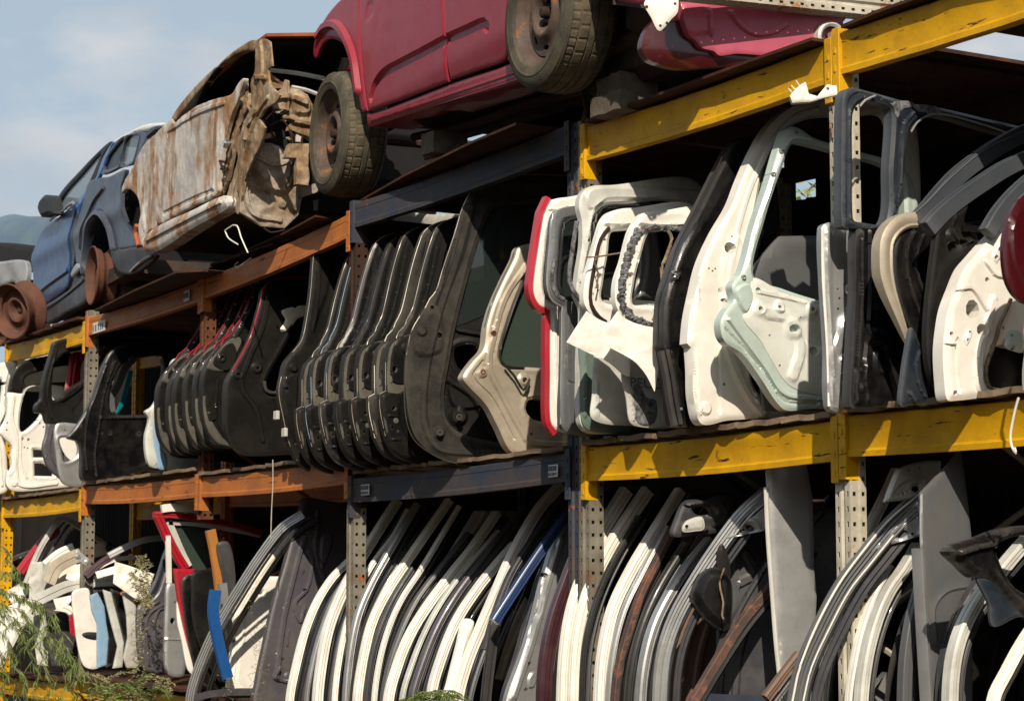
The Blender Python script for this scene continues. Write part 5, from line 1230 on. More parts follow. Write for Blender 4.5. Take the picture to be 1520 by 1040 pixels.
panel('mirror_corner', plM.shift(.004), b3((806, 386, 1), (900, 275), (975, 200, 1), (988, 212, 1), (988, 345, 1), (900, 362)), M['silver'], rM, holes=[b3((895, 330), (915, 325), (930, 345), (905, 350))], punch=[b3.one(862, 357) + (.006,), b3.one(873, 350) + (.006,), b3.one(884, 343) + (.006,)],
      feats=[('area', b3((850, 365), (965, 235), (972, 335)), .01, -.012)], depth=.02, step=.012, rimw=.008, rim=.006)
pgp = door_plane(*b3.one(1040, 950), Y=0.10, t=78)
r = T('door_skin', 'smooth light grey door skin standing upright behind the rusty diagonal frame', 'door skin', pgp, b3.one(1060, 950), 'large grey door skins')
panel('skin', pgp, J(b4((152, 90), (300, 90), (330, 260), (336, 540), (346, 620), (340, 740), (320, 1100), (225, 1100), (205, 940))), M['silver'], r, depth=.012, step=.03, rim=.004, rimw=.01, fn=lambda a, b: -0.45 * (a - .12) ** 2)
sweep('edge_rail', pgp, b4((152, 215), (160, 400), (175, 600), (190, 800), (205, 950), (212, 1060)), ribbed(.016, .014, 2), M['white'], r)
pgq = door_plane(*b3.one(840, 980), Y=0.18)
r = T('car_door_shell', 'shaded grey door body with a crumpled rusty lower corner, left of the light grey skin', 'car door', pgq, b3.one(900, 1000))
panel('shell', pgq, J(b3((820, 390), (980, 370), (1010, 500), (1020, 1000), (960, 985), (925, 950), (880, 1060), (800, 1080), (790, 700))), M['grey'], r, crump=.01, feats=[('rib', b3((850, 420), (855, 700), (880, 1000)), .03, .016), ('rib', b3((900, 450), (930, 520), (870, 560)), .04, .012), ('bump', b3.one(950, 960), .04, .02)], depth=.03, step=.02, wob=.004)
pmm = door_plane(*b3.one(640, 340), Y=-0.02)
r = T('mirror_bracket', 'crumpled grey mirror bracket lying at the top under the yellow beam', 'mirror bracket', pmm, b3.one(700, 360))
panel('bracket', pmm, b3((606, 368), (620, 300), (658, 228), (740, 222), (830, 210), (835, 330), (800, 352), (700, 365)), M['dgrey'], r, holes=[b3((680, 262), (735, 250), (760, 275), (700, 285))], punch=[b3.one(656, 332) + (.009,)], feats=[('area', b3((635, 320), (720, 295), (735, 345), (640, 352)), .01, .02), ('rib', b3((650, 240), (700, 235), (740, 240)), .02, .02), ('area', b3((740, 280), (800, 240), (820, 320), (760, 330)), .015, .02)], depth=.03, step=.012, wob=.012)
panel('bare_plate', pmm.shift(.03), b3((640, 330), (660, 305), (720, 292), (728, 340), (690, 350), (642, 352)), M['greywhite'], r, punch=[b3.one(656, 332) + (.009,)], depth=.005, step=.012)
pmi = door_plane(*b3.one(700, 640), Y=-0.03, t=70)
r = T('wing_mirror', 'black wing mirror shell hanging between the grey frame and the light grey skin', 'wing mirror', pmi, b3.one(780, 750))
panel('shell', pmi, b3((735, 510), (800, 500), (845, 560), (838, 740), (810, 755), (740, 710), (690, 640), (685, 600)), M['gloss'], r, depth=.08, step=.014, rim=.04, rimw=.05)
panel('mounting_arm', pmi.shift(-.02), b3((780, 440), (800, 400), (830, 470), (830, 540), (790, 530)), M['black'], r, depth=.03, step=.012)
edge_line('wiring', pmi, b3((800, 500), (780, 560), (795, 640), (790, 690), (796, 706)), .004, M['wood'], r, h=.03)
plr, rr_ = D('rusty thin frame slanting up to the right across the grey panels', b3((680, 1060), (780, 890), (890, 715), (1010, 575), (1149, 430), (1260, 345)), M['rustframe'], .048, .05, Y=-.16, n=1, t=84, low=False, seal=False)
edge_line('rubber_seal', plr, b3((705, 1060), (800, 900), (910, 735), (1030, 595), (1160, 458), (1260, 375)), .012, M['rubber'], rr_, h=0)
sweep('lower_rail', plr, b3((720, 1022), (820, 1028), (980, 1034), (1100, 1040)), BOXP(.03, .03), M['navygrey'], rr_)
# -- right-hand yellow bay
D('olive-brown thin frame slanting low beside the slotted post', b4((155, 1030), (215, 950), (285, 860)), M['brown'], .05, .04, Y=-.10, low=False, seal=False, t=84)
D('pale pillar frame passing behind the slotted post', b4((375, 1040), (400, 850), (440, 660), (500, 500), (560, 370), (615, 260), (665, 150)), M['cream'], .05, .05, Y=.06, seal=False)
plN, rN = D('broad dark grey frame with many thin white lines, crossing in front of the slotted post', b4((270, 1040), (300, 910), (365, 760), (450, 600), (540, 480), (640, 360), (745, 258)), M['grey'], .10, .07, Y=-.2, t=55, n=6, body=None)
edge_line('bright_line', plN, b4((250, 1040), (280, 905), (345, 745), (430, 588), (520, 465), (620, 345), (735, 245)), .0045, M['white'], rN, h=.006)
edge_line('bright_line', plN, b4((292, 1040), (322, 915), (385, 775), (470, 615), (560, 500), (640, 400)), .0035, M['white'], rN, h=.004)
panel('mirror_corner', plN.shift(.004), b4((556, 462, 1), (650, 352), (735, 262, 1), (750, 262, 1), (750, 402, 1), (650, 430)), M['silver'], rN, holes=[b4((655, 398), (685, 380), (695, 385), (690, 400), (662, 412))], punch=[b4.one(628, 420) + (.006,), b4.one(640, 410) + (.006,), b4.one(610, 430) + (.005,), b4.one(710, 335) + (.006,), b4.one(675, 375) + (.006,), b4.one(714, 395) + (.006,), b4.one(742, 272) + (.008,)],
      feats=[('area', b4((590, 440), (720, 290), (735, 390)), .01, -.012)], depth=.02, step=.011, rimw=.008, rim=.006)
pup = door_plane(*b4.one(610, 270), Y=.02)
r = T('mirror_corner', 'triangular metal mirror corner high under the yellow beam, mostly in shade', 'mirror corner', pup, b4.one(620, 280))
panel('plate', pup, b4((612, 272, 1), (645, 185), (668, 145), (760, 115), (830, 112, 1), (820, 170), (745, 235, 1), (700, 262)), M['greywhite'], r, holes=[b4((722, 218), (745, 210), (752, 225), (730, 235))], punch=[b4.one(672, 242) + (.007,), b4.one(688, 237) + (.007,), b4.one(705, 231) + (.007,), b4.one(700, 150) + (.006,), b4.one(740, 140) + (.006,)], feats=[('area', b4((640, 250), (680, 200), (760, 190), (720, 240)), .01, -.012)], depth=.02, step=.012, rimw=.01)
D('pale silver-blue frame just right of the slotted post', b4((530, 1040), (550, 870), (590, 720), (640, 610), (690, 540), (750, 440)), M['greywhite'], .05, .06, Y=-.06, body=M['gloss'])
D('mid grey frame with a white inner edge, left of the large grey panel', b4((695, 1040), (702, 880), (722, 740), (748, 640), (770, 560)), M['grey'], .055, .05, Y=-.05, n=2)
pgr = door_plane(*b4.one(790, 1000), Y=-0.04)
r = T('door_skin', 'large dark grey door skin with a scratched face, standing near the right edge', 'door skin', pgr, b4.one(790, 1050), 'large grey door skins')
panel('skin', pgr, J(b4((752, 238), (800, 185), (860, 120), (900, 60), (915, 150), (932, 290), (945, 420), (948, 1150), (795, 1150), (780, 700), (760, 440))), M['grey'], r, depth=.012, step=.03, rim=.004, rimw=.01, feats=[('rib', b4((810, 800), (805, 680), (850, 620), (940, 600)), .01, .006)], fn=lambda a, b: -0.3 * (a - .15) ** 2)
sweep('edge_rail', pgr, b4((755, 450), (765, 640), (778, 860), (790, 1060)), ribbed(.02, .05, 2), M['silver'], r)
panel('hem', pgr.shift(.006), b4((750, 245), (760, 240), (762, 445), (750, 450)), M['silver'], r, depth=.01, step=.03)
D('pale grey-green frame curving in front of the large grey skin', b4((875, 1040), (885, 900), (915, 780), (975, 660), (1060, 550), (1144, 450), (1240, 350)), M['greywhite'], .055, .06, Y=-.12, body=None)
D('short black and cream frame at the bottom right corner', b4((1040, 1040), (1090, 930), (1150, 820), (1230, 700)), M['cream'], .04, .05, Y=-.2, n=2)
pbk = door_plane(*b4.one(860, 470), Y=-0.26, t=78)
r = T('mirror_housing', 'black curved plastic housing sticking out at the right edge', 'plastic housing', pbk, b4.one(960, 540))
panel('housing', pbk, b4((858, 462), (880, 438), (980, 408), (1060, 378), (1160, 362), (1260, 380), (1260, 430), (1160, 400), (1060, 430), (1050, 470), (1110, 590), (1200, 650), (1260, 690), (1260, 760), (1144, 700), (1080, 640), (1020, 570), (960, 560), (900, 505)), M['gloss'], r, depth=.07, step=.016, rim=.03, rimw=.035, feats=[('rib', b4((880, 470), (980, 440), (1040, 430)), .03, .02)])
panel('lower_wing', pbk.shift(-.02), b4((965, 560), (1030, 575), (1090, 640), (1150, 700), (1260, 760), (1260, 800), (1144, 715), (1030, 752), (1010, 660)), M['blueblack'], r, depth=.02, step=.02)
for lab, pth, mt, w in (('dark grey bar leaning low behind the slotted post', b4((600, 770), (680, 840), (780, 910)), M['dgrey'], .06), ('pale dusty bar leaning behind the slotted post', b4((545, 690), (640, 640), (745, 560)), M['galv'], .04), ('light grey broken piece low behind the silver-blue frame', b4((580, 1040), (640, 960)), M['silver'], .09)):
    q = door_plane(*pth[0], Y=.3); r = T('door_bar', lab, 'metal bar', q, pth[0]); sweep('bar', q, pth, BOXP(w, .03), mt, r)

# -- orange bays: mixed panels and door frames
plA, rA = D('silver and dark grey frame arching over the white door, first right of the orange bays', b1((835, 1040), (875, 890), (950, 720), (1050, 550), (1140, 410), (1240, 280), (1335, 215)), M['silver'], .075, .06, Y=-.30, t=45, n=4, body=None)
sweep('lower_rail', plA, b1((830, 1035), (950, 1005), (1150, 1000), (1260, 1010)), BOXP(.04, .05), M['dgrey'], rA)
pw_ = door_plane(*b1.one(1040, 960), Y=0.0)
r = T('car_door_shell', 'white door with a cross-shaped hole under the arching silver frame', 'car door', pw_, b1.one(1080, 975))
panel('skin', pw_, b1((1040, 600), (1075, 520), (1100, 490), (1200, 490), (1265, 505), (1270, 980), (1060, 980), (1040, 800)), M['white'], r, holes=[b1((1120, 552, 1), (1160, 556, 1), (1160, 570, 1), (1120, 566, 1))], feats=[('rib', b1((1070, 640), (1075, 800)), .02, .008)], depth=.04, step=.025)
sweep('frame_rail', pw_, b1((1028, 985), (1045, 840), (1050, 700), (1075, 610), (1130, 520), (1210, 410), (1305, 312)), ribbed(.06, .05, 2), M['cream'], r)
sweep('sill_rail', pw_, b1((1020, 966), (1170, 962)), BOXP(.045, .05), M['cream'], r)
sweep('rear_pillar', pw_.shift(.1), b1((1180, 900), (1200, 700), (1245, 560), (1310, 400), (1330, 330)), ribbed(.035, .04, 2), M['rubber'], r)
sweep('pillar_trim', pw_.shift(.13), b1((1190, 980), (1215, 800), (1260, 600), (1300, 480)), BOXP(.05, .03), M['white'], r)
prd = door_plane(*b1.one(690, 215), Y=-0.08)
r = T('car_door_shell', 'bright red door window frame slanting down from its top left corner', 'car door', prd, b1.one(820, 460))
sweep('frame_rail', prd, b1((700, 222), (735, 300), (775, 380), (822, 458)), ribbed(.055, .04, 2), M['red'], r)
sweep('top_rail', prd, b1((684, 218), (780, 222), (900, 238), (1050, 268), (1160, 300)), ribbed(.04, .05, 2), M['red'], r)
sweep('inner_frame', prd.shift(-.03), b1((740, 250), (770, 320), (800, 390), (830, 450)), BOXP(.06, .03), M['greywhite'], r)
sweep('inner_top', prd.shift(-.03), b1((745, 255), (850, 260), (1000, 280), (1150, 310)), BOXP(.025, .03), M['greywhite'], r)
panel('window_pane', prd.shift(-.05), b1((775, 270), (900, 280), (925, 460), (850, 460), (830, 430)), M['greenglass'], r, depth=.004, step=.3, rim=0, lip=0, wob=0)
r = T('door_trim', 'white bar lying on top of the red window frame', 'trim strip', prd, b1.one(725, 200))
sweep('strip', prd.shift(.02), b1((716, 192), (760, 186), (900, 196)), BOXP(.05, .03), M['white'], r)
pr2 = door_plane(*b1.one(800, 470), Y=-0.10)
r = T('fender', 'narrow red and white wing panel tapering downwards in front of black panels', 'wing panel', pr2, b1.one(850, 915))
panel('red_skin', pr2, b1((768, 455, 1), (862, 458, 1), (855, 495), (812, 505), (805, 560), (815, 640), (828, 720), (850, 800), (862, 900), (850, 860), (822, 760), (795, 640), (780, 540)), M['red'], r, depth=.03, step=.014)
panel('white_skin', pr2.shift(-.02), b1((785, 600), (815, 700), (840, 780), (858, 880), (858, 925), (830, 900), (805, 780), (785, 690)), M['white'], r, depth=.02, step=.02)
for i, (lab, q, mt, Y) in enumerate((
    ('scratched black curved panel right of the red wing panel', ((808, 505), (850, 480), (862, 520), (848, 580), (850, 650), (870, 760), (910, 860), (990, 970), (960, 985), (900, 965), (862, 900), (830, 760), (812, 640)), 'gloss', -.17),
    ('large black curved panel behind the scratched one', ((850, 480), (900, 460), (990, 460), (1010, 600), (1020, 980), (990, 975), (920, 880), (870, 760), (848, 650), (848, 560)), 'black', -.14),
    ('slim dark grey panel between the black panels and the white door', ((960, 350), (1010, 340), (1040, 480), (1040, 760), (1030, 800), (1000, 640), (985, 500)), 'dgrey', -.10))):
    q = b1(*q); pq = door_plane(*q[0], Y=Y); r = T('body_pressing', lab, 'body panel', pq, q[4])
    panel('skin', pq, q, M[mt], r, depth=.02, step=.022, wob=.004, feats=[('rib', [q[1], q[3], q[5], q[7]] if len(q) > 8 else [q[0], q[3]], .012, .006)])
for lab, q, mt, w, Y in (('orange-brown strip standing between black panels and the arching frame', b1((932, 285), (955, 400), (972, 520), (985, 660), (1002, 800), (1018, 920)), 'ochre', .06, -.13),
                         ('bright blue curved strip standing low beside the orange-brown one', b1((955, 550), (945, 640), (960, 740), (985, 850), (1008, 940)), 'brightblue', .065, -.19),
                         ('silver strip leaning right of the bright blue one', b1((985, 520), (995, 620), (1010, 700), (1025, 780)), 'silver', .05, -.1),
                         ('thin white wooden upright behind the red frame', b1((745, 310), (748, 420), (750, 520)), 'white', .03, .0)):
    pq = door_plane(*q[0], Y=Y); r = T('trim_strip', lab, 'trim strip', pq, q[-1]); sweep('strip', pq, q, ribbed(w, .03, 1), M[mt], r)
pge = door_plane(*b1.one(610, 760), Y=-0.06)
r = T('car_door_shell', 'dark silver door edge with nested arched pressings, beside the silver end panel', 'car door', pge, b1.one(650, 910))
panel('shell', pge, b1((608, 640), (625, 615), (665, 598), (700, 560), (735, 470), (742, 600), (742, 912), (660, 912), (630, 890), (612, 830)), M['mauve'], r, punch=[b1.one(676, 725) + (.008,), b1.one(662, 890) + (.008,), b1.one(706, 675) + (.006,)],
      feats=[('rib', b1((625, 850), (620, 700), (640, 640), (700, 600)), .014, .012), ('rib', b1((690, 860), (680, 700), (700, 640), (730, 630)), .016, .014), ('rib', b1((655, 880), (645, 700), (665, 650), (730, 610)), .014, .012), ('bump', b1.one(640, 645), .03, .014)], depth=.04, step=.012, rimw=.014)
pse = door_plane(*b1.one(730, 760), Y=-0.08)
r = T('body_pressing', 'plain silver end panel with a diamond-shaped hole, left of the red wing panel', 'body panel', pse, b1.one(760, 920))
panel('skin', pse, b1((742, 525), (785, 532), (800, 640), (815, 760), (812, 925), (738, 915), (728, 760), (732, 640)), M['silver'], r, punch=[b1.one(762, 686) + (.018, 1.2), b1.one(772, 605) + (.006, 2)], feats=[('rib', b1((730, 765), (812, 770)), .012, .006)], depth=.03, step=.016)
psb = door_plane(*b1.one(655, 560), Y=0.02)
r = T('car_door_shell', 'black sloping door frame with a small blue reflection above the silver door edge', 'car door', psb, b1.one(640, 600))
panel('skin', psb, b1((650, 590), (690, 500), (735, 370), (745, 420), (742, 520), (700, 570), (670, 600)), M['blueblack'], r, depth=.03, step=.016)
# white and black doors seen edge on
for i, (lab, q, mt, Y) in enumerate((
    ('white door with a dark recessed handle, first of the small door row', ((320, 565), (350, 545), (390, 545), (402, 600), (430, 660), (470, 740), (466, 830), (440, 890), (400, 898), (368, 880), (345, 800), (330, 690)), 'white', -.10),
    ('pale blue-grey door with a shiny edge, second of the small door row', ((398, 575), (430, 560), (460, 620), (470, 700), (480, 760), (470, 880), (430, 895), (430, 700), (405, 640)), 'paleblue', -.06),
    ('black door leaning third in the small door row', ((415, 550), (450, 550), (480, 640), (520, 720), (525, 800), (495, 880), (470, 890), (480, 760), (450, 660)), 'gloss', -.03),
    ('white door leaning fourth in the small door row', ((455, 548), (490, 560), (520, 640), (545, 700), (550, 800), (540, 890), (500, 895), (520, 800), (490, 690)), 'greywhite', .0),
    ('second black door, fifth in the small door row', ((490, 545), (530, 560), (555, 660), (570, 740), (560, 830), (545, 850), (550, 780), (520, 660)), 'gloss', .02),
    ('white door at the right end of the small door row', ((540, 560), (590, 570), (612, 700), (610, 895), (560, 892), (545, 850), (565, 760), (560, 660)), 'greywhite', .05))):
    q = b1(*q); pq = door_plane(*q[0], Y=Y); r = T('car_door_shell', lab, 'car door', pq, q[8] if len(q) > 8 else q[5], 'small row of doors near the slotted post')
    panel('skin', pq, J(q) if i else q, M[mt], r, depth=.02, step=.02, rimw=.008, rim=.004, crump=.004, feats=([('area', b1((365, 745), (400, 738), (465, 748), (465, 765), (380, 762)), .01, -.02)] if i == 0 else []))
    if i == 0: panel('door_handle', pq.shift(.006), b1((362, 748), (380, 738), (440, 738), (466, 745), (466, 768), (400, 768)), M['rubber'], r, depth=.012, step=.012)
# heap on the left of the post
plW, rW = D('pale blue-white frame peaked like a roof, over the heap at the far left', b1((118, 520), (165, 400), (215, 310), (268, 240), (300, 242), (380, 290), (470, 350)), M['greywhite'], .05, .05, Y=-.06, n=2, low=False)
for lab, q, mt, w, Y, nm in (
    ('red frame piece leaning inside the peaked white frame', b1((90, 470), (150, 390), (210, 320), (265, 290)), 'red', .07, .02, 'bent_frame_bar'),
    ('cream bar lying along the red pieces at the far left', b1((10, 435), (90, 400), (170, 372)), 'cream', .035, .06, 'bent_frame_bar'),
    ('dark beige curved frame piece rising to the slotted post', b1((215, 520), (250, 450), (330, 405), (465, 365)), 'beige', .10, -.04, 'bent_frame_bar'),
    ('pinkish white bar crossing behind the slotted post', b1((200, 440), (260, 390), (325, 360)), 'cream', .06, .0, 'bent_frame_bar'),
    ('maroon bar with a pale broken tip leaning to the right', b1((380, 490), (450, 430), (520, 390), (580, 372)), 'maroonblk', .05, .0, 'bent_frame_bar'),
    ('long white strip leaning over the small door row', b1((365, 500), (440, 450), (520, 415), (640, 405)), 'white', .03, .03, 'bent_frame_bar'),
    ('long silver-grey curved rail in the dark behind the heap', b1((480, 400), (560, 360), (640, 330), (720, 320)), 'silver', .045, .10, 'bent_frame_bar'),
    ('white rounded rail with a torn bracket end, lying over the small door row', b1((150, 605), (220, 570), (300, 535), (400, 515), (500, 508), (575, 520)), 'greywhite', .085, -.16, 'bumper_rail'),
    ('cream lower rail curving under the white rounded one', b1((150, 635), (230, 625), (300, 635), (325, 660)), 'cream', .06, -.13, 'bumper_rail')):
    pq = door_plane(*q[0], Y=Y, t=80); r = T(nm, lab, 'frame piece', pq, q[0]); sweep('rail', pq, q, ribbed(w, .05, 2), M[mt], r)
for lab, q, mt, Y, nm in (
    ('white upright door end with small square holes, under the peaked frame', ((135, 430), (190, 425), (195, 500), (200, 600), (190, 640), (130, 600), (130, 510)), 'greywhite', -.04, 'body_pressing'),
    ('white rounded door corner with holes behind the slotted post', ((225, 470), (250, 430), (330, 395), (340, 440), (300, 530), (240, 560), (215, 540)), 'cream', .04, 'body_pressing'),
    ('dark door leaning low under the curved white rails', ((210, 640), (250, 600), (320, 640), (335, 760), (300, 880), (230, 885), (205, 760)), 'dgrey', .02, 'car_door_shell'),
    ('grey-white door end standing low beside the hanging willow', ((148, 650), (200, 650), (215, 760), (210, 885), (165, 880), (150, 760)), 'greywhite', -.03, 'car_door_shell'),
    ('red door sliver low under the curved white rails', ((305, 660), (330, 650), (338, 700), (335, 760), (310, 740)), 'red', -.02, 'body_pressing'),
    ('torn white square sheet standing up behind the small door row', ((508, 425), (560, 440), (680, 480), (662, 540), (640, 602), (590, 585), (500, 520)), 'cream', -.02, 'body_pressing'),
    ('red panel lying flat in the dark at the far left', ((0, 400), (60, 395), (110, 430), (100, 480), (40, 470), (0, 450)), 'dred', .15, 'body_pressing')):
    q = b1(*q); pq = door_plane(*q[0], Y=Y, t=84); r = T(nm, lab, 'body panel' if nm == 'body_pressing' else 'car door', pq, q[3])
    panel('skin', pq, J(q), M[mt], r, depth=.012, step=.018, wob=.003, crump=.012, rim=.003, rimw=.008)
# extra thin frames squeezed into the gaps
for lab, pth, mt, w in (
    ('thin steel-grey frame squeezed between the first cream frame and the wide white one', b2((165, 1040), (190, 880), (235, 720), (290, 590), (360, 470), (450, 350)), 'silver', .022),
    ('thin black frame squeezed between the silver frame and the next cream one', b2((362, 1040), (385, 860), (425, 700), (490, 560), (580, 420), (700, 250)), 'gloss', .03),
    ('thin grey frame in the wide gap right of the slim white rusty one', b2((492, 1040), (520, 890), (570, 740), (640, 600), (730, 480), (860, 320)), 'grey', .026),
    ('thin dusty white frame in the gap right of the lone cream frame', b2((575, 1040), (615, 890), (680, 730), (760, 590), (860, 460), (990, 310)), 'greywhite', .024),
    ('thin black frame tucked left of the white pair that meets at the bottom', b2((672, 1040), (715, 880), (780, 720), (870, 570), (960, 440), (1080, 290)), 'gloss', .03),
    ('thin silver channel frame left of the rust-blotched frame', b3((345, 1040), (362, 860), (405, 680), (480, 520), (580, 330)), 'silver', .022),
    ('thin black frame between the rust-blotched frame and the silver-cream one', b3((425, 1040), (445, 870), (490, 710), (560, 560), (660, 400)), 'gloss', .03),
    ('thin dark grey frame left of the pale grey-green one at the right', b4((835, 1040), (848, 880), (885, 750), (945, 630), (1030, 520)), 'dgrey', .03),
    ('thin white frame left of the pale silver-blue one by the slotted post', b4((480, 1040), (500, 890), (535, 740), (580, 620), (640, 520)), 'white', .020)):
    rail_door(lab, pth, M[mt], w, .05, Y=-.05, n=2)
random.seed(31)
for k_, (pts_, mt) in enumerate((
    (((20, 560), (90, 520), (130, 560), (60, 620)), 'white'), (((190, 440), (240, 420), (250, 470), (225, 560), (195, 540)), 'greywhite'), (((300, 460), (360, 430), (420, 470), (350, 520), (290, 500)), 'cream'),
    (((420, 470), (520, 440), (500, 480), (430, 500)), 'white'), (((235, 590), (330, 570), (300, 620), (250, 640)), 'white'), (((60, 640), (150, 660), (150, 700), (80, 700)), 'greywhite'),
    (((340, 370), (400, 420), (380, 440), (330, 410)), 'silver'), (((560, 470), (640, 500), (610, 560), (560, 540)), 'white'))):
    q = b1(*pts_); pq = door_plane(*q[0], Y=-.02 - .02 * k_, t=78)
    lab = ('torn white scrap at the far left above the hanging willow', 'dusty white scrap edge standing left of the slotted post', 'creamy torn scrap lying across the heap behind the slotted post', 'thin white scrap above the small door row', 'white scrap under the round white rail, right of the slotted post', 'dusty white scrap low at the far left behind the willow', 'silver scrap leaning high against the slotted post', 'white scrap behind the torn square sheet')[k_]
    r = T('sheet_scrap', lab, 'scrap', pq, q[0], 'torn sheet scraps in the heap')
    panel('sheet', pq, J(q), M[mt], r, depth=.006, step=.02, crump=.03, rim=.002, rimw=.006)
pbn = door_plane(*b1.one(0, 900), Y=-0.34, t=72)
r = T('bonnet', 'large plain white bonnet edge slanting in from the left edge of the picture', 'bonnet', pbn, b1.one(0, 900))
panel('skin', pbn, b1((-200, 720), (-60, 660), (60, 612), (120, 590), (155, 588), (140, 650), (90, 740), (20, 870), (-60, 1000), (-200, 1200)), M['white'], r, depth=.03, step=.025, rim=.02, rimw=.04, fn=lambda a, b: -0.25 * (a + b) ** 2)
# ------------------------------------------------------------------ top level: car hulks, blocks, loose rims
t1 = crop(180, 40, 320 / 924); t2 = crop(400, 0, 500 / 1486); t3 = crop(840, 0, 440 / 1520); t0 = crop(0, 280, 240 / 1040); ta = crop(0, 0, 500 / 1486)
class LOCAL(PL):
    def loc(s, x, y): return (x, y)
def lathe(m, pl, prof, n=48, closed=False):
    """prof: (radius, height along the plane normal)"""
    rings = []
    for i in range(n):
        a = 2 * math.pi * i / n
        rings.append([pl.o + (pl.u * math.cos(a) + pl.v * math.sin(a)) * r_ + pl.n * h for r_, h in prof])
    b = len(m.v); k = len(prof)
    for r_ in rings: m.v += r_
    for i in range(n):
        j = (i + 1) % n
        for q in range(k - 1):
            m.f.append((b + i * k + q, b + j * k + q, b + j * k + q + 1, b + i * k + q + 1))
    return m
def make_wheel(root, c, t, R, width, rimR, tyre=True, lean=0, matr='rust_rim', spin=0.0, hub=True):
    """steel wheel; c is the centre of its outer face"""
    pl = LOCAL(c, t, lean)
    w = MB()
    lathe(w, pl, [(rimR * 1.0, 0.0), (rimR * 1.045, -.004), (rimR * 1.045, -.012), (rimR * .985, -.016), (rimR * .96, -.035), (rimR * .93, -.055), (rimR * .80, -.075), (rimR * .76, -.10), (rimR * .76, -width + .06), (rimR * .93, -width + .03), (rimR * 1.04, -width + .01), (rimR * 1.04, -width)], 56)
    lathe(w, pl, [(rimR * 1.0, 0.0), (rimR * .97, -.006), (rimR * .93, -.03), (rimR * .78, -.06)], 56)
    ro = w.build('rim', M[matr], root, angle=35)
    # pressed disc with slots
    disc = LOCAL(pl.o - pl.n * (.045 if hub else .085), t, lean)
    hs = []
    nh = 8
    for i in range(nh if hub else 0):
        a = 2 * math.pi * (i + .5) / nh + spin; rr = rimR * .64
        cx_, cy_ = rr * math.cos(a), rr * math.sin(a)
        e = [(cx_ + .011 * math.cos(b) * math.cos(a) - .026 * math.sin(b) * math.sin(a), cy_ + .011 * math.cos(b) * math.sin(a) + .026 * math.sin(b) * math.cos(a)) for b in [2 * math.pi * q / 10 for q in range(10)]]
        hs.append(e)
    out = [(rimR * .80 * math.cos(2 * math.pi * q / 30), rimR * .80 * math.sin(2 * math.pi * q / 30)) for q in range(30)]
    def dish(a, b):
        d = np.hypot(a, b) / rimR
        return 0.030 * np.exp(-((d - .42) / .12) ** 2) - 0.02 * sstep((.30 - d) / .12) + .012 * sstep((.14 - d) / .05)
    do = panel('wheel_disc', disc, out, M[matr], root, holes=hs, fn=dish, depth=.006, step=.012, rim=0, lip=0, wob=0)
    if hub:
        h = MB()
        lathe(h, disc, [(0.0, .035), (.018, .034), (.026, .026), (.028, -.004)], 14); h.build('hub_cap', M['dark_rust'], root)
        for i in range(5):
            a = 2 * math.pi * i / 5 + spin
            q = LOCAL(disc.o + (disc.u * math.cos(a) + disc.v * math.sin(a)) * .055, t, lean)
            h = MB(); lathe(h, q, [(0, .012), (.008, .012), (.011, .004), (.011, -.01)], 6); h.build('wheel_nut', M['dark_rust'], root, smooth=False)
        b = MB(); lathe(b, pl, [(0, -.07), (rimR * .74, -.07), (rimR * .74, -.12)], 24); b.build('brake_drum', M['dark_rust'], root)
    if tyre:
        s = MB()
        lathe(s, pl, [(rimR * .99, -.004), (rimR * 1.03, .012), (rimR * 1.10, .018), (rimR * 1.16, .020), (rimR * 1.17, .0225), (rimR * 1.20, .0225), (rimR * 1.21, .020), (R * .90, .016), (R * .955, .004), (R * .957, .0), (R * .972, -.006)], 72)
        lathe(s, pl, [(R * .972, -width + .006), (R * .9, -width - .016), (rimR * 1.1, -width - .018), (rimR * 1.0, -width + .004)], 48)
        s.build('sidewall', M['tyre'], root)
        tr = MB(); nseg = 216
        W = width
        xs = []                                # across the tread: groove pattern
        edges = [0.0, .16, .17, .205, .215, .40, .41, .445, .455, .56, .57, .605, .615, .80, .81, .845, .855, 1.0]
        deep = [0, 0, 1, 1, 0, 0, 1, 1, 0, 0, 1, 1, 0, 0, 1, 1, 0, 0]
        prof = [(-.006 - e * (W - .012), d) for e, d in zip(edges, deep)]
        b0 = len(tr.v); k = len(prof)
        for i in range(nseg):
            a = 2 * math.pi * i / nseg
            for j, (h, d) in enumerate(prof):
                e = edges[j]
                crown = R - 0.010 * (2 * e - 1) ** 4 - .006 * (2 * e - 1) ** 2
                lat = (i % 4 == 0) and (e < .17 or e > .84)
                lat2 = ((i + 2) % 6 == 0) and (.21 < e < .41 or .60 < e < .81)
                rr = crown - (.006 if d else 0) - (.0035 if lat or lat2 else 0)
                sk = (.5 - abs(e - .5)) * .05
                aa = a + sk
                tr.v.append(pl.o + (pl.u * math.cos(aa) + pl.v * math.sin(aa)) * rr + pl.n * h)
        for i in range(nseg):
            j = (i + 1) % nseg
            for q in range(k - 1):
                tr.f.append((b0 + i * k + q, b0 + j * k + q, b0 + j * k + q + 1, b0 + i * k + q + 1))
        tr.build('tread', M['tread'], root, angle=20)
    return pl

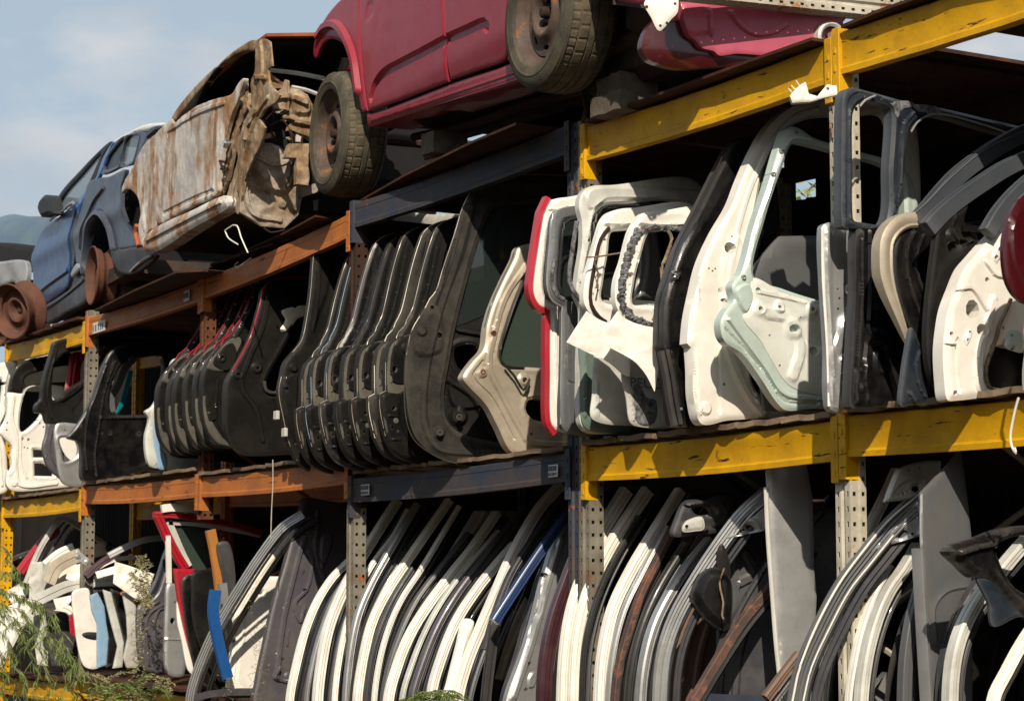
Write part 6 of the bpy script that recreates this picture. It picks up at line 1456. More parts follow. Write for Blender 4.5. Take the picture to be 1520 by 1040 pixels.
# ---- crimson car
YAW = -5.5
rc = atY(812, 35, -0.30)
side = PL(rc, YAW)
def P2(pl, x, y, h=0.0):
    a, b = pl.loc(x, y); return pl.P(a, b, h)
car = thing('car_hulk', P2(side, 650, 170), 'crimson red car without its front bumper, raised on blocks, two dusty wheels hanging', 'car')
zb = side.loc(*t2.one(770, 350))[1]
def bulge(a, b): return -0.07 * np.clip((b - zb - .33), -9, 9) ** 2 - 0.025 * sstep((zb + .10 - b) / .2)
kw = dict(fn=bulge, depth=.02, step=.02, wob=.0, rim=.006, rimw=.012, back=False)
panel('front_fender', side, t2((190, 248), (189, 200), (210, 130), (245, 65), (285, 15), (330, -30), (380, -120), (386, 60), (390, 130), (400, 260), (412, 380), (424, 488, 1), (402, 492), (392, 440), (376, 370), (362, 300), (345, 240), (320, 195), (290, 176), (262, 171), (232, 185), (212, 225), (203, 252)), M['carred'], car,
      feats=[('rib', t2((215, 160), (240, 120), (290, 110), (335, 160), (375, 260), (395, 400)), .05, .03)], **kw)
panel('front_door', side, t2((390, -260, 1), (392, 60), (398, 160), (408, 280), (418, 380), (432, 488, 1), (600, 425), (768, 358, 1), (768, 200), (758, 0), (745, -260, 1)), M['carred'], car,
      feats=[('rib', t2((445, 430), (462, 375), (500, 325), (560, 290), (660, 238), (764, 182)), .05, -.026), ('area', t2((425, 20), (455, 10), (450, 60), (420, 90)), .03, -.008)], **kw)
panel('rear_door', side, t2((757, -260, 1), (768, 0), (776, 190), (780, 350, 1), (900, 305), (990, 272), (1018, 245), (1030, 190), (1042, 90), (1048, 0), (1060, -260, 1)), M['carred'], car,
      feats=[('rib', t2((782, 172), (860, 138), (935, 106), (955, 120)), .05, -.026)], **kw)
panel('rear_quarter', side, t2((1068, -260, 1), (1055, 0), (1048, 110), (1036, 200), (1020, 262), (1060, 240), (1078, 190), (1082, 80), (1096, 0), (1120, -60), (1180, -120), (1300, -160), (1400, -120), (1450, -20), (1700, -20), (1700, -300)), M['carred'], car, **kw)
panel('sill', side.shift(.012), t2((402, 498, 1), (432, 497), (600, 432), (780, 358), (1000, 280), (1050, 248), (1078, 200), (1084, 260), (1094, 335, 1), (900, 395), (700, 455), (398, 560, 1)), M['carred'], car, fn=lambda a, b: bulge(a, b) - .02, depth=.03, step=.018, wob=0, rim=.010, rimw=.02, back=False, feats=[('rib', t2((420, 530), (700, 430), (1070, 300)), .015, .006)])
def slab(name, root, pts, depth, mat, lift=0.0, taper=0.0):
    """floor or deck piece: picture outline along the side plane carried into the car by depth"""
    m = MB()
    a = [P2(side, *p) for p in pts]; bk = [q - side.n * depth + Vector((0, 0, lift)) for q in a]
    n = len(pts); m.v += a + bk
    for i in range(n): j = (i + 1) % n; m.f.append((i, j, n + j, n + i))
    m.f.append(tuple(range(n))); m.f.append(tuple(range(n, 2 * n))[::-1])
    return m.build(name, mat, root, smooth=False)
def under(name, p0, p1, d0, d1, z0, mat, root, t=.03, pl=None, dz=0.0):
    """underbody slab between two picture points on the side plane, from depth d0 to d1"""
    pl = pl or side
    A = P2(pl, *p0); B = P2(pl, *p1)
    m = MB(); up = Vector((0, 0, t)); rings = []
    for k in range(9):
        q = A.lerp(B, k / 8); w = .008 * math.sin(k * 2.3)
        rings.append([q - pl.n * d0 + Vector((0, 0, z0)), q - pl.n * (d0 + (d1 - d0) * .3) + Vector((0, 0, z0 + dz * .6 + w)), q - pl.n * d1 + Vector((0, 0, z0 + dz)), q - pl.n * d1 + Vector((0, 0, z0 + dz)) + up, q - pl.n * d0 + Vector((0, 0, z0)) + up])
    m.loft(rings, cap=True); return m.build(name, mat, root, angle=30)
under('sill_underside', t2.one(398, 556), t2.one(1094, 332), .05, .30, .0, M['carred'], car, dz=.005)
under('floor_pan', t2.one(398, 552), t2.one(1300, 262), .30, 1.55, .01, M['underbody'], car, t=.10, dz=.02)
under('floor_rail', t2.one(430, 560), t2.one(1094, 345), .42, .52, -.03, M['underbody'], car, t=.05)
under('exhaust_tunnel', t2.one(420, 556), t2.one(1200, 310), .75, .95, -.01, M['dark_rust'], car, t=.05, dz=-.02)
mq = MB()
for d, z in ((.28, .04), (.8, .02)):
    A = P2(side, *t2.one(420, 560)) - side.n * d; B = P2(side, *t2.one(1300, 280)) - side.n * d
    mq.tube([A + Vector((0, 0, -.03)), A.lerp(B, .3) + Vector((0, 0, -.05)), A.lerp(B, .6) + Vector((0, 0, -.03)), B + Vector((0, 0, -.04))], .022, 8)
mq.build('exhaust_pipe', M['dark_rust'], car)
# arch liners and inner parts
for px, py, rr in ((t2.one(300, 400) + (.40,)), (t2.one(1290, 60) + (.42,))):
    c = P2(side, px, py); m = MB(); rings = []
    for k in range(13):
        a = math.pi * (k / 12) * 1.1 - .15
        q = c + (side.u * math.cos(a) + side.v * math.sin(a)) * rr
        rings.append([q - side.n * .03, q - side.n * .30, q + (side.u * math.cos(a) + side.v * math.sin(a)) * .01 - side.n * .30, q + (side.u * math.cos(a) + side.v * math.sin(a)) * .01 - side.n * .03])
    if px > 600: m.loft(rings, cap=True); m.build('arch_liner', M['underbody'], car)
# engine bay scraps behind the front arch
m = MB()
random.seed(11)
for p, q, r_ in (((205, 280), (260, 250), .012), ((210, 310), (215, 400), .010), ((240, 210), (235, 300), .010), ((260, 250), (330, 290), .02), ((205, 330), (250, 300), .008), ((500, 635), (700, 640), .018), ((490, 680), (640, 620), .012), ((650, 640), (640, 700), .010), ((560, 640), (560, 690), .008), ((480, 740), (500, 800), .009), ((1155, 380), (1155, 520), .010)):
    m = MB(); m.tube([P2(side, *t2.one(*p), -.25), P2(side, *t2.one((p[0] + q[0]) / 2 + 8, (p[1] + q[1]) / 2 + 6), -.26), P2(side, *t2.one(*q), -.25)], r_, 7); m.build('suspension_link', M['underbody'], car)
for x, y, sx, sz in ((285, 255, .12, .12), (320, 300, .12, .16), (250, 270, .05, .06), (330, 240, .14, .05)):
    m = MB(); m.box(P2(side, *t2.one(x, y), -.3), sx, .12, sz, bev=.012); m.build('engine_bay_scrap', M['underbody'], car)
m = MB(); m.box(P2(side, *t2.one(205, 290), -.2), .05, .04, .03, bev=.005); m.build('tail_clip', M['red'], car)
A = P2(side, *t2.one(262, 590), -.12); m = MB(); m.tube([A, A - side.n * .5, A - side.n * 1.2], .035, 10); m.build('front_axle', M['underbody'], car); m = MB(); m.tube([A - side.n * .12, A + side.u * .5 - side.n * .3 + Vector((0, 0, .1))], .02, 8); m.build('steering_arm', M['underbody'], car); m = MB()
B = P2(side, *t2.one(1215, 60), -.12); m.tube([B, B - side.n * 1.2], .045, 10); m.build('rear_axle', M['underbody'], car); m = MB(); m.tube([B - side.n * .1 + Vector((0, 0, -.16)), B + side.u * .45 - side.n * .25 + Vector((0, 0, -.12)), B + side.u * .62 - side.n * .3], .04, 8)
m.build('trailing_arm', M['underbody'], car); m = MB(); m.box(B + side.u * .40 - side.n * .2 + Vector((0, 0, -.02)), .25, .16, .24, bev=.03); m.build('damper', M['underbody'], car); m = MB(); m.box(B + side.u * .55 - side.n * .4 + Vector((0, 0, .12)), .35, .3, .16, bev=.04)
m.build('fuel_tank', M['underbody'], car)
# wheels
for nm, fc, tt, R_, rr in (('front', t2.one(278, 590), YAW - 1.5, .345, .235), ('rear', t2.one(1205, 55), YAW + .5, .345, .235)):
    c = P2(side, *fc, .02)
    wh = bpy.data.objects.new('wheel', None); COL.objects.link(wh); wh.parent = car; wh.location = c - car.location
    # parts of the wheel are sub-parts
    tmp = thing('tmp', c, 'x', 'x')
    make_wheel(tmp, c, tt, R_, .215, rr, spin=.3, matr='rim_grime')
    for ch in list(tmp.children): ch.parent = wh
    bpy.data.objects.remove(tmp)
# rear end facing right: back panel coloured pink as sunlit, bumper dark red as shaded
bk = PL(atY(*t3.one(590, 100), -.22), 90 + YAW)
rear = panel('back_panel', bk, t3((592, 46), (600, -80), (1450, -80), (1440, 90), (1395, 130), (1340, 175), (1310, 220), (1190, 250), (1050, 282), (880, 275), (790, 285), (760, 262), (700, 245), (665, 205), (630, 180), (605, 120)), M['pink'], car,
      feats=[('rib', t3((850, 70), (900, 130), (970, 170), (1060, 160), (1130, 120)), .03, .012), ('rib', t3((735, 60), (740, 165)), .03, .012), ('area', t3((725, 40), (745, 160), (590, 160), (590, 40)), .02, .012), ], depth=.04, step=.018, rim=.005, rimw=.012)
ba0 = bk.loc(*t3.one(560, 200))[0]; bb0 = bk.loc(*t3.one(600, 230))[1]
panel('bumper_underside', bk.shift(-.03), t3((404, 235), (412, 180), (440, 120), (500, 70), (600, 30), (640, 190), (700, 240), (790, 275), (900, 265), (1060, 270), (1250, 240), (1350, 200), (1330, 240), (1200, 285), (1000, 318), (800, 338), (600, 345), (480, 318), (425, 285)), M['dred'], car,
      fn=lambda a, b: -1.6 * np.clip(ba0 - a, 0, 9) ** 2 - 3.5 * np.clip(bb0 - b, 0, 9) ** 2, depth=.04, step=.02, wob=.0, rim=0)
# black sheet and cabin block standing for the crimson car's unlit inside
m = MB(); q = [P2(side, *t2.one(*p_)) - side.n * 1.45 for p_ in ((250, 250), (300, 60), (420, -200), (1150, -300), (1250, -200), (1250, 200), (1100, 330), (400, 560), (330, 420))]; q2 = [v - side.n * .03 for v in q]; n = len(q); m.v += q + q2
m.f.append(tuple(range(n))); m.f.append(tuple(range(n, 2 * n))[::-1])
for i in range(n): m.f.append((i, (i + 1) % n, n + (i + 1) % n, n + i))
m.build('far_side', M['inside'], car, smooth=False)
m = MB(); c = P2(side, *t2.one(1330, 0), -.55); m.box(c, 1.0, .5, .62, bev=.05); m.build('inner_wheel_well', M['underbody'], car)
m = MB(); c = P2(side, *t2.one(740, 200), -.62); m.box(c, 1.5, .8, .5, bev=.03); m.build('unlit_cabin_fill', M['inside'], car)
m = MB(); q = bk.P(*bk.loc(*t3.one(1345, 205)))
lathe(m, LOCAL(q + bk.n * .03, 90 + YAW), [(.05, 0), (.06, .008), (.07, 0), (.07, -.1)], 20); m.build('tow_eye_ring', M['greywhite'], car)
# slotted post lying over the back of the crimson car
A = atY(*t3.one(575, 15), -.36); X_ = A.x
d0 = ray(*t3.one(1480, 108)); B = EYE + d0 * ((X_ - .05 - EYE.x) / d0.x)
root = thing('loose_upright', A, 'loose slotted rack post with a white foot plate lying across behind the crimson car', 'rack post')
um = upright_mesh(M['galv'], H=1.6)
o = bpy.data.objects.new('post', um); COL.objects.link(o); o.parent = root
dz_ = (B - A).normalized(); fx = Vector((1, 0, 0)); yy = dz_.cross(fx).normalized(); xx = yy.cross(dz_)
# local z -> along, local +x side (holes) towards the camera
A = A + Vector((0, 0, .075)); root.location = A
R3 = Matrix((yy * 1.0, -xx, dz_)).transposed()
R3 = Matrix((-yy, xx, dz_)).transposed() if R3.determinant() < 0 else R3
o.matrix_local = R3.to_4x4()
plt = PL(A + Vector((.02, -.02, 0)), 70)
panel('foot_plate', plt, t3((402, 18), (430, -12), (568, -30), (576, 60), (545, 95), (490, 156), (470, 150), (440, 90)), M['white'], root, punch=[t3.one(415, 35) + (.007,), t3.one(485, 132) + (.006,), t3.one(520, 118) + (.006,), t3.one(560, 20) + (.006,)], depth=.008, step=.03, wob=.001)
# concrete blocks under the crimson car
def block(px, py, px2, Y, label, w=.36, h=.17, d=.20, rot=0):
    p = atY(px, py, Y); m = MB(); random.seed(int(px))
    M3 = (Vector((math.cos(rot), math.sin(rot), 0)), Vector((-math.sin(rot), math.cos(rot), 0)), Vector((0, 0, 1)))
    nx = 6; rings = []
    for k in range(nx + 1):
        x = -w / 2 + w * k / nx
        r_ = []
        for y, z in ((-d / 2, 0), (-d / 2 + .0, h * .5), (-d / 2, h), (0, h), (d / 2, h), (d / 2, 0), (0, 0)):
            j = Vector((random.uniform(-.004, .004), random.uniform(-.005, .005), random.uniform(-.004, .004)))
            r_.append(p + M3[0] * x + M3[1] * y + Vector((0, 0, z)) + j)
        rings.append(r_)
    m.loft(rings, cap=True)
    o = m.build('block', M['concrete'], None, angle=50)
    for v in o.data.vertices: v.co -= p
    o.location = p; o.name = 'concrete_block'
    return tag(o, label, 'concrete block', 'concrete blocks under the crimson car')
block(926, 172, 0, .0, 'lower concrete block behind the rusty sheet, under the back of the crimson car', w=.24, h=.08)
block(932, 145, 0, .02, 'upper concrete block, lying on another under the back of the crimson car', w=.19, h=.085)
block(660, 231, 0, .12, 'small lone concrete block under the front half of the crimson car', w=.13, h=.11)

# ---- burnt-out car
bs = PL(atY(*t1.one(480, 780), -.30), -5.0)
bc = thing('burnt_car', P2(bs, *t1.one(250, 880)), 'burnt-out car shell streaked white and tan with rust, its front end cut off', 'car')
bzb = bs.loc(*t1.one(300, 780))[1]
def bfn(a, b): return -0.05 * np.clip(b - bzb - .25, 0, 9) ** 2
kb = dict(fn=bfn, depth=.03, step=.018, wob=.004, crump=.006, rim=.004, rimw=.010)
panel('front_door', bs.shift(.012), t1((166, 842), (150, 830), (147, 740), (150, 640), (160, 545), (180, 470), (210, 425), (300, 350), (380, 314), (440, 298), (470, 285), (495, 240), (520, 222), (500, 290), (470, 370), (445, 460), (425, 570), (412, 660), (412, 700), (400, 722), (300, 768), (200, 822)), M['burnt'], bc,
      punch=[t1.one(196, 462) + (.018, 1.4), t1.one(222, 440) + (.006,)], feats=[('rib', t1((455, 310), (430, 430), (405, 560), (395, 690)), .04, .008), ('rib', t1((180, 800), (300, 740), (395, 700)), .03, -.008), ('bump', t1.one(300, 560), .14, .006), ('rib', t1((205, 440), (320, 370), (440, 325)), .03, .010)], **kb)
panel('rear_quarter', bs, t1((88, 935), (74, 870), (80, 800), (72, 745), (50, 705), (18, 694), (0, 712, 1), (8, 670), (40, 610), (62, 560), (92, 505), (140, 458), (185, 415), (212, 392), (215, 415), (182, 465), (160, 545), (150, 640), (147, 740), (152, 845), (110, 880)), M['burnt'], bc, feats=[('rib', t1((95, 560), (85, 700), (100, 860)), .05, .008)], **kb)
panel('sill', bs.shift(.03), t1((84, 905), (150, 852), (300, 782), (430, 722), (452, 742), (446, 775), (300, 860), (150, 958), (95, 962), (82, 930)), M['burnt'], bc, punch=[t1.one(385, 770) + (.012,), t1.one(200, 890) + (.010,), t1.one(440, 735) + (.008,)], fn=lambda a, b: 0 * a, depth=.10, step=.018, rim=.02, rimw=.04, wob=.004, feats=[('rib', t1((110, 915), (300, 815), (430, 750)), .02, .014)])
panel('roof_rail', bs.shift(-.005), t1((205, 398), (228, 352), (290, 272), (350, 208), (400, 165), (450, 117), (500, 82), (545, 56), (560, 62), (556, 100), (530, 98), (498, 106), (445, 136), (392, 180), (345, 245), (300, 300), (250, 365), (218, 402)), M['burnt_tan'], bc, fn=lambda a, b: bfn(a, b), depth=.05, step=.014, rim=.006, rimw=.012, wob=.002)
panel('front_pillar', bs.shift(.004), J(t1((545, 56), (590, 48), (612, 62), (622, 165), (604, 178), (610, 245), (655, 290), (640, 318), (595, 350), (565, 392), (592, 430), (572, 500), (532, 582), (505, 660), (497, 722), (478, 800), (464, 795), (428, 722), (452, 645), (478, 560), (470, 500), (500, 400), (536, 340), (536, 222), (550, 190), (553, 110))), M['burnt_tan'], bc,
      punch=[t1.one(545, 455) + (.007,), t1.one(520, 520) + (.007,), t1.one(510, 590) + (.006,), t1.one(500, 425) + (.014, 1.6), t1.one(470, 500) + (.010,)], feats=[('rib', t1((580, 70), (585, 200), (570, 330), (545, 430), (510, 560), (485, 700)), .03, .018), ('rib', t1((555, 215), (600, 215)), .03, .02), ('rib', t1((610, 300), (560, 370), (520, 420)), .03, .014)], fn=lambda a, b: 0 * a - .03, depth=.014, step=.013, rim=.003, rimw=.008, wob=.003, crump=.007)
panel('hinge_pillar', bs.shift(-.03), J(t1((500, 270), (535, 235), (540, 350), (500, 430), (480, 560), (460, 660), (430, 722), (412, 690), (420, 600), (440, 470), (470, 350))), M['burnt_tan'], bc, punch=[t1.one(490, 340) + (.03, .7), t1.one(440, 590) + (.03, .6)], feats=[('area', t1((485, 290), (525, 250), (525, 320), (485, 330)), .02, .02), ('bump', t1.one(462, 503), .03, .016), ('rib', t1((420, 600), (470, 600)), .02, .03)], depth=.014, step=.013, wob=.004, crump=.015, rim=.003, rimw=.008)
m = MB(); q = P2(bs, *t1.one(461, 503), .015); lathe(m, LOCAL(q, -6), [(0, .02), (.018, .02), (.026, .01), (.026, -.02)], 12); m.build('hinge_bolt', M['chrome'], bc)
m = MB(); q = P2(bs, *t1.one(440, 592), .01)
m.tube([q + Vector((-.04, 0, .03)), q + Vector((.04, 0, .01)), q + Vector((.045, 0, -.03)), q + Vector((-.02, 0, -.02))], .008, 6); m.build('door_check', M['dark_rust'], bc)
# front: bulkhead with torn strut tower, facing right
bf = PL(P2(bs, *t1.one(500, 700)), 84 - 0)
panel('bulkhead', bf.shift(-.02), J(t1((508, 792), (512, 700), (540, 575), (580, 460), (610, 400), (660, 350), (720, 360), (780, 330), (835, 330), (900, 360), (900, 640), (860, 700), (775, 730), (765, 800), (700, 862), (600, 852))), M['burnt_in'], bc,
      feats=[('area', t1((585, 520), (640, 500), (700, 540), (730, 620), (700, 710), (630, 700), (575, 640)), .03, .05), ('bump', t1.one(605, 640), .04, .02), ('rib', t1((760, 480), (770, 560), (750, 650), (740, 780)), .04, .03), ('area', t1((560, 700), (640, 710), (640, 765), (570, 760)), .02, -.02), ('rib', t1((540, 600), (530, 700), (560, 800), (680, 830)), .03, .02), ('bump', t1.one(660, 450), .08, -.04), ('rib', t1((600, 420), (700, 480), (780, 470)), .03, .03), ('rib', t1((690, 520), (720, 600), (700, 690)), .012, -.02), ('rib', t1((560, 560), (640, 600), (700, 590)), .01, .012), ('bump', t1.one(690, 760), .03, .02)], holes=[t1((622, 400), (660, 368), (700, 385), (720, 420), (700, 440), (650, 430), (625, 440)), t1((735, 655), (752, 650), (752, 680), (738, 685))],
      punch=[t1.one(750, 445) + (.010,), t1.one(755, 655) + (.012, 1.5), t1.one(540, 640) + (.010,)], depth=.03, step=.014, wob=.006, crump=.018, rim=.004, rimw=.008)
panel('strut_tower', bf.shift(.10), J(t1((545, 300), (600, 285), (640, 300), (690, 262), (702, 225), (718, 228), (726, 262), (760, 268), (800, 290), (822, 330), (820, 400), (812, 472), (770, 458), (730, 440), (706, 445), (712, 425), (740, 405), (690, 385), (722, 378), (700, 355), (660, 350), (640, 338), (600, 372), (560, 385), (540, 340))), M['burnt_tan'], bc,
      punch=[t1.one(628, 330) + (.008,), t1.one(672, 300) + (.008,), t1.one(560, 345) + (.007,)], feats=[('rib', t1((560, 330), (640, 310), (700, 300), (780, 330)), .04, .03), ('area', t1((730, 300), (800, 310), (805, 370), (740, 370)), .02, .03), ('rib', t1((720, 400), (810, 420)), .03, .03), ('rib', t1((715, 240), (712, 360)), .014, .02)], depth=.010, step=.011, wob=.006, crump=.018, rim=.003, rimw=.006)
panel('torn_wing_edge', bf.shift(.06), J(t1((604, 180), (622, 175), (660, 215), (700, 238), (690, 262), (650, 262), (640, 285), (612, 290), (606, 240))), M['burnt_tan'], bc, feats=[('rib', t1((615, 190), (690, 245)), .02, .02)], depth=.008, step=.011, wob=.006, crump=.04, rim=.002, rimw=.005)
panel('chassis_leg', bf.shift(.16), J(t1((700, 560), (720, 500), (805, 500), (800, 600), (805, 640), (800, 680), (750, 672), (752, 560))), M['burnt_tan'], bc, depth=.05, step=.014, wob=.002, crump=.02, rim=.002, rimw=.005)
random.seed(21)
for k_, (x_, y_, w_, h_) in enumerate(((560, 320, .10, .03), (650, 345, .05, .07), (700, 400, .06, .04), (765, 350, .05, .09), (745, 470, .04, .10), (600, 480, .12, .03), (520, 470, .03, .08), (770, 560, .03, .14))):
    q_ = bf.P(*bf.loc(*t1.one(x_, y_)), .07); m = MB(); a_ = random.uniform(-.5, .5)
    m.box(q_, .025, w_, h_, M=(bf.n, (bf.u * math.cos(a_) + bf.v * math.sin(a_)), (bf.v * math.cos(a_) - bf.u * math.sin(a_))), bev=.004); m.build('torn_bracket', M[random.choice(['burnt_tan', 'burnt', 'dark_rust', 'burnt_in'])], bc)
for pth in (((705, 225), (715, 250), (700, 275), (718, 300)), ((640, 350), (655, 400), (640, 440), (660, 480)), ((720, 440), (735, 500), (720, 540)), ((470, 500), (450, 540), (462, 590), (440, 620)), ((610, 860), (640, 880), (700, 870)), ((780, 460), (770, 500), (786, 540)), ((600, 380), (640, 420), (690, 400), (740, 470))):
    edge_line('burnt_wire', bf.shift(.09), t1(*pth), .005, M['dark_rust'], bc)
for pth, r_, mt in ((((640, 186), (760, 200), (870, 222)), .014, 'greywhite'), (((730, 258), (790, 270), (845, 290)), .012, 'greywhite')):
    edge_line('scuttle_bar', bf.shift(.05), t1(*pth), r_, M[mt], bc)
# roof, and black sheets and solids standing for the unlit inside
pts_side = [t1.one(*p) for p in ((545, 56), (500, 82), (450, 117), (400, 165), (350, 208), (290, 272), (228, 352), (205, 398))]
A = [P2(bs, *p, -.06) for p in pts_side]; fpt = A[0] + bs.u * .14
rings = []
for q in [fpt] + A:
    rings.append([q + Vector((0, 0, .012)), q - bs.n * .3 + Vector((0, 0, .05)), q - bs.n * .7 + Vector((0, 0, .06)), q - bs.n * 1.30 + Vector((0, 0, .01)), q - bs.n * 1.30, q - bs.n * .7 + Vector((0, 0, .04)), q - bs.n * .3 + Vector((0, 0, .03)), q - Vector((0, 0, .006))])
m = MB(); m.loft(rings, cap=True); m.build('roof', M['roofrust'], bc, angle=50)
m = MB(); m.loft([[v - Vector((0, 0, .02)) - bs.n * (.03 if k in (0, 7) else 0) for k, v in enumerate(r_)] for r_ in [[q_ + bs.u * -.06 for q_ in rings[0]]] + rings[1:]], cap=True)
m.build('unlit_roof_underside', M['inside'], bc, angle=50)  # black layer put under the roof as its shade
def prism(name, pl_, pts, d0, d1, mat, root):
    q = [P2(pl_, *p_) - pl_.n * d0 for p_ in pts]; q2 = [v - pl_.n * (d1 - d0) for v in q]; n = len(q)
    m = MB(); m.v += q + q2; m.f.append(tuple(range(n))); m.f.append(tuple(range(n, 2 * n))[::-1])
    for i in range(n): m.f.append((i, (i + 1) % n, n + (i + 1) % n, n + i))
    return m.build(name, mat, root, smooth=False)
prism('unlit_cabin_fill', bs, t1((95, 925), (75, 760), (85, 600), (200, 430), (330, 372), (440, 330), (500, 330), (505, 600), (480, 760), (160, 925)), .16, 1.25, M['inside'], bc)  # solid black block in place of the dark cabin
prism('unlit_window_fill', bs, t1((225, 400), (300, 300), (390, 200), (400, 340), (330, 400)), .45, 1.2, M['inside'], bc)
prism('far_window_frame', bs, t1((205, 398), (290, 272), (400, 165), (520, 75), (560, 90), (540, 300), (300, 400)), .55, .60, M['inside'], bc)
under('floor_pan', t1.one(90, 950), t1.one(470, 795), .06, 1.3, .0, M['dark_rust'], bc, pl=bs, t=.08)
m = MB(); c = P2(bs, *t1.one(420, 360), -.6); m.box(c, .10, .8, .12, bev=.03); m.build('dashboard_remains', M['inside'], bc)
panel('rear_pillar', bs.shift(-.02), t1((280, 345), (300, 300), (345, 240), (392, 178), (410, 175), (360, 240), (330, 300), (310, 345), (290, 360)), M['inside'], bc, depth=.04, step=.02)
mm_ = P2(bs, *t1.one(40, 800), -.15); m = MB()
for k in range(7): m.box(mm_ + Vector((random.uniform(-.06, .06), random.uniform(-.05, .05), random.uniform(-.14, .14))), .05, .06, .06, bev=.01)
m.build('arch_scraps', M['dark_rust'], bc)
edge_line('torn_strip', bs.shift(.01), t1((68, 850), (62, 880), (70, 920), (75, 940)), .018, M['roofrust'], bc)

# ---- blue car
cs = PL(atY(*t0.one(480, 560), .12), -4.0)
bl = thing('car_hulk', P2(cs, *t0.one(400, 700)), 'dark blue car shell with a white roof and grey rear wing, without tyres', 'car')
czb = cs.loc(*t0.one(400, 660))[1]
def cfn(a, b): return -0.05 * np.clip(b - czb - .35, 0, 9) ** 2 - .03 * sstep((czb + .1 - b) / .2) + .02 * np.exp(-((b - czb - .38) / .08) ** 2)
kc = dict(fn=cfn, depth=.03, step=.02, wob=0, rim=.006, rimw=.014)
panel('front_door', cs, t0((222, 800), (213, 640), (215, 450), (238, 335), (270, 262), (330, 215), (400, 160), (478, 88), (482, 130), (462, 230), (452, 350), (448, 480), (438, 600), (405, 650), (320, 712), (260, 752)), M['carblue'], bl, feats=[('rib', t0((250, 660), (340, 590), (440, 520)), .05, .02)], **kc)
panel('door_window', cs.shift(-.04), [ (74, 316), (92, 286), (116, 258), (140, 233), (150, 222), (141, 252), (126, 284), (112, 300), (90, 312)], M['carglass'], bl, fn=cfn, depth=.005, step=.05, wob=0, rim=0, lip=0)
panel('window_frame', cs.shift(-.02), [(70, 318), (88, 284), (112, 256), (138, 228), (158, 210), (163, 212), (150, 232), (146, 252), (130, 284), (126, 292), (122, 290), (138, 250), (146, 228), (118, 260), (94, 288), (80, 314)], M['rubber'], bl, fn=cfn, depth=.02, step=.02, wob=0)
panel('centre_pillar', cs.shift(-.012), [(163, 211), (158, 232), (146, 262), (132, 285), (124, 295), (116, 318), (110, 345), (106, 380), (104, 410), (98, 428), (100, 395), (103, 350), (110, 305), (122, 284), (140, 262), (150, 232)], M['brightblue'], bl, fn=cfn, depth=.02, step=.02, wob=0)
panel('door_jamb', cs.shift(-.008), t0((470, 190), (500, 150), (520, 170), (500, 280), (490, 400), (480, 470), (440, 640), (425, 630), (450, 480), (455, 350)), M['gloss'], bl, fn=cfn, depth=.02, step=.02, wob=0)
panel('rear_wing', cs, t0((560, -40), (540, 40), (520, 120), (500, 200), (486, 300), (484, 420), (488, 470), (515, 520), (548, 590), (548, 450), (568, 330), (600, 230), (632, 180), (665, 190), (690, 250), (705, 330), (714, 392), (780, 385), (870, 372), (880, 340), (815, 230), (795, 120), (775, 0), (790, -60), (800, -120), (760, -110), (700, -80), (640, -70)), M['navygrey'], bl,
      feats=[('rib', t0((540, 540), (545, 430), (565, 310), (600, 200), (640, 155), (690, 190), (720, 300), (735, 390)), .05, .03), ('rib', t0((660, 0), (600, 90), (540, 280), (520, 380)), .03, .02)], **kc)
panel('rear_bumper', cs.shift(.0), t0((712, 398), (790, 388), (880, 375), (975, 425), (930, 480), (840, 538), (770, 548), (730, 520)), M['dgrey'], bl, feats=[('rib', t0((830, 525), (900, 470), (965, 430)), .02, .02)], **kc)
edge_line('bumper_trim', cs.shift(.02), t0((838, 532), (880, 490), (930, 450), (968, 432)), .008, M['greywhite'], bl)
panel('sill', cs.shift(.0), t0((222, 805), (260, 757), (330, 712), (410, 655), (440, 625), (455, 560), (480, 480), (505, 500), (548, 598), (560, 700), (400, 800), (300, 862), (240, 858)), M['dgrey'], bl, feats=[('rib', t0((250, 790), (400, 690), (520, 590)), .02, .014)], depth=.06, step=.02, wob=.002, fn=lambda a, b: -.02 + 0 * a)
panel('side_step', cs.shift(.015), t0((452, 545), (470, 500), (495, 480), (510, 510), (480, 550), (455, 570)), M['silver'], bl, depth=.02, step=.014)
panel('quarter_window', cs.shift(-.03), ta((457, 752), (452, 725), (480, 672), (540, 608), (530, 680), (520, 728)), M['gloss'], bl, fn=cfn, depth=.006, step=.03, wob=0, rim=0)
panel('rear_window', cs.shift(-.03), ta((530, 725), (545, 612), (600, 592), (612, 602), (592, 690), (582, 714)), M['carglass'], bl, fn=cfn, depth=.006, step=.03, wob=0, rim=0, lip=0)
panel('window_surround', cs.shift(-.015), ta((440, 765), (445, 720), (475, 660), (520, 610), (570, 590), (625, 582), (640, 600), (610, 690), (590, 720), (520, 742), (470, 765)), M['navygrey'], bl, holes=[ta((460, 748), (456, 725), (483, 673), (540, 610), (530, 680), (518, 726)), ta((534, 722), (548, 614), (600, 594), (606, 604), (588, 690), (578, 712))], fn=cfn, depth=.02, step=.014, wob=0, rim=.003, rimw=.006)
panel('roof_edge', cs.shift(-.03), ta((480, 640), (490, 620), (560, 580), (620, 551), (690, 541), (718, 544), (705, 560), (640, 575), (560, 592)), M['white'], bl, fn=cfn, depth=.5, step=.02, wob=0)
panel('tail_pillar', cs.shift(-.02), ta((640, 600), (655, 568), (700, 553), (712, 560), (690, 590), (650, 640), (620, 680), (600, 700)), M['blueblack'], bl, depth=.03, step=.016, feats=[('rib', ta((655, 600), (690, 570)), .03, .02)])
edge_line('door_handle', cs.shift(.03), t0((420, 128), (440, 105), (470, 90)), .014, M['silver'], bl)
edge_line('waist_trim', cs.shift(.02), t0((322, 205), (350, 180), (420, 130)), .010, M['silver'], bl)
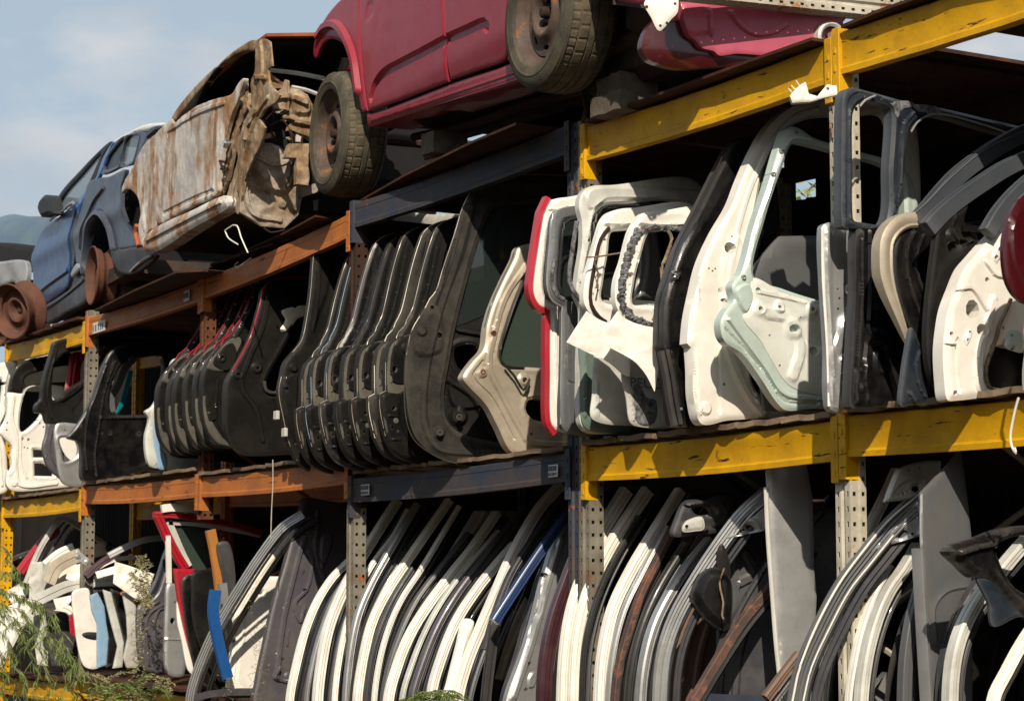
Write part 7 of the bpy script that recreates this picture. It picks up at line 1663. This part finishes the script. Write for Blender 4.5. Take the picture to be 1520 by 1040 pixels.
mir = bpy.data.objects.new('mirror_stub', None)
panel('mirror_shell', cs.shift(.10), t0((248, 175), (236, 125), (250, 65), (282, 38), (308, 58), (322, 110), (330, 160), (300, 168), (262, 182)), M['rubber'], bl, depth=.10, step=.012, rim=.03, rimw=.04, wob=.008)
bpy.data.objects.remove(mir)
prism('unlit_cabin_fill', cs, [(70, 330), (100, 318), (130, 296), (160, 272), (172, 268), (176, 300), (176, 388), (160, 420), (60, 462), (56, 400)], .16, 1.3, M['inside'], bl)  # black solid filling the cabin, standing for its unlit inside
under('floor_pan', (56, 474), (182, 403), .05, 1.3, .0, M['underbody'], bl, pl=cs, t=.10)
m = MB(); c = P2(cs, *t0.one(640, 400), -.32); m.box(c + Vector((.05, .25, 0)), .5, .5, .6, bev=.04); m.build('arch_liner', M['inside'], bl)  # black box filling the wheel arch as its shade
hb = P2(cs, *t0.one(612, 560), .03)
tmp = thing('tmp', hb, 'x', 'x'); make_wheel(tmp, hb, -7, .0, .15, .205, tyre=False, spin=.2, hub=False)
wh = bpy.data.objects.new('wheel', None); COL.objects.link(wh); wh.parent = bl; wh.location = hb - bl.location
for ch in list(tmp.children): ch.parent = wh
bpy.data.objects.remove(tmp)
dr = MB(); lathe(dr, LOCAL(hb - Vector((-.02, -.18, 0)), 4), [(0, .03), (.22, .03), (.25, -.02), (.25, -.16)], 30); dr.build('inner_tyre', M['tyre'], bl)
# loose rims
for (px, py, Y, tt, ln, lab) in ((*t0.one(62, 790), -.20, 22, -14, 'rusty loose steel rim leaning at the left end of the top deck'), (*t0.one(-40, 850), -.05, 15, -8, 'rusty loose steel rim mostly cut off by the left edge of the picture')):
    c = atY(px, py, Y); r = thing('steel_wheel', c - Vector((0, 0, .2)), lab, 'wheel rim', 'loose rusty rims')
    make_wheel(r, c, tt, 0, .18, .205, tyre=False, lean=ln, hub=False)

# ---- crushed cars at the far left and scraps behind
fc = PL(atY(30, 400, 0.6) + Vector((-1.5, 0, 0)), 20)
r = thing('crushed_car', P2(fc, 25, 420), 'blue-grey car with a crumpled silver front, far left beyond the loose rims', 'car')
panel('bonnet', fc, [(-80, 310), (-20, 311), (20, 313), (50, 318), (75, 325), (80, 368), (50, 366), (0, 368), (-80, 372)], M['hood'], r, fn=lambda a, b: -1.2 * (b - .1) ** 2, depth=.3, step=.03, wob=.004, rim=0)
panel('lower_body', fc.shift(-.05), [(-80, 366), (60, 366), (62, 395), (40, 398), (-80, 395)], M['rubber'], r, depth=.3, step=.05)
panel('crumpled_wing', fc.shift(.1), [(-60, 392), (0, 388), (35, 386), (40, 396), (38, 420), (30, 428), (18, 418), (0, 424), (-60, 428)], M['silver'], r, depth=.05, step=.025, wob=.06, rim=.01)
panel('scrap_panel', fc.shift(.0), [(-60, 420), (45, 415), (60, 440), (55, 500), (-60, 500)], M['dark_rust'], r, depth=.1, step=.04, wob=.05)
sb = PL(atY(600, 250, 1.25), 10)
r = thing('crumpled_sheet', P2(sb, 600, 262), 'crumpled white and orange burnt panel seen under the crimson car', 'body panel')
panel('sheet', sb, t2((420, 560), (520, 590), (600, 620), (640, 640), (690, 670), (730, 690), (720, 900), (420, 900)), M['burnt'], r, depth=.05, step=.02, wob=.02)
sb2 = PL(atY(600, 320, .7), 5)
r = thing('dusty_sheet', P2(sb2, 600, 335), 'pale dusty panel top showing under the dark blue-grey upper beam', 'body panel')
panel('sheet', sb2, t2((440, 975), (480, 945), (560, 932), (700, 945), (850, 968), (850, 1200), (440, 1200)), M['greywhite'], r, depth=.05, step=.04, wob=.008)
# wires and paper labels
def wire(label, pts, r_, Y, mat='wire'):
    P_ = [atY(px, py, Y) for px, py in smooth(pts, False, 3.0)]
    m = MB(); m.tube(P_, r_, 6); o = m.build('wire', M[mat], None)
    c = P_[-1].copy()
    for v in o.data.vertices: v.co -= c
    o.location = c; tag(o, label, 'wire')
wire('bent white wire loop hanging below the burnt-out car', t1((500, 932), (460, 905), (444, 872, 1), (478, 850, 1), (496, 852), (515, 905), (543, 968)), .004, -.30)
wire('small rusty wire hook at the edge of the orange beam', t1((556, 990), (530, 1008), (500, 1030), (486, 1022), (500, 1008)), .004, -.10, 'galv')
wire('white wire end hooked over the yellow beam at the right edge', [(1512, 590), (1506, 612), (1500, 645), (1502, 662), (1508, 672), (1506, 664)], .004, -.30)
wire('thin grey wire hanging straight down from the orange beam', [(405, 682), (405, 720), (403, 760), (402, 800)], .003, -.12, 'galv')
def label_card(px, py, px2, py2, Y, lab, rows):
    A, B = atY(px, py, Y), atY(px2, py2, Y)
    p = (A + B) / 2; w = abs(B.x - A.x); h = abs(A.z - B.z)
    r = thing('paper_label', p, lab, 'label'); m = MB(); m.box(p, w, .002, h); m.build('card', M['paper'], r, smooth=False)
    m = MB(); random.seed(int(px))
    for (z0, z1, n) in rows:
        x = -.42
        while x < .42:
            ww = random.choice((.03, .05, .08)) * (10 / n)
            m.box(p + Vector((x * w, -.0025, (z0 + z1) / 2 * h)), ww * w, .0015, (z1 - z0) * h); x += ww + random.choice((.04, .06)) * (10 / n)
    m.build('printed_code', M['ink'], r, smooth=False)
label_card(814, 690, 828, 707, -.016, 'white printed code label at the right end of the dark blue beam', ((.0, .40, 14), (-.4, -.15, 9)))
label_card(536, 719, 548, 734, -.016, 'white printed code label at the left end of the dark blue beam', ((.0, .40, 14), (-.4, -.15, 9)))
label_card(273, 432, 281, 446, -.016, 'small white code label on the orange beam near its middle post', ((-.2, .25, 6),))
label_card(138, 480, 156, 490, -.016, 'blue-printed number label at the left end of the orange beam', ((-.3, .3, 5),))
# ------------------------------------------------------------------ plants
def leafmat(name, col, col2):
    m = mk(name, col, 0.55, base2=col2, mixs=3, bump=0, spec=0.35)
    b = m.node_tree.nodes['Principled BSDF']; b.inputs['Subsurface Weight'].default_value = 0.0
    return m
M['leaf'] = leafmat('willow_leaf', (0.055, 0.09, 0.016), (0.15, 0.19, 0.045))
M['leaf'].node_tree.nodes['Noise Texture'].inputs['Scale'].default_value = 14
M['weed'] = leafmat('dry_weed', (0.20, 0.18, 0.08), (0.28, 0.25, 0.13))
M['stem'] = mk('green_brown_stem', (0.14, 0.12, 0.05), 0.7, bump=0)
M['far_leaf'] = leafmat('yellow_green_leaf', (0.16, 0.19, 0.05), (0.28, 0.30, 0.10))
def leaf(m, p, d, side, L, W):
    d = d.normalized(); s = d.cross(side).normalized() * W
    t = d.cross(s).normalized() * W * .35
    m.add([p, p + d * L * .4 + s + t, p + d * L + Vector((0, 0, -L * .12)), p + d * L * .4 - s + t, p + d * L * .45], [(0, 1, 4), (1, 2, 4), (2, 3, 4), (3, 0, 4)])
def branch(root, pts, Y, leafL, W, dens, mat, rnd, stemr=.0028, droop=.5, spread=.6):
    P_ = [atY(px, py, Y) + Vector((0, rnd.uniform(-.04, .04), 0)) for px, py in smooth(pts, False, 6.0)]
    s = MB(); n = len(P_); s.tube(P_, [stemr * (1 - .7 * i / n) for i in range(n)], 5); s.build('twig', M['stem'], root)
    m = MB()
    for i in range(n - 1):
        a, b = P_[i], P_[i + 1]; d = (b - a)
        k = max(1, int(d.length * dens))
        for q in range(k):
            p = a.lerp(b, rnd.random())
            v = Vector((rnd.uniform(-1, 1), rnd.uniform(-1, 1), rnd.uniform(-.6, .5))) * spread + d.normalized() * .9 + Vector((0, 0, -droop))
            leaf(m, p, v, Vector((rnd.uniform(-1, 1), rnd.uniform(-1, 1), .3)), leafL * rnd.uniform(.6, 1.25), W * rnd.uniform(.7, 1.2))
    return m
def plant(name, label, cat, base, stems, Y, leafL, W, dens, mat, seed, group=None, **k):
    rnd = random.Random(seed)
    r = thing(name, base, label, cat, group); al = MB()
    for st in stems:
        for rep in range(k.get('rep', 1)):
            jj = [(x + rnd.uniform(-5, 5) * rep, y + rnd.uniform(-4, 4) * rep) for x, y in st]
            b = branch(r, jj, Y + rnd.uniform(-.12, .12), leafL, W, dens, mat, rnd, stemr=.0012 if mat is M['weed'] else .0028, droop=k.get('droop', .5), spread=k.get('spread', .6))
            al.add(b.v, b.f)
    o = al.build('foliage', mat, r, smooth=False); o['kind'] = 'stuff'
    return r
# willow hanging into the lower left corner, rooted outside the picture
willow = plant('willow', 'green willow branches with narrow leaves hanging in the lower left corner', 'tree', (atY(-260, 1000, -1.0).x, -1.0, 0), [
    [(-90, 800), (-40, 835), (10, 850), (40, 870)], [(-80, 850), (-20, 870), (25, 880), (50, 900)], [(-60, 790), (-15, 800), (15, 830), (28, 850)],
    [(-60, 860), (-10, 900), (10, 950), (8, 1010), (12, 1040)], [(-30, 880), (25, 930), (30, 980), (22, 1045)], [(0, 890), (48, 920), (62, 960), (78, 1010), (90, 1045)],
    [(20, 880), (70, 905), (95, 940), (108, 975), (120, 1010)], [(50, 890), (72, 930), (84, 960), (112, 990), (126, 1000)], [(-20, 930), (0, 975), (5, 1040)], [(30, 915), (45, 965), (55, 1040)],
    [(10, 960), (30, 1000), (38, 1045)], [(70, 930), (100, 985), (110, 1045)]], -.75, .075, .0045, 105, M['leaf'], 5, rep=1, droop=.8)
m = MB(); b0 = willow.location
m.tube([b0, b0 + Vector((.02, .03, .5)), b0 + Vector((.05, .02, 1.0)), b0 + Vector((.22, .1, 1.6)), atY(-90, 810, -.8)], [.06, .05, .035, .02, .008], 10); m.build('trunk', M['stem'], willow)
plant('shrub', 'tuft of long green leaves at the bottom edge under the orange bays', 'shrub', (atY(190, 1300, -.6).x, -.6, 0), [
    [(170, 1120), (185, 1040), (200, 1010), (215, 1000)], [(150, 1100), (170, 1040), (150, 1015), (138, 1010)], [(200, 1100), (215, 1040), (232, 1020), (246, 1032)], [(120, 1080), (150, 1030), (180, 1012), (200, 1018)], [(230, 1100), (225, 1050), (205, 1025), (190, 1022)],
    [(100, 1090), (130, 1030), (150, 1015)]], -.62, .055, .005, 90, M['leaf'], 8, rep=2, droop=.1)
plant('dry_weed', 'feathery dry weed stems rising along the bottom edge before the small door row', 'weed', (atY(160, 1300, -.5).x, -.5, 0), [
    [(120, 1060), (150, 1015), (175, 1000), (200, 995)], [(150, 1060), (170, 1020), (150, 1005), (130, 1000)], [(190, 1060), (200, 1010), (202, 960), (200, 930), (203, 900)], [(195, 1060), (206, 1000), (204, 960), (210, 930)], [(210, 1060), (230, 1010), (255, 1030)], [(170, 1060), (220, 1005), (260, 1012)],
    [(215, 900), (214, 860), (210, 835), (216, 822)]], -.5, .018, .0035, 160, M['weed'], 3, rep=2, droop=.0, spread=1.2)
plant('dry_weed', 'thin dry weed stalk standing in front of the white door with the cross-shaped hole', 'weed', (atY(386, 1300, -.4).x, -.4, 0), [
    [(386, 1060), (385, 1000), (384, 950), (386, 910)], [(384, 1060), (378, 1000), (372, 960), (368, 945)], [(386, 1040), (392, 980), (396, 930), (392, 905)], [(345, 1060), (340, 1020), (330, 1000)], [(388, 1000), (378, 930), (374, 890)]], -.4, .014, .003, 60, M['weed'], 4, rep=1, droop=.0, spread=1.2)
plant('dry_weed', 'dry flower tuft growing up by the torn white square sheet', 'weed', (atY(214, 1200, -.3).x, -.3, 0), [
    [(216, 900), (212, 870), (208, 845), (210, 828)], [(218, 900), (218, 865), (216, 840), (217, 826)], [(216, 900), (205, 868), (198, 850)]], -.3, .020, .004, 240, M['weed'], 6, rep=3, droop=.0, spread=1.3)
plant('conifer_sprig', 'bright green feathery sprig tip poking up at the bottom edge', 'shrub', (atY(640, 1400, -.7).x, -.7, 0), [
    [(640, 1120), (640, 1060), (665, 1030), (690, 1042)], [(630, 1120), (625, 1050), (650, 1024), (680, 1030)], [(620, 1100), (615, 1050), (630, 1030), (605, 1036)], [(660, 1100), (655, 1040), (640, 1026), (615, 1032)]], -.7, .045, .003, 160, M['leaf'], 9, rep=2, droop=.3)
# a tree beyond the wall, seen through the peep hole
rnd = random.Random(2)
tp = atY(1195, 275, 6.0); gt = Vector((tp.x, tp.y, 0))
tr = thing('tree', gt, 'sunlit yellow-green tree seen only through the square peep hole in the wall', 'tree')
m = MB(); m.tube([gt, gt + Vector((.1, 0, 1.5)), gt + Vector((-.1, .1, 3.2)), gt + Vector((.1, 0, 4.4))], [.14, .11, .07, .03], 9)
for k in range(8):
    a = rnd.uniform(0, 6.28); z = rnd.uniform(1.8, 4); m.tube([gt + Vector((0, 0, z)), gt + Vector((math.cos(a) * .6, math.sin(a) * .6, z + .4)), gt + Vector((math.cos(a) * 1.1, math.sin(a) * 1.1, z + .6))], [.04, .025, .01], 6)
m.build('trunk', M['stem'], tr)
m = MB()
for k in range(6500):
    v = Vector((rnd.gauss(0, .5), rnd.gauss(0, .5), rnd.gauss(0, .5))); v = v.normalized() * (abs(rnd.gauss(.75, .22)))
    p = gt + Vector((v.x * 1.4, v.y * 1.4, 3.4 + v.z * 1.5))
    leaf(m, p, Vector((rnd.uniform(-1, 1), rnd.uniform(-1, 1), rnd.uniform(-1, .4))), Vector((rnd.random(), rnd.random(), 1)), .13, .035)
o = m.build('crown', M['far_leaf'], tr, smooth=False); o['kind'] = 'stuff'

# unseen tree line added behind the camera to darken reflections and shade the rack
M['tree_leaf'] = leafmat('dark_green_leaf', (0.030, 0.042, 0.014), (0.05, 0.06, 0.02))
rnd = random.Random(12); m = MB()
for k in range(15000):
    x = rnd.uniform(-75, 62); hmax = 8.6 + 2.2 * math.sin(x * .31) + 1.2 * math.sin(x * .83 + 1)
    z = hmax * (1 - rnd.random() ** 1.5) ; y = -22 + rnd.gauss(0, 1.3)
    leaf(m, Vector((x, y, z)), Vector((rnd.uniform(-1, 1), rnd.uniform(-.4, .4), rnd.uniform(-1, .6))), Vector((rnd.uniform(-.3, .3), 1, rnd.uniform(-.3, .3))), rnd.uniform(.6, 1.1), rnd.uniform(.16, .3))
o = m.build('added_tree_line', M['tree_leaf'], None, smooth=False); tag(o, kind='stuff')
